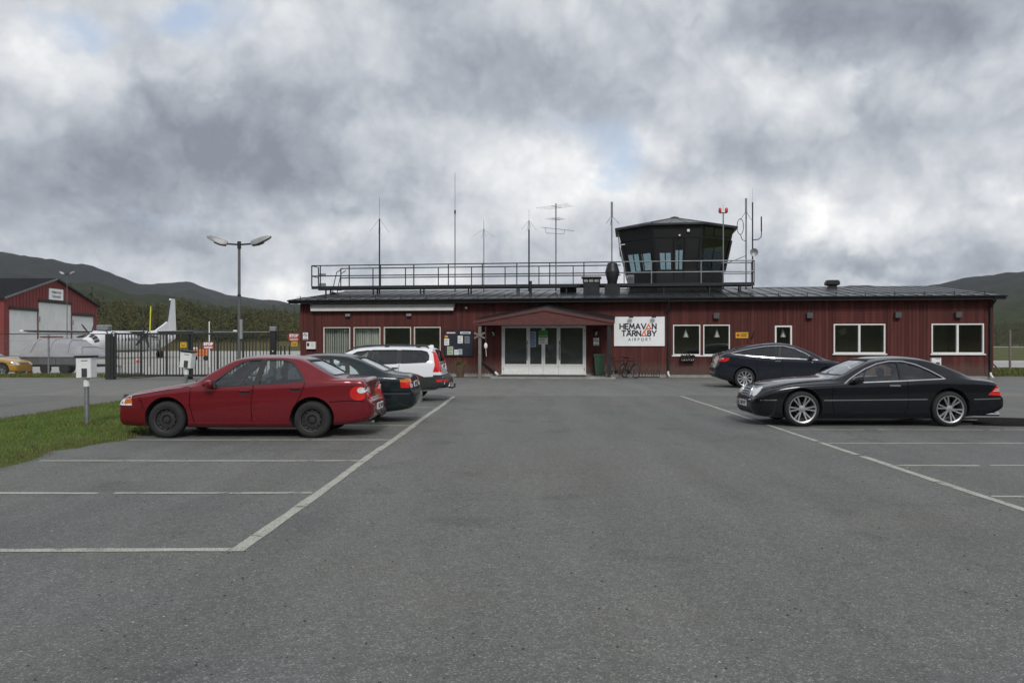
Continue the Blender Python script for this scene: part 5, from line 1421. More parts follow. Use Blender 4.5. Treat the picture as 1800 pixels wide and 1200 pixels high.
class Car:
    def __init__(self, c):
        self.c = c; self.L = c['L']; self.hw = c['W'] / 2
        self.top = pchip(c['top']); self.bot = pchip(c['bot']); self.belt = pchip(c['belt']); self.plan = pchip(c['plan'])
        self.tum = c.get('tumble', 0.40)
    def section(self, x, ins=0.0, floor=None):
        w = self.hw * self.plan(x); zt = self.top(x) - ins; zb = self.bot(x) if floor is None else floor
        zl = min(self.belt(x), zt - 0.035); H = zt - zl
        w -= ins
        wb = w * 0.980
        hb = zl - zb
        lo = [(0, zb), (0.5 * w, zb), (0.84 * w, zb + 0.004), (0.945 * w, zb + 0.05 * min(1, hb / .4)), (0.988 * w, zb + 0.28 * hb), (1.0 * w, zb + 0.58 * hb), (0.995 * w, zb + 0.80 * hb), (wb, zl)]
        cr = 0.042 + 0.03 * min(1, H / 0.4)
        zr = max(zl + 0.45 * H, zt - cr)
        wr = wb * 0.90 - H * self.tum
        if H < 0.12: wr = wb * 0.86
        else:
            k = min(1, (H - 0.12) / 0.1); wr = (1 - k) * wb * 0.86 + k * (wb * 0.955 - H * self.tum)
        up = [(wb * 0.985 * 0.55 + wr * 0.45 + 0.012 * min(1, H / .3), zl + 0.45 * (zr - zl)), (wr, zr), (wr * 0.93, zr + (zt - zr) * 0.42), (wr * 0.70, zr + (zt - zr) * 0.78), (wr * 0.38, zt - (zt - zr) * 0.05), (0, zt)]
        return lo + up
    def ring(self, x, ins=0.0, floor=None):
        s = self.section(x, ins, floor)
        # Catmull-Rom through the control points for a rounder section
        pts = []
        P = [Vector((-s[1][0], s[1][1]))] + [Vector(p) for p in s] + [Vector((-s[-2][0], s[-2][1]))]
        for i in range(1, len(P) - 2):
            for q in (0.0, 0.34, 0.67):
                p0, p1, p2, p3 = P[i - 1], P[i], P[i + 1], P[i + 2]
                # finite-tension tangents limited by the segment to avoid bulges
                l = (p2 - p1).length
                m1 = (p2 - p0); m2 = (p3 - p1)
                m1 = m1 * (0.9 * l / max(m1.length, 1e-6)); m2 = m2 * (0.9 * l / max(m2.length, 1e-6))
                h = (2*q**3 - 3*q**2 + 1, q**3 - 2*q**2 + q, -2*q**3 + 3*q**2, q**3 - q**2)
                pts.append(p1 * h[0] + m1 * h[1] + p2 * h[2] + m2 * h[3])
        pts.append(P[-2])
        half = [(p.x, p.y) for p in pts]; half[0] = (0, half[0][1]); half[-1] = (0, half[-1][1])
        return [(x, -p[0], p[1]) for p in half] + [(x, p[0], p[1]) for p in half[-2:0:-1]]
    def solid(self, xs, ins=0.0, floor=None, m=0):
        b = MB(); b.loft([self.ring(x, ins, floor) for x in xs], m); return b

def temp_obj(b, mats):
    o = link('cutter', b.mesh('cutter', mats, sharp=None)); return o

def build_car(c, root, flip=False):
    car = Car(c); L = c['L']; hw = car.hw
    T0 = Matrix.Translation((-L / 2, 0, 0))
    mats = [c['paint'], CABIN, RUBBER]
    n = 96
    xs = sorted(set([L * (0.45 * (i / n) + 0.55 * (0.5 - 0.5 * math.cos(math.pi * i / n))) for i in range(n + 1)]))
    bb = car.solid(xs)
    body_me = bb.mesh('body', mats, sharp=None)
    # smooth reference surface for projecting and for normals
    V = [v.co.copy() for v in body_me.vertices]; VN = [v.normal.copy() for v in body_me.vertices]
    bm = bmesh.new(); bm.from_mesh(body_me); bmesh.ops.triangulate(bm, faces=bm.faces); tris = [tuple(v.index for v in f.verts) for f in bm.faces]; bm.free()
    bvh = BVHTree.FromPolygons(V, tris)
    # cutters
    cuts = []
    c0, c1 = c['cabin']
    cav = car.solid([c0 + (c1 - c0) * k / 40 for k in range(41)], 0.045, c.get('floor', 0.30), 1); cuts.append(cav)
    sw = MB()
    for poly in c['side']: sw.prism(poly, 'y', -2, 2, 2)
    cuts.append(sw)
    fs = MB(); fs.prism(c['wind'], 'x', c['windx'][0], c['windx'][1], 2); cuts.append(fs)
    rs = MB(); rs.prism(c['rear'], 'x', c['rearx'][0], c['rearx'][1], 2); cuts.append(rs)
    ww = MB(); ar = c.get('arch', c['wr'] + 0.055)
    for wx in c['wheels']:
        for s in (-1, 1):
            ww.lathe([(0.0005, s * (hw - 0.36)), (ar, s * (hw - 0.36)), (ar, s * (hw + 0.3)), (0.0005, s * (hw + 0.3))], 36, 1, origin=(wx, 0, c['wr'] + 0.02), axis='y', smooth=False)
    bo = link('body', body_me)
    tmp = []
    for k, cb in enumerate(cuts):
        co = temp_obj(cb, mats); tmp.append(co)
        md = bo.modifiers.new('cut', 'BOOLEAN'); md.operation = 'DIFFERENCE'; md.object = co; md.solver = 'EXACT'
    # wheel wells
    wb_ = bmesh.new(); wm = ww.mesh('cutter', mats, sharp=None); wb_.from_mesh(wm)
    bmesh.ops.remove_doubles(wb_, verts=wb_.verts, dist=0.0008); bmesh.ops.recalc_face_normals(wb_, faces=wb_.faces); wb_.to_mesh(wm); wb_.free()
    co = link('cutter', wm); tmp.append(co)
    md = bo.modifiers.new('cut', 'BOOLEAN'); md.operation = 'DIFFERENCE'; md.object = co; md.solver = 'EXACT'
    dg = bpy.context.evaluated_depsgraph_get()
    me = bpy.data.meshes.new_from_object(bo.evaluated_get(dg))
    bpy.data.objects.remove(bo)
    for t in tmp: bpy.data.objects.remove(t)
    # keep the smooth body normals on the outer skin
    ln = []
    def snorm(p):
        loc, nrm, idx, dist = bvh.find_nearest(p)
        if dist > 0.003: return None
        t = tris[idx]; w = poly_3d_calc([V[i] for i in t], loc)
        return (VN[t[0]] * w[0] + VN[t[1]] * w[1] + VN[t[2]] * w[2]).normalized()
    cache = {}
    for p in me.polygons:
        for li in p.loop_indices:
            vi = me.loops[li].vertex_index
            if vi not in cache: cache[vi] = snorm(me.vertices[vi].co)
            s = cache[vi]
            ln.append(s if (s is not None and s.dot(p.normal) > 0.55 and p.material_index == 0) else p.normal.copy())
    me.polygons.foreach_set('use_smooth', [True] * len(me.polygons))
    me.normals_split_custom_set(ln)
    me.transform(T0); me.name = 'body'
    body = link('body', me, root)
    # ---- projection helpers
    def proj(view, a, b, off=0.0, slide=True):
        """view: 'L' (local -y side), 'R', 'F' front, 'B' back, 'T' top; (a, b) in that view's plane"""
        o, d = {'L': ((a, -3, b), (0, 1, 0)), 'R': ((a, 3, b), (0, -1, 0)), 'F': ((-2, a, b), (1, 0, 0)), 'B': ((L + 2, a, b), (-1, 0, 0)), 'T': ((a, b, 4), (0, 0, -1))}[view]
        loc, nrm, idx, dist = bvh.ray_cast(Vector(o), Vector(d))
        # a point past the rounded corner slides back onto the face it belongs to
        for _ in range(40 if slide else 0):
            if view in 'FB':
                lim = 0.42 if view == 'F' else L - (0.42 if b < 1.0 else 0.50)
                if loc is not None and ((loc.x < lim) == (view == 'F') or abs(a) < 0.3): break
                a *= 0.975; o = ((-2 if view == 'F' else L + 2), a, b)
            elif view in 'LR':
                if loc is not None and (abs(loc.y) > hw * 0.60): break
                a = a + (L / 2 - a) * 0.012; o = (a, o[1], b)
            else: break
            loc, nrm, idx, dist = bvh.ray_cast(Vector(o), Vector(d))
        if loc is None:
            loc, nrm, idx, dist = bvh.find_nearest(Vector(o))
        t = tris[idx]; w = poly_3d_calc([V[i] for i in t], loc)
        nn = (VN[t[0]] * w[0] + VN[t[1]] * w[1] + VN[t[2]] * w[2]).normalized()
        return loc + nn * off, nn
    def patch(view, poly, off, name, mat_, parent=body, step=0.045, skirt=True, slide=True):
        """polygon laid on the body skin"""
        P = []
        for i, p in enumerate(poly):
            q = poly[(i + 1) % len(poly)]; dd = math.hypot(q[0] - p[0], q[1] - p[1]); kk = max(1, int(dd / step))
            for j in range(kk): P.append(Vector((p[0] + (q[0] - p[0]) * j / kk, p[1] + (q[1] - p[1]) * j / kk)))
        nb = len(P)
        x0, x1 = min(p.x for p in P), max(p.x for p in P); y0, y1 = min(p.y for p in P), max(p.y for p in P)
        def inside(x, y):
            r = False
            for i in range(nb):
                a, b_ = P[i], P[(i + 1) % nb]
                if (a.y > y) != (b_.y > y) and x < (b_.x - a.x) * (y - a.y) / (b_.y - a.y) + a.x: r = not r
            return r
        pts = list(P); yy = y0 + step / 2
        while yy < y1:
            xx = x0 + step / 2
            while xx < x1:
                if inside(xx, yy) and min((p - Vector((xx, yy))).length for p in P) > step * 0.4: pts.append(Vector((xx, yy)))
                xx += step
            yy += step
        vv, ee, tt, _, _, _ = delaunay_2d_cdt(pts, [(i, (i + 1) % nb) for i in range(nb)], [list(range(nb))], 1, 1e-5)
        pr = [proj(view, v.x, v.y, off, slide) for v in vv]
        b = MB(); m3 = [p[0] for p in pr]
        b.add([T0 @ p for p in m3], tt, 0, True)
        if skirt and off > 0:
            edge = {}
            for t in tt:
                for i in range(len(t)):
                    e = (t[i], t[(i + 1) % len(t)]); edge[e] = 1
            o = len(b.v); base_ = {}
            for i, (p, nn) in enumerate(pr): base_[i] = o + i
            b.v += [tuple(T0 @ (p - nn * (off + 0.004))) for p, nn in pr]
            for (i, j) in list(edge):
                if (j, i) not in edge: b.f.append((i, j, base_[j], base_[i])); b.m.append(0); b.s.append(False)
        me_ = b.mesh(name, mat_, fix=False, sharp=40)
        # make the faces look outward
        if len(me_.polygons) and me_.polygons[0].normal.dot(pr[tt[0][0]][1]) < 0: me_.flip_normals()
        return link(name, me_, parent)
    def ribbon(view, line, w, h, name, mat_, parent=body, closed=False, slide=True):
        """raised strip along a line on the body skin"""
        P = []
        k = len(line)
        for i in range(k if closed else k - 1):
            p, q = Vector(line[i]), Vector(line[(i + 1) % k]); kk = max(1, int((q - p).length / 0.05))
            for j in range(kk): P.append(p.lerp(q, j / kk))
        if not closed: P.append(Vector(line[-1]))
        b = MB(); rows = []; n_ = len(P)
        for i, p in enumerate(P):
            d = (P[(i + 1) % n_] - P[i - 1]) if closed else (P[min(i + 1, n_ - 1)] - P[max(i - 1, 0)])
            d.normalize(); nn = Vector((-d.y, d.x))
            rows.append([T0 @ proj(view, *(p + nn * (w / 2 * s)), o_, slide)[0] for s, o_ in ((-1, -0.003), (-0.8, h), (0.8, h), (1, -0.003))])
        v = [p for r in rows for p in r]; F = []
        for i in range(n_ if closed else n_ - 1):
            i2 = (i + 1) % n_
            for j in range(3): F.append((i * 4 + j, i * 4 + j + 1, i2 * 4 + j + 1, i2 * 4 + j))
        b.add(v, F, 0, True)
        return b.build(name, mat_, parent, sharp=50)
    # ---- glazing
    gm = c.get('glass', [CGLASS] * len(c['side']))
    for view in ('L', 'R'):
        for poly, g in zip(c['side'], gm):
            patch(view, poly, -0.012, 'side_window', g, step=0.09, skirt=False)
            if c.get('wframe', True): ribbon(view, poly, 0.028, 0.002, 'window_seal', RUBBER, closed=True)
        for line in c.get('chrome', []): ribbon(view, line, c.get('chromew', 0.022), 0.006, 'chrome_trim', CHROME)
        for line in c.get('seams', []): ribbon(view, line, 0.014, 0.0015, 'panel_gap', GAP)
        for line in c.get('creases', []): ribbon(view, line, 0.022, 0.005, 'side_moulding', c['paint'])
        for line in c.get('strips', []): ribbon(view, line, 0.045, 0.008, 'rub_strip', BLACKPL)
        for poly in c.get('pillars', []): patch(view, poly, 0.003, 'door_pillar', RUBBER)
        for (hx, hz) in c.get('handles', []):
            hp, hn = proj(view, hx, hz); s = -1 if view == 'L' else 1
            if c.get('handle_chrome'):
                b = MB(); b.bbox(hx - 0.11 - L / 2, hx + 0.11 - L / 2, min(hp.y, hp.y + s * 0.035), max(hp.y, hp.y + s * 0.035), hz - 0.014, hz + 0.014, 0.006); b.build('door_handle', CHROME, body)
            else:
                patch(view, [(hx - 0.085, hz - 0.05), (hx + 0.085, hz - 0.045), (hx + 0.085, hz + 0.03), (hx - 0.085, hz + 0.025)], 0.003, 'handle_recess', RUBBER)
                b = MB(); b.bbox(hx - 0.09 - L / 2, hx + 0.09 - L / 2, min(hp.y, hp.y + s * 0.03), max(hp.y, hp.y + s * 0.03), hz - 0.008, hz + 0.03, 0.01); b.build('door_handle', c['paint'], body)
        for (view2, poly, mt, nm, off) in c.get('side_patches', []): patch(view, poly, off, nm, mt)
        # mirror
        mx, mz = c['mirror']; s = -1 if view == 'L' else 1
        mp, _ = proj(view, mx, mz); y0 = abs(mp.y) - 0.03
        mb_ = MB(); rings = []
        for (yy, sx, sz) in ((0.05, .05, .035), (0.07, .085, .065), (0.15, .10, .075), (0.22, .09, .06), (0.245, .05, .03)):
            rings.append([(mx - 0.02 + sx * math.cos(a) * (0.8 if math.cos(a) > 0 else 1.1) - L / 2, s * (y0 + yy), mz + 0.03 + sz * math.sin(a)) for a in [2 * math.pi * k / 14 for k in range(14)]])
        mb_.loft(rings)
        mo = mb_.build('mirror', c.get('mirror_mat', c['paint']), body)
        MB().cyl((mx - L / 2, s * (y0 - 0.02), mz - 0.02), (mx - 0.02 - L / 2, s * (y0 + 0.09), mz + 0.01), 0.03, n=8).build('mirror_arm', BLACKPL, mo)
        MB().lathe([(0.001, 0.0), (0.07, 0.0)], 14, origin=(mx + 0.068 - L / 2, s * (y0 + 0.145), mz + 0.03), axis='x').build('mirror_glass', CHROME, mo)
    # screens
    def screen(view, poly, name, g):
        patch(view, poly, -0.012, name, g, step=0.10, skirt=False, slide=False); ribbon(view, poly, 0.03, 0.002, name + '_seal', RUBBER, closed=True, slide=False)
    screen('F', c['wind'], 'windscreen', c.get('glass_front', CGLASS)); screen('B', c['rear'], 'rear_window', c.get('glass_rear', CGLASSD))
    for (view, poly, mt, nm, off) in c.get('patches', []): patch(view, poly, off, nm, mt)
    for (view, line, w, h, mt, nm) in c.get('ribbons', []): ribbon(view, line, w, h, nm, mt)
    # plates
    for (view, z, txt) in c.get('plates', []):
        p, nn = proj(view, 0, z); s = -1 if view == 'F' else 1
        x = p.x - L / 2
        pl = MB(); pl.bbox(min(x, x + s * 0.012), max(x, x + s * 0.012), -0.26, 0.26, z - 0.06, z + 0.06, 0.003); po = pl.build('number_plate', PLATE, body)
        lettering(txt, 0.105, INK, po, (x + s * 0.0135, 0, z), bold=0.003, width=0.44, M=Matrix.Rotation(R(90) * s, 4, 'Z'))
    # underbody so that no light leaks through the floor line, and wheels
    def wheel(wx, s):
        wr, tw = c['wr'], c['tw']; yo = s * (hw - 0.012)
        hub = MB(); hub.lathe([(0.001, yo - s * 0.10), (c['rim'] * 0.5, yo - s * 0.10), (c['rim'] * 0.5, yo - s * 0.13), (0.001, yo - s * 0.13)], 20, axis='y', origin=(wx - L / 2, 0, wr))
        wo = hub.build('wheel', DARKSTEEL, root)
        r0 = c['rim']
        t = MB(); t.lathe([(r0 - 0.005, yo - s * 0.012), (r0 + 0.012, yo - s * 0.002), (r0 + 0.4 * (wr - r0), yo + s * 0.006), (wr - 0.03, yo - s * 0.002), (wr - 0.008, yo - s * 0.022), (wr, yo - s * 0.05), (wr, yo - s * (tw - 0.05)), (wr - 0.012, yo - s * (tw - 0.02)), (r0, yo - s * tw), (r0 - 0.005, yo - s * tw)], 40, axis='y', origin=(wx - L / 2, 0, wr))
        t.build('tyre', TYRE, wo)
        rm = MB(); O = (wx - L / 2, 0, wr)
        rm.lathe([(r0 - 0.006, yo - s * 0.20), (r0 - 0.006, yo - s * 0.018), (r0 + 0.008, yo - s * 0.006), (r0 + 0.008, yo + s * 0.002), (r0 - 0.016, yo - s * 0.006), (r0 - 0.022, yo - s * 0.03), (r0 - 0.03, yo - s * 0.20)], 40, axis='y', origin=O)
        kind = c['rimkind']
        if kind == 'steel':
            rm.lathe([(r0 - 0.02, yo - s * 0.045), (r0 - 0.05, yo - s * 0.06), (r0 - 0.065, yo - s * 0.035), (r0 * 0.42, yo - s * 0.03), (r0 * 0.36, yo - s * 0.06), (0.06, yo - s * 0.06), (0.05, yo - s * 0.03), (0.001, yo - s * 0.025)], 36, axis='y', origin=O)
            ho = MB()
            for k in range(12):
                a = 2 * math.pi * k / 12; rr = r0 - 0.055
                ho.lathe([(0.001, yo - s * 0.026), (0.02, yo - s * 0.026), (0.02, yo - s * 0.05)], 10, axis='y', origin=(O[0] + rr * math.cos(a), 0, wr + rr * math.sin(a)))
            for k in range(5):
                a = 2 * math.pi * k / 5; ho.cyl((O[0] + 0.057 * math.cos(a), yo - s * 0.07, wr + 0.057 * math.sin(a)), (O[0] + 0.057 * math.cos(a), yo - s * 0.04, wr + 0.057 * math.sin(a)), 0.012, n=6)
            ho.build('rim_holes', RUBBER, wo)
        else:
            nsp, dbl, w0, w1 = c['spokes']
            a_off = c.get('spoke_off', 0.2) + wx
            for k in range(nsp):
                for q in ((-1, 1) if dbl else (0,)):
                    a = a_off + 2 * math.pi * k / nsp
                    a_in = a + q * dbl * 0.45; a_out = a + q * dbl
                    ri, ro = r0 * 0.20, r0 - 0.01
                    p0 = Vector((O[0] + ri * math.cos(a_in), yo - s * 0.035, wr + ri * math.sin(a_in))); p1 = Vector((O[0] + ro * math.cos(a_out + c.get('sweep', 0)), yo - s * 0.016, wr + ro * math.sin(a_out + c.get('sweep', 0))))
                    d = (p1 - p0).normalized(); nn = Vector((-d.z, 0, d.x)).normalized(); ys = Vector((0, -s * 0.03, 0))
                    pm = (p0 + p1) / 2
                    rm.loft([[p0 + nn * w0 + ys, p0 + nn * w0 * .7, p0 - nn * w0 * .7, p0 - nn * w0 + ys], [pm + nn * (w0 + w1) / 2 + ys, pm + nn * (w0 + w1) * .35, pm - nn * (w0 + w1) * .35, pm - nn * (w0 + w1) / 2 + ys], [p1 + nn * w1 + ys, p1 + nn * w1 * .7, p1 - nn * w1 * .7, p1 - nn * w1 + ys]], smooth=False)
            rm.lathe([(r0 * 0.27, yo - s * 0.055), (r0 * 0.26, yo - s * 0.03), (0.035, yo - s * 0.026), (0.03, yo - s * 0.018), (0.001, yo - s * 0.016)], 20, axis='y', origin=O)
        rm.build('rim', c['rimmat'], wo, sharp=30)
    for wx in c['wheels']:
        for s in (-1, 1):
            wheel(wx, s)
            # dark plastic liner closing the wheel arch towards the cabin
            y0, y1 = s * (hw - 0.35), s * (hw - 0.07); b = MB(); ra = ar - 0.006; arc = [R(-8 + 196 * k / 20) for k in range(21)]
            P = [(wx - L / 2 + ra * math.cos(a), c['wr'] + 0.02 + ra * math.sin(a)) for a in arc]
            v = [(x, y0, z) for x, z in P] + [(x, y1, z) for x, z in P]; n_ = len(P)
            b.add(v, [(i, i + 1, n_ + i + 1, n_ + i) for i in range(n_ - 1)] + [tuple(range(n_))], 0, False)
            b.build('arch_liner', CABIN, root)
    # seats and steering wheel
    sb = c.get('seatbase', 0.42); sh = c.get('seath', 0.62)
    for sx, s in ((c['seatx'], -1), (c['seatx'], 1), (c['seatx'] + c.get('rowgap', 0.82), -1), (c['seatx'] + c.get('rowgap', 0.82), 1)):
        b = MB(); x = sx - L / 2; y = s * 0.36
        b.bbox(x - 0.5, x, y - 0.24, y + 0.24, sb - 0.14, sb, 0.04)
        b.loft([[(x - 0.02, y - 0.24, sb - 0.05), (x + 0.10, y - 0.24, sb - 0.05), (x + 0.10, y + 0.24, sb - 0.05), (x - 0.02, y + 0.24, sb - 0.05)], [(x + 0.10, y - 0.22, sb + 0.3), (x + 0.20, y - 0.22, sb + 0.3), (x + 0.20, y + 0.22, sb + 0.3), (x + 0.10, y + 0.22, sb + 0.3)], [(x + 0.19, y - 0.17, sb + sh - 0.06), (x + 0.25, y - 0.17, sb + sh - 0.06), (x + 0.25, y + 0.17, sb + sh - 0.06), (x + 0.19, y + 0.17, sb + sh - 0.06)]])
        b.bbox(x + 0.18, x + 0.27, y - 0.13, y + 0.13, sb + sh - 0.03, sb + sh + 0.16, 0.04)
        b.build('seat', SEATM, root)
    wxx = c['seatx'] - 0.72 - L / 2
    b = MB(); Mx = Matrix.Translation((wxx + 0.1, c.get('drive', -1) * 0.36, sb + 0.36)) @ Matrix.Rotation(R(-62), 4, 'Y')
    b.tube([Mx @ Vector((0.18 * math.cos(a), 0.18 * math.sin(a), 0)) for a in [2 * math.pi * k / 18 for k in range(18)]], 0.014, 6, closed=True); b.cyl(Mx @ Vector((0, 0, 0)), Mx @ Vector((0, 0, -0.3)), 0.03, n=6); b.box(-0.17, 0.17, -0.03, 0.03, -0.01, 0.01, M=Mx)
    b.build('steering_wheel', RUBBER, root)
    return car, proj, patch, ribbon, body, T0
PLAN = lambda L, f=.62, r=.66: [(0, f), (.06, f + .14), (.18, .885), (.42, .965), (.9, .995), (L * .5, 1.0), (L - 1.0, .99), (L - .45, .95), (L - .2, .885), (L - .07, r + .14), (L, r)]

def trap(yb, zb, yt, zt, r=0.05):
    return [(-yb + r, zb), (yb - r, zb), (yb, zb + r * .8), (yt + 0.0, zt - r), (yt - r * 1.2, zt), (-yt + r * 1.2, zt), (-yt, zt - r), (-yb, zb + r * .8)]

def oval(cx, cy, rx, ry, n=18, flat=0.0):
    return [(cx + rx * math.cos(2 * math.pi * k / n), cy + ry * math.sin(2 * math.pi * k / n)) for k in range(n)]

# ---- red saloon, nearest on the left
REDP = car_paint('red_car_paint', (0.175, 0.010, 0.017), 0.24, 0.3, 0.06)
Lr = 4.42
red = dict(L=Lr, W=1.73, paint=REDP, wheels=(0.90, 3.40), wr=0.315, tw=0.20, rim=0.205, rimkind='steel', rimmat=STEELRIM, arch=0.375,
    top=[(0, .585), (.02, .615), (.07, .645), (.11, .705), (.17, .755), (.28, .79), (.5, .835), (.9, .90), (1.22, .955), (1.34, .985), (1.65, 1.175), (1.95, 1.345), (2.10, 1.392), (2.4, 1.418), (2.75, 1.420), (3.05, 1.400), (3.20, 1.362), (3.32, 1.305), (3.58, 1.165), (3.82, 1.045), (3.92, 1.025), (4.22, 1.025), (4.285, 1.0), (4.335, .70), (4.40, .62), (4.42, .57)],
    bot=[(0, .245), (.08, .20), (.4, .19), (1.2, .17), (3.2, .17), (3.9, .22), (4.3, .28), (4.42, .36)],
    belt=[(0, .56), (.07, .61), (.15, .68), (.5, .755), (1.3, .865), (2.2, .905), (3.3, .955), (3.9, .985), (4.26, .965), (4.33, .68), (4.42, .56)],
    plan=PLAN(Lr, .72, .73), cabin=(1.32, 3.72), tumble=0.36,
    side=[[(1.58, .872), (1.76, 1.01), (2.00, 1.20), (2.14, 1.30), (2.28, 1.335), (2.50, 1.345), (2.40, .915)],
          [(2.47, .918), (2.57, 1.346), (2.88, 1.338), (3.02, 1.29), (3.15, 1.15), (3.26, .97)]],
    pillars=[[(2.385, .91), (2.485, .912), (2.585, 1.348), (2.485, 1.346)], [(3.10, 1.19), (3.17, 1.15), (3.31, .955), (3.24, .955)]],
    wind=trap(.66, 1.0, .53, 1.34), windx=(1.0, 2.5), rear=trap(.63, 1.07, .53, 1.33), rearx=(2.9, 4.2), glass_rear=CGLASS,
    mirror=(1.70, .90), handles=[(2.25, .80), (3.12, .845)], drive=1,
    seams=[[(1.32, .86), (1.30, .60), (1.38, .26)], [(2.40, .90), (2.36, .60), (2.37, .25)], [(3.28, .94), (3.20, .72), (3.05, .45), (3.0, .26)], [(.42, .70), (.48, .60), (.50, .5)], [(.24, .70), (.6, .775), (1.28, .885)], [(3.70, .62), (4.05, .64), (4.33, .62)]],
    creases=[[(1.36, .50), (2.34, .515)], [(2.40, .515), (3.0, .52)], [(1.40, .245), (2.95, .25)]],
    patches=[('B', oval(-.55, .765, .15, .115), REDLENS, 'tail_lamp', .006), ('B', oval(.55, .765, .15, .115), REDLENS, 'tail_lamp', .006),
             ('B', oval(-.56, .81, .08, .05), WHLENS, 'reverse_lamp', .012), ('B', oval(.56, .81, .08, .05), WHLENS, 'reverse_lamp', .012),
             ('F', [(-.80, .56), (-.50, .55), (-.46, .68), (-.78, .72)], WHLENS, 'headlight', .008), ('F', [(.80, .56), (.50, .55), (.46, .68), (.78, .72)], WHLENS, 'headlight', .008), ('F', [(-.4, .56), (.4, .56), (.38, .67), (-.38, .67)], BLACKPL, 'grille', .004)],
    side_patches=[(0, oval(4.185, .765, .145, .125), REDLENS, 'tail_lamp_side', .006), (0, oval(4.235, .815, .075, .052), WHLENS, 'reverse_lamp_side', .012), (0, [(.14, .585), (.30, .60), (.27, .675), (.17, .665)], ORLENS, 'indicator', .014)],
    ribbons=[('B', [(-.5, .655), (.5, .655)], .012, .003, RUBBER, 'panel_gap'), ('T', [(1.32, -.6), (1.30, 0), (1.32, .6)], .03, .012, RUBBER, 'wiper_cowl')],
    plates=[('B', .51, 'FSZ 469')], seatx=2.35)
rc = thing('red_saloon_car', 'dark red saloon car with black steel wheels, nearest of the parked cars on the left', 'car', (-7.09 + Lr / 2, 14.2 + .865, 0), 0, 'parked cars')
car, proj, patch, ribbon, body, T0 = build_car(red, rc)
for s in (-1, 1): MB().lathe([(0.001, 0.02), (0.075, 0.02), (0.095, -0.02), (0.095, -0.045), (0.001, -0.05)], 18, origin=(-Lr / 2 - 0.03, s * 0.28, .63), axis='x').build('spotlight', BLACKPL, rc)
MB().box(-Lr / 2 - 0.03, -Lr / 2 + 0.06, -0.36, 0.36, .52, .545).build('spotlight_bar', BLACKPL, rc)
MB().tube([(Lr / 2 - 0.25, 0, .36), (Lr / 2 + 0.04, 0, .34), (Lr / 2 + 0.09, 0, .37), (Lr / 2 + 0.09, 0, .43)], [.025, .025, .025, .028], 8).build('tow_bar', BLACKPL, rc)
MB().tube([(-0.9, 0, 1.425 - 0.02), (-0.9, 0, 1.44)], 0.01, 5)
MB().tube([(Lr / 2 - 0.6, -0.45, .24), (Lr / 2 - 0.02, -0.47, .25)], 0.03, 8).build('exhaust', GALV, rc)

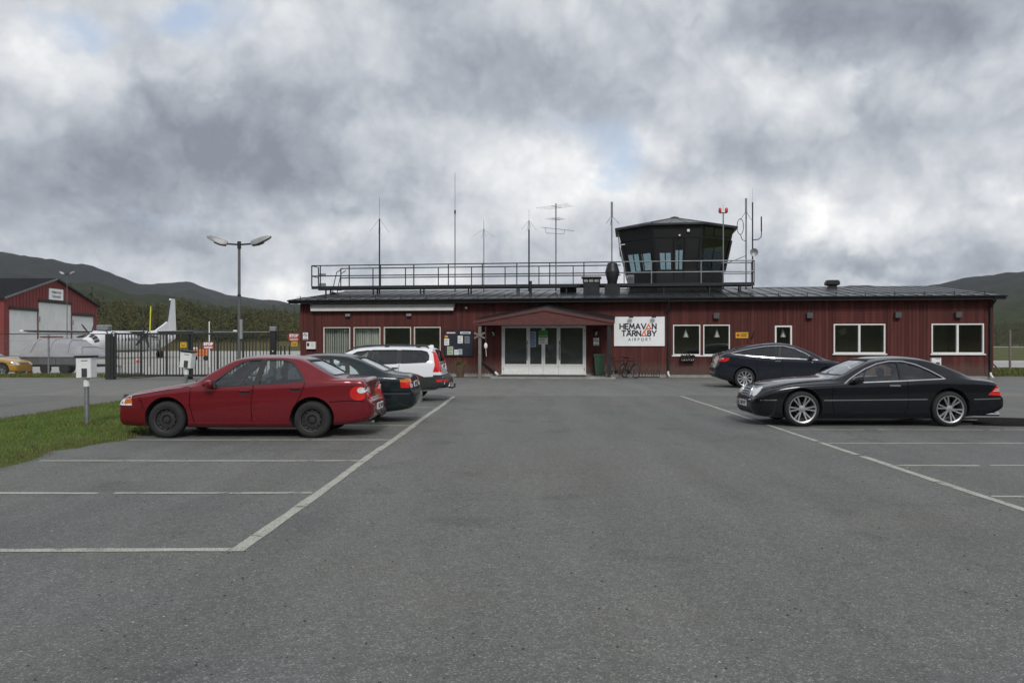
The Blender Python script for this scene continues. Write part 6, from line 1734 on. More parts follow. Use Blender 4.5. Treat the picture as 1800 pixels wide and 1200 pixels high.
# ---- dark green saloon behind it
GREENPAINT = car_paint('dark_green_car_paint', (0.008, 0.017, 0.020), 0.25, 0.2, 0.03)
Lg = 4.60
grn = dict(L=Lg, W=1.71, paint=GREENPAINT, wheels=(0.88, 3.55), wr=0.31, tw=0.20, rim=0.20, rimkind='alloy', rimmat=ALLOY, spokes=(7, 0, .03, .02), arch=0.36,
    top=[(0, .55), (.04, .62), (.14, .72), (.4, .80), (.9, .88), (1.25, .94), (1.38, .98), (1.75, 1.17), (2.1, 1.345), (2.35, 1.405), (2.7, 1.425), (3.1, 1.405), (3.4, 1.335), (3.75, 1.18), (4.05, 1.045), (4.18, 1.015), (4.42, .99), (4.49, .94), (4.53, .72), (4.58, .64), (4.60, .60)],
    bot=[(0, .30), (.10, .21), (.5, .19), (1.2, .17), (3.4, .17), (4.1, .23), (4.5, .30), (4.60, .38)],
    belt=[(0, .53), (.15, .64), (.5, .74), (1.35, .86), (2.3, .90), (3.5, .935), (4.1, .935), (4.44, .90), (4.53, .66), (4.60, .58)],
    plan=PLAN(Lg, .64, .68), cabin=(1.36, 3.95), tumble=0.36,
    side=[[(1.66, .875), (2.12, 1.19), (2.30, 1.29), (2.55, 1.315), (2.50, .91)], [(2.57, .912), (2.62, 1.318), (2.95, 1.31), (3.16, 1.24), (3.22, .94)], [(3.27, .942), (3.24, 1.21), (3.40, 1.10), (3.50, .99), (3.47, .95)]],
    pillars=[[(2.49, .91), (2.58, .912), (2.63, 1.318), (2.54, 1.315)], [(3.21, .94), (3.28, .942), (3.25, 1.22), (3.15, 1.25)]],
    wind=trap(.65, 1.0, .53, 1.35), windx=(1.0, 2.6), rear=trap(.63, 1.06, .52, 1.34), rearx=(3.0, 4.4), glass_rear=CGLASS,
    mirror=(1.76, .90), handles=[(2.35, .80), (3.28, .83)],
    seams=[[(1.36, .86), (1.34, .3)], [(2.50, .90), (2.47, .25)], [(3.42, .92), (3.30, .70), (3.10, .3)], [(3.75, .64), (4.5, .64)]],
    strips=[[(1.36, .52), (3.1, .53)], [(3.95, .60), (4.50, .60)]],
    patches=[('B', [(-.78, .72), (-.60, .72), (-.60, .88), (-.78, .87)], REDLENS, 'tail_lamp', .008), ('B', [(.78, .72), (.60, .72), (.60, .88), (.78, .87)], REDLENS, 'tail_lamp', .008),
             ('B', [(-.78, .835), (-.60, .835), (-.60, .90), (-.78, .89)], ORLENS, 'rear_indicator', .012), ('B', [(.78, .835), (.60, .835), (.60, .90), (.78, .89)], ORLENS, 'rear_indicator', .012),
             ('B', [(-.70, .72), (-.58, .72), (-.58, .80), (-.70, .80)], WHLENS, 'reverse_lamp', .014), ('B', [(.70, .72), (.58, .72), (.58, .80), (.70, .80)], WHLENS, 'reverse_lamp', .014),
             ('F', [(-.80, .60), (-.45, .59), (-.45, .70), (-.78, .72)], WHLENS, 'headlight', .008), ('F', [(.80, .60), (.45, .59), (.45, .70), (.78, .72)], WHLENS, 'headlight', .008)],
    side_patches=[(0, [(4.33, .725), (4.52, .72), (4.52, .84), (4.345, .85)], REDLENS, 'tail_lamp_side', .007), (0, [(4.345, .852), (4.51, .845), (4.49, .905), (4.38, .905)], ORLENS, 'rear_indicator_side', .008)],
    ribbons=[('B', [(-.62, .625), (.62, .625)], .05, .012, BLACKPL, 'bumper_strip'), ('B', [(-.5, .95), (.5, .95)], .02, .004, CHROME, 'boot_trim')],
    plates=[('B', .78, 'OKB 318')], seatx=2.45)
gc = thing('dark_green_saloon_car', 'very dark green saloon car parked between the red car and the white estate', 'car', (-2.30 - Lg / 2, 16.85 + .855, 0), R(0.6), 'parked cars')
build_car(grn, gc)
MB().box(Lg / 2 - 1.38, Lg / 2 - 1.18, .40, .52, .80, 1.10).build('parcel', PAPER, gc)

# ---- white estate
WHITEP = car_paint('white_car_paint', (0.78, 0.80, 0.84), 0.25, 0.0, 0.06)
Lw = 4.84
wht = dict(L=Lw, W=1.87, paint=WHITEP, wheels=(0.93, 3.74), wr=0.345, tw=0.23, rim=0.225, rimkind='alloy', rimmat=ALLOY, spokes=(6, 0, .035, .03), arch=0.41,
    top=[(0, .66), (.04, .74), (.14, .84), (.4, .93), (.9, 1.01), (1.25, 1.06), (1.38, 1.10), (1.75, 1.30), (2.1, 1.47), (2.4, 1.535), (3.0, 1.565), (3.8, 1.555), (4.3, 1.53), (4.44, 1.49), (4.52, 1.36), (4.62, 1.10), (4.68, .80), (4.76, .70), (4.84, .64)],
    bot=[(0, .38), (.10, .27), (.5, .25), (1.2, .25), (3.4, .25), (4.2, .29), (4.7, .37), (4.84, .44)],
    belt=[(0, .64), (.15, .76), (.5, .86), (1.35, 1.0), (2.3, 1.04), (3.5, 1.08), (4.3, 1.10), (4.55, 1.06), (4.68, .74), (4.84, .62)],
    plan=PLAN(Lw, .64, .72), cabin=(1.38, 4.40), tumble=0.33, floor=0.42,
    side=[[(1.68, 1.02), (2.10, 1.30), (2.28, 1.40), (2.62, 1.445), (2.56, 1.045)], [(2.64, 1.048), (2.70, 1.448), (3.42, 1.455), (3.44, 1.075)], [(3.56, 1.08), (3.54, 1.455), (4.10, 1.44), (4.26, 1.40), (4.32, 1.30), (4.32, 1.17), (4.24, 1.11)]],
    pillars=[[(2.55, 1.045), (2.65, 1.048), (2.71, 1.45), (2.61, 1.445)], [(3.42, 1.075), (3.57, 1.08), (3.55, 1.455), (3.41, 1.455)]],
    wind=trap(.70, 1.12, .58, 1.47), windx=(1.0, 2.6), rear=trap(.66, 1.13, .56, 1.46), rearx=(4.1, 4.9), glass=[CGLASS, CGLASSD, CGLASSD],
    mirror=(1.80, 1.06), handles=[(2.45, .95), (3.38, .97)], seatbase=.55,
    seams=[[(1.40, 1.0), (1.38, .4)], [(2.58, 1.03), (2.54, .4)], [(3.50, 1.07), (3.48, .85), (3.25, .5)]],
    chrome=[],
    patches=[('B', [(-.82, .84), (-.70, .84), (-.66, .99), (-.70, 1.12), (-.68, 1.40), (-.72, 1.40), (-.78, 1.12)], REDLENS, 'tail_lamp', .012), ('B', [(.82, .84), (.70, .84), (.66, .99), (.70, 1.12), (.68, 1.40), (.72, 1.40), (.78, 1.12)], REDLENS, 'tail_lamp', .012),
             ('B', [(-.70, .86), (-.45, .88), (-.45, .96), (-.70, 1.0)], WHLENS, 'reverse_lamp', .016), ('B', [(.70, .86), (.45, .88), (.45, .96), (.70, 1.0)], WHLENS, 'reverse_lamp', .016),
             ('B', [(-.90, .40), (.90, .40), (.90, .74), (-.90, .74)], BLACKPL, 'bumper_cladding', .012), ('B', [(-.45, .42), (.45, .42), (.38, .52), (-.38, .52)], ALLOY, 'skid_plate', .02),
             ('B', [(-.85, .56), (-.60, .55), (-.60, .61), (-.85, .63)], REDLENS, 'rear_reflector', .018), ('B', [(.85, .56), (.60, .55), (.60, .61), (.85, .63)], REDLENS, 'rear_reflector', .018),
             ('F', [(-.85, .66), (-.5, .64), (-.5, .78), (-.82, .82)], WHLENS, 'headlight', .008), ('F', [(.85, .66), (.5, .64), (.5, .78), (.82, .82)], WHLENS, 'headlight', .008)],
    side_patches=[(0, [(4.44, .84), (4.66, .84), (4.64, 1.0), (4.55, 1.20), (4.46, 1.455), (4.41, 1.46), (4.46, 1.2), (4.49, 1.02)], REDLENS, 'tail_lamp_side', .010),
                  (0, [(3.20, .27), (3.32, .50), (3.42, .68), (3.58, .79), (3.78, .83), (3.98, .79), (4.20, .70), (4.60, .72), (4.74, .70), (4.76, .44), (4.5, .36), (4.15, .34)], BLACKPL, 'arch_cladding', .012),
                  (0, [(1.34, .27), (1.36, .46), (3.24, .46), (3.2, .27)], BLACKPL, 'sill_cladding', .012), (0, [(.1, .40), (.1, .60), (.5, .62), (.6, .76), (.93, .82), (1.24, .74), (1.36, .5), (1.3, .3), (.3, .3)], BLACKPL, 'arch_cladding', .011)],
    ribbons=[('B', [(-.9, .745), (.9, .745)], .02, .016, BLACKPL, 'bumper_edge'), ('B', [(-.62, 1.08), (.62, 1.08)], .04, .012, CHROME, 'tailgate_trim')],
    plates=[('B', .98, 'KHR 274')], seatx=2.50)
wc = thing('white_estate_car', 'white estate car with black cladding and roof rails, farthest of the cars on the left', 'car', (-2.22 - Lw / 2, 23.2 + .935, 0), R(-1.0), 'parked cars')
car_w, proj_w, patch_w, ribbon_w, body_w, T0w = build_car(wht, wc)
for s in (-1, 1):
    pts = []
    for x in (1.95, 2.15, 2.5, 3.2, 3.9, 4.15, 4.30):
        p, nn = proj_w('T', x, s * 0.58); up = 0.015 if x in (1.95, 4.30) else 0.06
        pts.append(T0w @ (p + Vector((0, 0, up))))
    MB().tube(pts, 0.02, 8).build('roof_rail', BLACKPL, wc)
    for x in (3.1, 4.0):
        p, nn = proj_w('T', x, s * 0.58); q = T0w @ p; MB().box(q.x - 0.06, q.x + 0.06, q.y - 0.018, q.y + 0.018, q.z - 0.02, q.z + 0.055).build('rail_foot', BLACKPL, wc)
p, nn = proj_w('T', 4.25, 0); q = T0w @ p
MB().loft([[(q.x - 0.12, -0.03, q.z - 0.01), (q.x + 0.10, -0.02, q.z - 0.01), (q.x + 0.10, 0.02, q.z - 0.01), (q.x - 0.12, 0.03, q.z - 0.01)], [(q.x + 0.02, -0.008, q.z + 0.07), (q.x + 0.10, -0.008, q.z + 0.06), (q.x + 0.10, 0.008, q.z + 0.06), (q.x + 0.02, 0.008, q.z + 0.07)]]).build('fin_aerial', WHITEP, wc)
MB().tube([(Lw / 2 - 0.25, 0, .42), (Lw / 2 + 0.05, 0, .36), (Lw / 2 + 0.12, 0, .38), (Lw / 2 + 0.13, 0, .48)], .028, 8).build('tow_bar', BLACKPL, wc)

# ---- dark blue crossover
BLUEPAINT = car_paint('dark_blue_car_paint', (0.012, 0.016, 0.026), 0.25, 0.3, 0.06)
Lb = 5.04
blu = dict(L=Lb, W=2.0, paint=BLUEPAINT, wheels=(0.96, 3.98), wr=0.365, tw=0.25, rim=0.262, rimkind='alloy', rimmat=ALLOY, spokes=(10, 0, .022, .036), sweep=0.12, arch=0.42,
    top=[(0, .66), (.04, .74), (.15, .86), (.4, .95), (.9, 1.06), (1.02, 1.10), (1.45, 1.32), (1.95, 1.54), (2.35, 1.655), (2.75, 1.69), (3.2, 1.665), (3.7, 1.595), (4.2, 1.47), (4.6, 1.335), (4.80, 1.26), (4.86, 1.20), (4.93, .95), (5.0, .82), (5.04, .74)],
    bot=[(0, .34), (.1, .24), (.5, .21), (1.2, .19), (3.6, .19), (4.4, .24), (4.9, .36), (5.04, .48)],
    belt=[(0, .64), (.15, .78), (.5, .90), (1.05, 1.02), (2.0, 1.085), (3.0, 1.12), (3.9, 1.20), (4.5, 1.27), (4.78, 1.21), (4.90, .93), (5.04, .72)],
    plan=PLAN(Lb, .64, .68), cabin=(1.05, 4.55), tumble=0.36, floor=0.36,
    side=[[(1.42, 1.075), (1.80, 1.30), (2.20, 1.475), (2.50, 1.535), (2.62, 1.54), (2.70, 1.13), (2.0, 1.105)], [(2.76, 1.132), (2.68, 1.54), (3.1, 1.52), (3.55, 1.47), (3.62, 1.195)], [(3.67, 1.20), (3.60, 1.462), (3.95, 1.40), (4.28, 1.315), (4.40, 1.275), (4.2, 1.25)]],
    pillars=[[(2.69, 1.13), (2.77, 1.132), (2.69, 1.54), (2.61, 1.54)]],
    wind=trap(.76, 1.12, .60, 1.60), windx=(0.7, 2.7), rear=trap(.66, 1.30, .58, 1.50), rearx=(3.6, 5.0), glass=[CGLASSD, CGLASSD, CGLASSD], glass_front=CGLASS, wframe=False,
    chrome=[[(1.34, 1.035), (1.75, 1.29), (2.15, 1.48), (2.5, 1.562), (2.8, 1.568), (3.2, 1.545), (3.6, 1.488), (4.0, 1.412), (4.35, 1.325), (4.47, 1.285), (4.44, 1.255), (4.2, 1.225), (3.65, 1.175), (2.75, 1.105), (2.0, 1.08), (1.45, 1.05), (1.34, 1.035)]], chromew=0.03,
    mirror=(1.62, 1.10), mirror_mat=BLACKPL, handles=[(2.78, 1.0)], handle_chrome=True,
    seams=[[(1.36, 1.03), (1.34, .6), (1.42, .3)], [(2.62, 1.10), (2.62, .3)], [(3.62, 1.17), (3.55, .8), (3.48, .5)]],
    patches=[('B', [(-.95, .98), (-.45, 1.03), (-.45, 1.08), (-.95, 1.12)], REDLENS, 'tail_lamp', .008), ('B', [(.95, .98), (.45, 1.03), (.45, 1.08), (.95, 1.12)], REDLENS, 'tail_lamp', .008), ('B', [(-.8, .40), (.8, .40), (.8, .52), (-.8, .52)], BLACKPL, 'diffuser', .008),
             ('F', [(-.9, .74), (-.5, .72), (-.5, .80), (-.86, .88)], WHLENS, 'headlight', .008), ('F', [(.9, .74), (.5, .72), (.5, .80), (.86, .88)], WHLENS, 'headlight', .008)],
    side_patches=[(0, [(4.62, 1.07), (4.86, 1.0), (4.86, 1.07), (4.80, 1.12), (4.64, 1.13)], REDLENS, 'tail_lamp_side', .008), (0, [(1.50, .96), (1.56, .94), (1.58, .965), (1.52, .985)], CHROME, 'side_repeater', .006), (0, [(4.74, 1.08), (4.86, 1.06), (4.86, 1.09), (4.75, 1.11)], WHLENS, 'reverse_lamp_side', .012)],
    creases=[[(1.5, .40), (2.6, .42), (3.4, .47)]], ribbons=[('B', [(-.7, 1.255), (0, 1.265), (.7, 1.255)], .03, .012, BLUEPAINT, 'tail_lip'), ('B', [(-.5, 1.0), (.5, 1.0)], .03, .008, CHROME, 'boot_trim')], plates=[('B', .82, 'NWX 582')], seatx=2.55, seatbase=.55)
bc = thing('dark_blue_crossover_car', 'dark blue crossover car with chrome window line parked along the terminal wall', 'car', (12.12 - Lb / 2, 30.6 + 0.95, 0), R(176), 'parked cars')
build_car(blu, bc)

# ---- black coupe
BLACKP = car_paint('black_car_paint', (0.004, 0.005, 0.008), 0.2, 0.1, 0.02)
Lc = 4.99
blk = dict(L=Lc, W=1.86, paint=BLACKP, wheels=(0.92, 3.81), wr=0.345, tw=0.25, rim=0.262, rimkind='alloy', rimmat=ALLOY, spokes=(6, 0.17, .016, .02), arch=0.395, spoke_off=0.15,
    top=[(0, .50), (.03, .58), (.10, .70), (.22, .775), (.6, .86), (1.1, .925), (1.55, .955), (1.68, .985), (2.05, 1.17), (2.40, 1.315), (2.7, 1.362), (3.0, 1.372), (3.35, 1.345), (3.7, 1.25), (4.05, 1.10), (4.32, .99), (4.48, .955), (4.78, .905), (4.86, .86), (4.90, .64), (4.95, .585), (4.99, .54)],
    bot=[(0, .30), (.10, .20), (.5, .16), (1.2, .135), (3.6, .14), (4.3, .19), (4.8, .26), (4.99, .36)],
    belt=[(0, .48), (.12, .60), (.4, .72), (.9, .80), (1.6, .84), (2.6, .875), (3.6, .925), (4.3, .90), (4.75, .84), (4.88, .60), (4.99, .52)],
    plan=PLAN(Lc, .60, .70), cabin=(1.66, 4.25), tumble=0.38, floor=0.28,
    side=[[(1.86, .87), (2.10, 1.04), (2.35, 1.165), (2.60, 1.235), (2.83, 1.255), (2.83, .905)], [(2.86, .907), (2.86, 1.255), (3.05, 1.235), (3.30, 1.145), (3.52, 1.03), (3.66, .95)]],
    wind=trap(.68, 1.0, .55, 1.31), windx=(1.3, 2.9), rear=trap(.62, 1.02, .54, 1.28), rearx=(3.2, 4.7), wframe=False,
    chrome=[[(1.74, .84), (1.95, .985), (2.2, 1.125), (2.45, 1.225), (2.7, 1.275), (2.95, 1.275), (3.2, 1.215), (3.45, 1.10), (3.64, .985), (3.72, .93)], [(1.86, .855), (2.83, .892), (3.70, .935)], [(.42, .52), (.22, .515), (.13, .51)], [(1.33, .515), (3.36, .535)], [(4.28, .535), (4.86, .545)]],
    mirror=(1.98, .885), handles=[(2.72, .80)], handle_chrome=True,
    seams=[[(.34, .74), (.7, .825), (1.15, .88), (1.56, .915)], [(1.52, .84), (1.50, .55), (1.53, .25)], [(2.98, .90), (2.99, .45), (2.9, .22)], [(4.05, .60), (4.22, .48), (4.28, .44)]],
    patches=[('F', oval(-.41, .655, .075, .078), WHLENS, 'headlight', .012), ('F', oval(-.595, .665, .095, .092), WHLENS, 'headlight', .014),
             ('F', oval(.41, .655, .075, .078), WHLENS, 'headlight', .012), ('F', oval(.595, .665, .095, .092), WHLENS, 'headlight', .014),
             ('F', [(-.24, .545), (.24, .545), (.25, .70), (.20, .745), (-.20, .745), (-.25, .70)], BLACKPL, 'grille', .010), ('F', [(-.5, .24), (.5, .24), (.5, .34), (-.5, .34)], RUBBER, 'air_intake', .006),
             ('B', [(-.86, .62), (-.52, .62), (-.50, .80), (-.80, .82)], REDLENS, 'tail_lamp', .008), ('B', [(.86, .62), (.52, .62), (.50, .80), (.80, .82)], REDLENS, 'tail_lamp', .008)],
    side_patches=[(0, [(4.58, .62), (4.86, .60), (4.86, .80), (4.80, .82)], REDLENS, 'tail_lamp_side', .007), (0, [(4.68, .69), (4.87, .69), (4.87, .705), (4.70, .705)], WHLENS, 'tail_lamp_band', .011), (0, [(4.72, .725), (4.87, .725), (4.87, .735), (4.73, .735)], WHLENS, 'tail_lamp_band', .011)],
    ribbons=[('F', [(-.55, .505), (.55, .505)], .028, .012, CHROME, 'bumper_chrome')] + [('F', [(-.23, z), (.23, z)], .014, .018, CHROME, 'grille_bar') for z in (.58, .625, .67, .715)] + [('F', [(-.235, .56), (-.245, .70), (-.20, .75), (.20, .75), (.245, .70), (.235, .56)], .02, .016, CHROME, 'grille_surround'), ('B', [(-.7, .545), (.7, .545)], .025, .010, CHROME, 'bumper_chrome')],
    plates=[('F', .42, 'XJM 057')], seatx=2.75, seatbase=.38, seath=.58)
kc = thing('black_coupe_car', 'glossy black two-door coupe with silver wheels parked on the right', 'car', (4.48 + Lc / 2, 16.2 + .93, 0), 0, 'parked cars')
build_car(blk, kc)
MB().tube([(Lc / 2 - 0.5, -0.52, .22), (Lc / 2 - 0.02, -0.53, .215)], 0.04, 10).build('exhaust', CHROME, kc)
MB().cyl((-Lc / 2 + 0.16, -0.70, .30), (-Lc / 2 + 0.24, -0.70, .30), 0.05, n=14).build('fog_lamp', WHLENS, kc)

# ---- yellow car behind the wire fence, only its front half in view
YELP = car_paint('yellow_car_paint', (0.50, 0.27, 0.02), 0.3, 0.0, 0.15)
yel = dict(red); yel.update(paint=YELP, rimkind='alloy', rimmat=ALLOY, spokes=(5, 0, .035, .03), plates=[], drive=-1, wheels=(0.72, 3.40))
yc = thing('yellow_car', 'yellow car with dark side stripe behind the wire fence at the left edge', 'car', (-26.4 - Lr / 2, 43.6, 0), R(180), 'parked cars')
car_y, proj_y, patch_y, ribbon_y, body_y, T0y = build_car(yel, yc)
for view in ('L', 'R'):
    patch_y(view, [(.95, .575), (3.9, .60), (3.9, .69), (1.05, .665)], .004, 'side_stripe', pmat('stripe_navy', (0.03, 0.03, 0.07), 0.4, var=0.1))
    for k in range(6): patch_y(view, [(1.05 + .09 * k, .60), (1.10 + .09 * k, .60), (1.13 + .09 * k, .65), (1.08 + .09 * k, .65)], .006, 'stripe_mark', pmat('stripe_white', (0.6, 0.6, 0.6), 0.5, var=0.05), step=0.03)

# ------------------------------------------------------------------ hangar
HR = pmat('hangar_red_sheet', (0.19, 0.036, 0.034), 0.7, var=0.12, vscale=0.6)
HD = pmat('hangar_door_grey', (0.68, 0.70, 0.69), 0.6, var=0.06, vscale=0.5, dirt=0.12)
hg = thing('hangar', 'red gabled hangar with three tall pale grey doors', 'hangar', (-72.6, 115.0, 0), 0)
# local: x outward (front face at x = 0), y along the front (0..25), z up
HW, HE, HA = 25.0, 8.1, 11.6; HL = 34
doors = [(1.2, 7.9, 6.55), (8.2, 17.0, 7.95), (17.3, 23.8, 6.25)]
b = MB()
for (y0, y1, z0, z1) in cut_rect(0, HW, 0, HE, [(a, c, -1, z) for a, c, z in doors]): b.box(-0.25, 0, y0, y1, z0, z1)
b.prism([(0, HE), (HW, HE), (HW / 2, HA)], 'x', -0.25, 0.0)
b.box(-HL, -0.25, 0, 0.25, 0, HE); b.box(-HL, -0.25, HW - 0.25, HW, 0, HE); b.box(-HL, -HL + 0.25, 0.25, HW - 0.25, 0, HE)
b.build('wall', HR, hg)
for y in np.arange(0.4, HW, 0.8):
    zt = HE + (HA - HE) * (1 - abs(y - HW / 2) / (HW / 2)) - 0.1; z0 = 0.1
    for a, c, z in doors:
        if a - 0.06 < y < c + 0.06: z0 = z + 0.45
    MB().box(0.0, 0.04, y - 0.03, y + 0.03, z0, zt).build('sheet_rib', HR, hg)
b = MB()
for s in (0, 1):
    ya, yb_ = (-0.5, HW / 2) if s == 0 else (HW + 0.5, HW / 2)
    za, zb_ = HE - 0.14, HA + 0.02
    v = [(0.45, ya, za), (0.45, yb_, zb_), (-HL - 0.4, yb_, zb_), (-HL - 0.4, ya, za)]; v += [(p[0], p[1], p[2] + 0.22) for p in v]
    b.add(v, [(0, 1, 2, 3), (4, 5, 6, 7), (0, 1, 5, 4), (1, 2, 6, 5), (2, 3, 7, 6), (3, 0, 4, 7)])
b.build('roof', pmat('hangar_roof_felt', (0.030, 0.032, 0.036), 0.9, var=0.2, spec=0.0), hg)
for s in (0, 1):
    ya = -0.52 if s == 0 else HW + 0.52
    MB().add([(0.47, ya, HE - 0.16), (0.47, HW / 2, HA + 0.0), (0.47, HW / 2, HA + 0.26), (0.47, ya, HE + 0.1), (0.40, ya, HE - 0.16), (0.40, HW / 2, HA), (0.40, HW / 2, HA + 0.26), (0.40, ya, HE + 0.1)], [(0, 1, 2, 3), (7, 6, 5, 4), (3, 2, 6, 7), (0, 4, 5, 1)]).build('verge_board', LSTEEL if s == 0 else BLACKMETAL, hg)
for a, c, z in doors:
    do = MB().box(-0.15, -0.06, a, c, 0.05, z).build('door', HD, hg)
    n_ = 3
    for k in range(1, n_): MB().box(-0.062, -0.05, a + (c - a) * k / n_ - 0.02, a + (c - a) * k / n_ + 0.02, 0.05, z - 0.02).build('door_joint', HD, do)
    MB().box(-0.05, 0.16, a - 0.1, c + 0.1, z - 0.0, z + 0.42).build('door_track_hood', BLACKMETAL, hg)
sgn = thing('hangar_sign', 'white sign reading HEMAVAN TÄRNABY on the hangar gable', 'sign', (-72.52, 115 + 12.6, 9.35), R(90))
MB().box(-1.9, 1.9, -0.06, 0.04, -0.85, 0.85).build('board', SIGNWHITE, sgn)
lettering('HEMAVAN', 0.55, INK, sgn, (0, -0.065, 0.28), 0.012); lettering('TÄRNABY', 0.55, INK, sgn, (0, -0.065, -0.38), 0.012)
for y, z, in ((8.05, 5.4), (17.15, 5.2)):
    o = thing('hangar_lamp', 'wall lamp %s of the tall middle hangar door' % ('left' if y < 10 else 'right'), 'wall lamp', (-72.55, 115 + y, z), R(90), 'hangar wall lamps')
    MB().bbox(-0.14, 0.14, -0.22, 0.0, -0.4, 0.4, 0.03).build('housing', GALV, o)

# ------------------------------------------------------------------ turboprop
AW = pmat('aircraft_white', (0.80, 0.81, 0.82), 0.35, var=0.05, vscale=0.4, coat=0.3, dirt=0.08)
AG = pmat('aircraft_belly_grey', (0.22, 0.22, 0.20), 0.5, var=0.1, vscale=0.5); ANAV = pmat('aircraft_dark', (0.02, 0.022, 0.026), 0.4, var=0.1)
ap = thing('turboprop_aircraft', 'white high-wing turboprop airliner parked behind the gate', 'aircraft', (-47.8, 100, 0), 0)
# local: nose towards -y, wing at y = 0
def circ(y, r, zc, sx=1.0, n=22): return [(r * sx * math.cos(2 * math.pi * k / n), y, zc + r * math.sin(2 * math.pi * k / n)) for k in range(n)]
prof = [(-11.0, .05, 1.55), (-10.85, .30, 1.57), (-10.4, .62, 1.62), (-9.6, .92, 1.72), (-8.8, 1.10, 1.85), (-7.5, 1.20, 1.93), (-3, 1.22, 1.95), (3.5, 1.22, 1.95), (6, 1.12, 2.03), (8.5, .86, 2.25), (10.6, .55, 2.48), (12.4, .22, 2.68), (12.9, .05, 2.72)]
pr_r = pchip([(p[0], p[1]) for p in prof]); pr_z = pchip([(p[0], p[2]) for p in prof])
b = MB(); b.loft([circ(y, pr_r(y), pr_z(y)) for y in np.linspace(-11, 12.9, 60)]); fus = b.build('fuselage', AW, ap)
def skin(y, a, off=0.012):
    r = pr_r(y) + off; return Vector((r * math.cos(a), y, pr_z(y) + r * math.sin(a)))
def fpatch(y0, y1, a0, a1, m, nm):
    g = MB(); n1, n2 = 6, 5
    v = [skin(y0 + (y1 - y0) * i / n1, a0 + (a1 - a0) * j / n2) for i in range(n1 + 1) for j in range(n2 + 1)]
    g.add(v, [(i * (n2 + 1) + j, i * (n2 + 1) + j + 1, (i + 1) * (n2 + 1) + j + 1, (i + 1) * (n2 + 1) + j) for i in range(n1) for j in range(n2)], 0, True); return g.build(nm, m, fus, fix=True)
for k, (a0, a1) in enumerate(((R(98), R(122)), (R(125), R(148)), (R(58), R(82)), (R(32), R(55)), (R(10), R(29)), (R(151), R(170)))):
    fpatch(-9.95, -9.25, a0, a1, ANAV, 'cockpit_window')
for y in np.arange(-6.4, 6.2, 0.86):
    for a0, a1 in ((R(8), R(22)), (R(158), R(172))): fpatch(y, y + 0.30, a0, a1, ANAV, 'cabin_window')
fpatch(-10.0, 8.5, R(232), R(308), AG, 'belly_panel')
for a0 in (R(-20), ): fpatch(-8.2, -7.4, R(-25), R(32), pmat('door_line_grey', (0.5, 0.51, 0.52), 0.4), 'cabin_door')
def wing_section(x, y0, ch, z, th, n=14):
    pts = []
    for k in range(n):
        t = 2 * math.pi * k / n; u = 0.5 - 0.5 * math.cos(t)
        s = math.sin(t); pts.append((x, y0 + ch * u, z + th * s * (0.9 if s > 0 else 0.45) * (1 - u * 0.75)))
    return pts
WZ_ = 3.12
b = MB(); b.loft([wing_section(x, -0.9 + 0.35 * abs(x) / 13 * 1, 2.7 - 1.3 * abs(x) / 13, WZ_ + 0.012 * abs(x), 0.27 - 0.14 * abs(x) / 13) for x in np.linspace(-13, 13, 27)]); b.build('wing', AW, ap)
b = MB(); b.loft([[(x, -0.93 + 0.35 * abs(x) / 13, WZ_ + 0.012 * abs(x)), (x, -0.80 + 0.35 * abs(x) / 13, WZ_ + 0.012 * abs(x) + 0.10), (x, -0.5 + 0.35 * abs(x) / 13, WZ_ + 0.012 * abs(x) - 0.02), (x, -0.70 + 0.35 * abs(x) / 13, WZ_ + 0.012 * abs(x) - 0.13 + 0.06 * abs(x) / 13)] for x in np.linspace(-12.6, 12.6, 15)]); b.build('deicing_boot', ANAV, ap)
MB().loft([[(x, -0.55 + 0.35 * abs(x) / 13, WZ_ + 0.012 * abs(x) - 0.10), (x, 1.5 - 0.9 * abs(x) / 13, WZ_ + 0.012 * abs(x) - 0.07), (x, 1.5 - 0.9 * abs(x) / 13, WZ_ + 0.012 * abs(x) - 0.15), (x, -0.55 + 0.35 * abs(x) / 13, WZ_ + 0.012 * abs(x) - 0.17)] for x in np.linspace(-12.4, 12.4, 15)]).build('wing_underside_shade', AG, ap)  # grey slab under the wing: the shade below it put into the colour
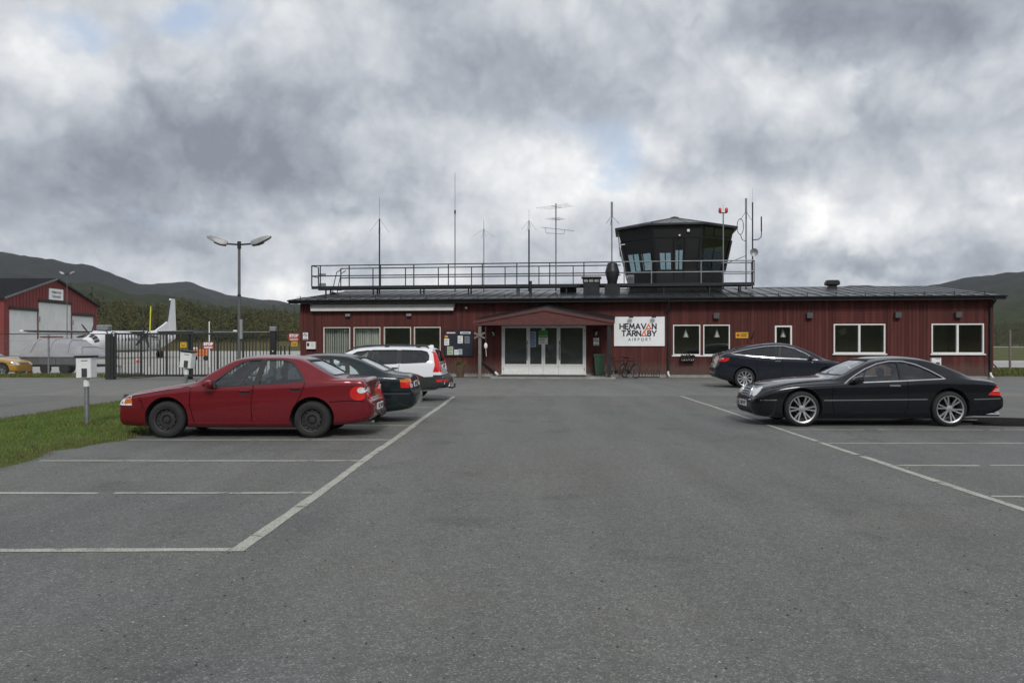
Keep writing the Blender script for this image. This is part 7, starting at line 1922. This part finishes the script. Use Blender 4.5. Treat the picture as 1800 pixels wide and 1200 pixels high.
for s in (-1, 1):
    MB().box(s * 12.6 if s > 0 else -13.0, 13.0 if s > 0 else -12.6, -0.7, 0.6, WZ_ + 0.10, WZ_ + 0.26).build('wing_tip', AW, ap)
    ex = s * 3.2
    b = MB()
    b.loft([[(ex + r_ * math.cos(2 * math.pi * k / 18), y, zc + hh * math.sin(2 * math.pi * k / 18)) for k in range(18)] for y, r_, hh, zc in ((-3.1, .22, .26, 2.72), (-2.9, .36, .40, 2.72), (-2.0, .46, .55, 2.72), (0, .50, .62, 2.75), (1.6, .46, .55, 2.82), (2.6, .22, .22, 3.0))])
    na = b.build('engine_nacelle', AW, ap)
    MB().lathe([(0.001, -3.65), (0.12, -3.5), (0.2, -3.3), (0.23, -3.08), (0.001, -3.08)], 16, axis='y', origin=(ex, 0, 2.74)).build('spinner', ANAV, na)
    for k in range(6):
        a = 0.5 + s * 0.35 + k * math.pi / 3; d = Vector((math.cos(a), 0, math.sin(a))); n_ = Vector((-math.sin(a), 0, math.cos(a))); c_ = Vector((ex, -3.25, 2.74)); ya = Vector((0, 1, 0))
        b = MB(); b.loft([[c_ + d * r_ + n_ * w + ya * w * tw, c_ + d * r_ + ya * .02, c_ + d * r_ - n_ * w - ya * w * tw, c_ + d * r_ - ya * .02] for r_, w, tw in ((.15, .07, 1.2), (.6, .13, .8), (1.2, .12, .5), (1.62, .06, .3))]); b.build('propeller_blade', ANAV, na)
    # main gear
    MB().cyl((ex, 0.5, 2.3), (ex, 0.7, 0.45), 0.09, n=10).build('gear_leg', GALV, ap); MB().cyl((ex, -0.3, 2.3), (ex, 0.62, 0.9), 0.05, n=8).build('gear_strut', GALV, ap)
    for q in (-0.22, 0.22):
        MB().lathe([(0.001, q - .12), (.2, q - .12), (.4, q - .1), (.45, q), (.4, q + .1), (.2, q + .12), (.001, q + .12)], 20, axis='x', origin=(ex, 0.7, 0.455)).build('main_wheel', TYRE, ap)
    MB().box(ex - .5 if s < 0 else ex + .42, ex - .42 if s < 0 else ex + .5, -0.2, 1.4, 1.75, 2.4).build('gear_door', AW, ap)
    b = MB(); b.loft([wing_section(x, 10.3 + 0.18 * abs(x), 1.5 - 0.16 * abs(x), 3.05 + 0.06 * abs(x), 0.11) for x in ((0, 1.5, 3.0, 4.2) if s > 0 else (0, -1.5, -3.0, -4.2))]); b.build('tailplane', AW, ap)
MB().cyl((0, -9.2, 1.2), (0, -9.1, 0.3), 0.07, n=8).build('nose_gear_leg', GALV, ap)
for q in (-.15, .15): MB().lathe([(0.001, q - .08), (.2, q - .08), (.29, q - .06), (.31, q), (.29, q + .06), (.2, q + .08), (.001, q + .08)], 18, axis='x', origin=(0, -9.1, 0.315)).build('nose_wheel', TYRE, ap)
fin = [(5.2, 3.0), (9.2, 4.35), (10.0, 4.7), (10.9, 7.55), (11.1, 7.8), (12.3, 7.8), (12.75, 2.8), (8, 2.7)]
b = MB(); b.prism([(y, z) for y, z in fin], 'x', -0.11, 0.11); b.build('tail_fin', AW, ap)
MB().prism([(9.95, 4.62), (10.05, 4.62), (11.0, 7.58), (10.88, 7.58)], 'x', -0.118, 0.118).build('fin_leading_edge', ANAV, ap)
MB().prism([(12.0, 3.0), (12.7, 2.95), (12.25, 7.6), (11.9, 7.6)], 'x', -0.114, 0.114).build('rudder', AW, ap)

# ------------------------------------------------------------------ gate, fence, signs
GATE = pmat('gate_dark_paint', (0.028, 0.031, 0.030), 0.5, 0.2, var=0.2, vscale=3)
GATEG = pmat('gate_green_paint', (0.010, 0.026, 0.024), 0.5, 0.2, var=0.2)
gy = 38.2
gt = thing('sliding_gate', 'dark steel sliding gate of vertical bars across the apron entrance', 'gate', (0, gy, 0))
gx0, gx1 = -19.0, -12.4
MB().box(gx0, gx1, -0.04, 0.04, 0.14, 0.24).build('bottom_rail', GATE, gt); MB().box(gx0, gx1, -0.04, 0.04, 2.07, 2.15).build('top_rail', GATE, gt)
bar = MB().box(-0.018, 0.018, -0.018, 0.018, 0.24, 2.07).mesh('bar', GATE); post_ = MB().box(-0.04, 0.04, -0.036, 0.036, 0.24, 2.07).mesh('gate_stile', GATE)
k = 0; x = gx0 + 0.04
while x < gx1:
    if k % 8 == 0: link('gate_stile', post_, gt, (x, 0, 0))
    else: link('bar', bar, gt, (x, 0, 0))
    x += 0.147; k += 1
for x0, x1 in ((-19.42, -19.05),):
    o = thing('gate_post', 'thick dark gate post at the left end of the sliding gate', 'gate post', (-19.25, gy + 0.1, 0), 0, 'gate posts')
    MB().bbox(-0.19, 0.07, -0.12, 0.12, -0.05, 2.1, 0.01).build('column', GATE, o); MB().bbox(0.10, 0.20, -0.16, 0.16, -0.05, 2.0, 0.01).build('guide', GATE, o)
    MB().tube([(-0.06, 0, 2.05), (0.12, 0, 2.2), (0.28, 0, 2.15)], 0.03, 6).build('bracket', GALV, o); MB().bbox(-0.55, 0.0, -0.25, 0.2, 2.24, 2.52, 0.05).build('lamp_head', GALV, o); MB().cyl((-0.1, 0, 2.08), (-0.2, 0, 2.26), 0.03, n=6).build('lamp_arm', GALV, o)
o = thing('gate_post', 'dark green guide column in the middle of the sliding gate', 'gate post', (-15.58, gy + 0.16, 0), 0, 'gate posts')
MB().bbox(-0.09, 0.09, -0.09, 0.09, -0.05, 2.2, 0.01).build('column', GATEG, o); MB().bbox(-0.16, 0.05, -0.30, -0.1, 0.55, 0.98, 0.01).build('junction_box', GATEG, o)
o = thing('gate_post', 'black gate motor post with lamp head at the right end of the gate', 'gate post', (-11.72, gy + 0.12, 0), 0, 'gate posts')
MB().bbox(-0.14, 0.12, -0.1, 0.1, -0.05, 2.25, 0.01).build('column', BLACKMETAL, o); MB().bbox(-0.15, 0.15, -0.16, 0.14, 2.22, 2.44, 0.03).build('lamp_head', GALV, o)
for k in range(3): MB().lathe([(.001, -.11), (.03, -.11), (.03, -.1)], 10, axis='y', origin=(0, 0, 0.95 + 0.18 * k)).build('button', WHITE, o)
fx = thing('fence_section', 'short dark bar fence between the gate motor and the terminal', 'fence', (-12.3, gy + 0.02, 0))
for k in range(4): MB().box(0.0 + 0.15 * k - 0.014, 0.0 + 0.15 * k + 0.014, -0.014, 0.014, 0.1, 2.0).build('bar', GATE, fx)
for x in (0.95, 1.13, 1.35): MB().box(x - 0.03, x + 0.03, -0.03, 0.03, -0.05, 1.55).build('post', GATE, fx)
MB().box(-0.1, 1.4, -0.03, 0.03, 0.2, 0.27).build('bottom_rail', GATE, fx); MB().box(-2.2, 0.5, 0.03, 0.07, 2.18, 2.22).build('top_rail', GALV, fx)
def stop_sign(x, y, z, w, h, label):
    o = thing('stop_sign', label, 'sign', (x, y, z), 0, 'red stop signs')
    MB().box(-w / 2, w / 2, -0.004, 0.004, -h / 2, h / 2).build('plate', SIGNRED, o)
    lettering('STOP', h * 0.5, SIGNWHITE, o, (0, -0.006, h * 0.17), 0.012, width=w * 0.86)
    for k in (0, 1): MB().box(-w * 0.38, w * 0.38, -0.006, -0.0035, -h * (0.22 + 0.16 * k) - 0.012, -h * (0.22 + 0.16 * k) + 0.012).build('print_line', SIGNWHITE, o)
    return o
def yellow_plate(x, y, z, w, h, label):
    o = thing('warning_plate', label, 'sign', (x, y, z), 0, 'yellow warning plates')
    MB().box(-w / 2, w / 2, -0.004, 0.004, -h / 2, h / 2).build('plate', YELLOW, o)
    for k in range(2): MB().box(-w * 0.3, w * 0.3, -0.006, -0.0035, -h * 0.05 - h * 0.22 * k - 0.012, -h * 0.05 - h * 0.22 * k + 0.012).build('print_line', INK, o)
    for s in (-1, 1): MB().box(s * w * 0.3 - 0.02, s * w * 0.3 + 0.02, -0.006, -0.0035, h * 0.22, h * 0.36).build('print_mark', INK, o)
stop_sign(-14.67, gy - 0.045, 1.58, 0.50, 0.32, 'red STOP sign hung on the bars of the sliding gate')
yellow_plate(-15.82, gy - 0.045, 1.60, 0.29, 0.25, 'yellow warning plate hung on the gate beside the green column')
fy = 44.3
o = thing('sign_fence', 'thin wire fence carrying signs beside the left end of the terminal', 'fence', (-12.4, fy, 0))
for x in (-0.9, 1.0): MB().cyl((x, 0, -0.05), (x, 0, 2.45), 0.025, n=8).build('post', GATE, o)
for z in (0.2, 1.75, 1.95, 2.1, 2.4): MB().cyl((-0.9, 0, z), (1.0, 0, z), 0.005, n=4).build('wire', GALV, o)
stop_sign(-12.45, fy - 0.03, 2.02, 0.56, 0.40, 'red STOP sign on the wire fence beside the terminal')
yellow_plate(-12.42, fy - 0.03, 1.66, 0.33, 0.26, 'yellow warning plate below the STOP sign beside the terminal')
o = thing('round_lamp', 'small white round lamp at the left wall edge below the signs', 'lamp', (-11.95, fy - 0.1, 1.66)); MB().lathe([(.001, -.08), (.1, -.06), (.13, 0), (.1, .06), (.001, .08)], 14, axis='y').build('globe', WHITE, o); MB().cyl((0, 0.0, 0), (0.3, 0.1, 0), 0.015, n=6).build('arm', GALV, o)
# wire fence on the left
wf = thing('wire_fence', 'galvanised wire mesh fence left of the gate', 'fence', (0, 41.4, 0))
for x in (-46, -40.5, -35, -29.4, -23.9, -20.6): MB().cyl((x, 0, -0.05), (x, 0, 2.18), 0.045, n=10).build('post', GALV, wf)
MB().cyl((-46, 0, 2.14), (-19.6, 0, 2.14), 0.022, n=8).build('top_pipe', DARKSTEEL, wf)
b = MB()
for z in (0.15, 0.7, 1.25, 1.8): b.cyl((-46, 0, z), (-19.6, 0, z), 0.004, n=3, caps=False)
xx = -30.0
while xx < -19.7:
    b.cyl((xx, 0.0, 0.1), (xx + 2.0, 0.0, 2.1), 0.0022, n=3, caps=False); b.cyl((xx + 2.0, 0.003, 0.1), (xx, 0.003, 2.1), 0.0022, n=3, caps=False); xx += 0.12
wm = b.build('wire_mesh', GALV, wf); wm['kind'] = 'stuff'
MB().tube([(-23.9 - 0.4, -0.06, 2.0), (-23.9 + 0.75, -0.06, 2.0)], 0.03, 6).build('cross_bar', REDTRIM, wf)
# covered trailer behind the fence
TARP = pmat('silver_tarpaulin', (0.34, 0.35, 0.37), 0.5, 0.0, var=0.12, vscale=1.2, bump=0.6, bscale=3, dirt=0.2); BOARDG = pmat('trailer_side_grey', (0.13, 0.135, 0.14), 0.5, 0.2, var=0.15)
tr = thing('covered_trailer', 'flatbed trailer under a silver grey tarpaulin behind the wire fence', 'trailer', (-25.2, 45.6, 0), R(-12))
rings = []
for q in np.linspace(0, 1, 16):
    x = -2.2 + 4.5 * q; sag = 0.045 * math.sin(q * 31); hh = 1.98 - 0.10 * q - (0.72 * max(0, (q - 0.60) / 0.40) ** 1.3) - 0.12 * max(0, (0.12 - q) / 0.12)
    wtop = 0.62 + sag
    rings.append([(x, -1.02, .95), (x, -0.99, 1.15), (x + (0.35 * (1 - q * 2)), -0.80 + sag, 1.15 + (hh - 1.15) * .7), (x + (0.5 * (1 - q * 2)), -wtop * .8, hh), (x + (0.5 * (1 - q * 2)), wtop * .8, hh), (x + (0.35 * (1 - q * 2)), 0.80 - sag, 1.15 + (hh - 1.15) * .7), (x, 0.99, 1.15), (x, 1.02, .95)])
MB().loft(rings, smooth=False).build('tarpaulin', TARP, tr, sharp=10)
for k in (2, 6, 10, 13):
    MB().tube([Vector(p) + Vector((0, 0, 0.012)) for p in rings[k][1:7]], 0.016, 5).build('tarp_strap', BOARDG, tr)
MB().bbox(-2.25, 2.35, -1.05, 1.05, .88, .97, .02).build('rim_rail', LSTEEL, tr)
for k in range(4):
    x = -2.2 + 1.13 * k; MB().bbox(x, x + 1.10, -1.02, -0.96, .52, .88, .01).build('side_board', BOARDG if k < 2 else LSTEEL, tr)
MB().bbox(-2.2, 2.3, -0.94, 0.94, .42, .54, .02).build('bed', BLACKMETAL, tr)
MB().box(-2.3, -1.6, -1.0, -0.94, .40, .52).build('rear_marker', REDTRIM, tr)
for x in (-0.7, 0.5):
    for s in (-1, 1): MB().lathe([(.001, -.1), (.2, -.1), (.3, -.08), (.32, 0), (.3, .08), (.2, .1), (.001, .1)], 18, axis='y', origin=(x, s * .88, .32)).build('wheel', TYRE, tr)
MB().tube([(2.2, 0, .48), (3.3, 0, .45)], .05, 8).build('drawbar', GALV, tr); MB().cyl((3.2, 0, .45), (3.2, 0, 0.0), .04, n=8).build('jockey_leg', GALV, tr)

# ------------------------------------------------------------------ masts, cones, poles
LH = pmat('lamp_head_grey', (0.30, 0.31, 0.31), 0.5, 0.3, var=0.1)
def lamp_post(loc, h, arm, label, r=0.07, rz_=0.0):
    o = thing('lamp_post', label, 'lamp post', loc, rz_, 'lamp posts')
    MB().cyl((0, 0, -0.05), (0, 0, h), r, r * 0.8, n=12).build('pole', pmat('lamp_pole_grey', (0.13, 0.135, 0.14), 0.5, 0.4, var=0.15), o)
    MB().cyl((0, 0, h - 0.28), (0, 0, h + 0.04), r * 1.15, n=12).build('top_socket', DARKSTEEL, o)
    for s in (-1, 1):
        MB().tube([(0, 0, h - 0.1), (s * arm * 0.42, 0, h - 0.06)], r * 0.55, 8).build('arm', DARKSTEEL, o)
        a = arm; rings = []
        for (u, wy, zb_, zt_) in ((0.36, .05, -.10, .05), (0.42, .10, -.13, .10), (0.55, .15, -.12, .16), (0.72, .17, -.02, .24), (0.88, .16, .10, .28), (0.98, .10, .19, .27), (1.0, .03, .22, .25)):
            x = s * a * u; rings.append([(x, -wy, h + zb_ + .03), (x, -wy * .9, h + (zb_ + zt_) / 2 + .04), (x, -wy * .5, h + zt_), (x, wy * .5, h + zt_), (x, wy * .9, h + (zb_ + zt_) / 2 + .04), (x, wy, h + zb_ + .03), (x, wy * .5, h + zb_), (x, -wy * .5, h + zb_)])
        hd = MB().loft(rings).build('lamp_head', LH, o)
        MB().loft([[(s * a * u, -w, h + z0), (s * a * u, w, h + z0), (s * a * u, w * .7, h + z0 - .06), (s * a * u, -w * .7, h + z0 - .06)] for u, w, z0 in ((.42, .08, -.11), (.60, .12, -.07), (.76, .12, .02))]).build('lamp_bowl', ANAV, hd)
    return o
lp = lamp_post((-12.5, 36.0, 0), 6.05, 1.40, 'tall double-headed street lamp behind the red car')
MB().bbox(0.045, 0.16, -0.10, 0.02, 1.85, 2.70, 0.015).build('side_box', LH, lp); MB().cyl((0, 0, 3.7), (0, 0, 3.78), 0.078, n=12).build('band', DARKSTEEL, lp)
lamp_post((-55.5, 100.0, 0), 10.2, 0.95, 'distant slim double lamp mast in front of the hangar', 0.05)
o = thing('marker_pole', 'tall thin yellow pole behind the gate', 'pole', (-27.3, 60.0, 0))
MB().cyl((0, 0, -0.05), (0, 0, 2.55), 0.04, n=8).build('lower_pole', GALV, o); MB().cyl((0, 0, 2.5), (0.06, 0, 4.4), 0.045, n=8).build('upper_pole', pmat('marker_yellow', (0.62, 0.60, 0.05), 0.5), o)
o = thing('white_pole', 'thin white pole beyond the gate near the STOP sign', 'pole', (-23.0, 60.0, 0)); MB().cyl((0, 0, -0.05), (0, 0, 3.2), 0.04, n=8).build('shaft', WHITE, o); MB().lathe([(.001, 3.3), (.05, 3.26), (.05, 3.18), (.001, 3.18)], 8).build('cap', WHITE, o)
CONE = pmat('cone_red', (0.62, 0.05, 0.03), 0.5, var=0.1)
for x, y, lb in ((-35.0, 74.5, 'red traffic cone on the apron under the aircraft wing'), (-23.6, 69.5, 'red traffic cone on the apron right of the lamp post'), (-27.0, 45.0, 'red traffic cone standing behind the yellow car')):
    o = thing('traffic_cone', lb, 'cone', (x, y, 0), 0, 'traffic cones')
    hh = 0.55 if y > 50 else 0.95
    MB().bbox(-.2, .2, -.2, .2, 0, .05, .01).build('base', CONE, o); MB().cyl((0, 0, .05), (0, 0, hh), .15, .04, n=14).build('shell', CONE, o); MB().cyl((0, 0, hh * .45), (0, 0, hh * .65), .112, .085, n=14).build('band', SIGNWHITE, o)
o = thing('ground_power_cart', 'small orange ground cart on the apron seen through the gate', 'cart', (-33.5, 85.0, 0), R(15))
MB().bbox(-.8, .8, -.5, .5, .45, 1.15, .05).build('housing', pmat('cart_orange', (0.55, 0.16, 0.05), 0.5, var=0.15), o); MB().bbox(-.9, -.3, -.4, .4, 1.15, 1.35, .04).build('cowl', WHITE, o)
for x in (-.55, .55):
    for s in (-1, 1): MB().lathe([(.001, -.06), (.2, -.06), (.24, 0), (.2, .06), (.001, .06)], 14, axis='y', origin=(x, s * .45, .24)).build('wheel', TYRE, o)
# right edge fence
rfn = thing('post_fence', 'wooden fence posts with brace on the grass right of the terminal', 'fence', (0, 48.0, 0))
for x, h in ((28.0, 2.45), (36.0, 2.4)): MB().cyl((x, 0, -0.05), (x, 0, h), 0.065, n=10).build('post', TIMBER, rfn)
MB().cyl((28.0, 0, 1.55), (27.2, 0.0, 0.0), 0.0, 0.0, n=3)
MB().cyl((26.0, 0.0, 1.45), (27.5, 0.0, 0.05), 0.05, n=8).build('brace', TIMBER, rfn)
MB().cyl((26.0, 0, -0.05), (26.0, 0, 1.6), 0.06, n=8).build('post', TIMBER, rfn)
for z in (0.5, 1.0, 1.5, 2.0): MB().cyl((26, 0, min(z, 1.5)), (36, 0, z), 0.004, n=3).build('wire', GALV, rfn)

# ------------------------------------------------------------------ the air: a thin even haze over the valley
def haze_box():
    m = bpy.data.materials.new('valley_air'); m.use_nodes = True
    t = m.node_tree; T = NT(t)
    for n in list(t.nodes): t.nodes.remove(n)
    out = T.n('ShaderNodeOutputMaterial'); pv = T.n('ShaderNodeVolumePrincipled')
    pv.inputs['Color'].default_value = (0.82, 0.90, 1.0, 1); pv.inputs['Density'].default_value = 0.00004
    T.link(pv.outputs[0], out.inputs['Volume'])
    b = MB(); b.box(-7500, 7500, -7500, 7500, -2.0, 470)
    o = b.build('haze', m); o['kind'] = 'stuff'; tag(o, 'thin pale haze filling the valley air', 'haze')
haze_box()
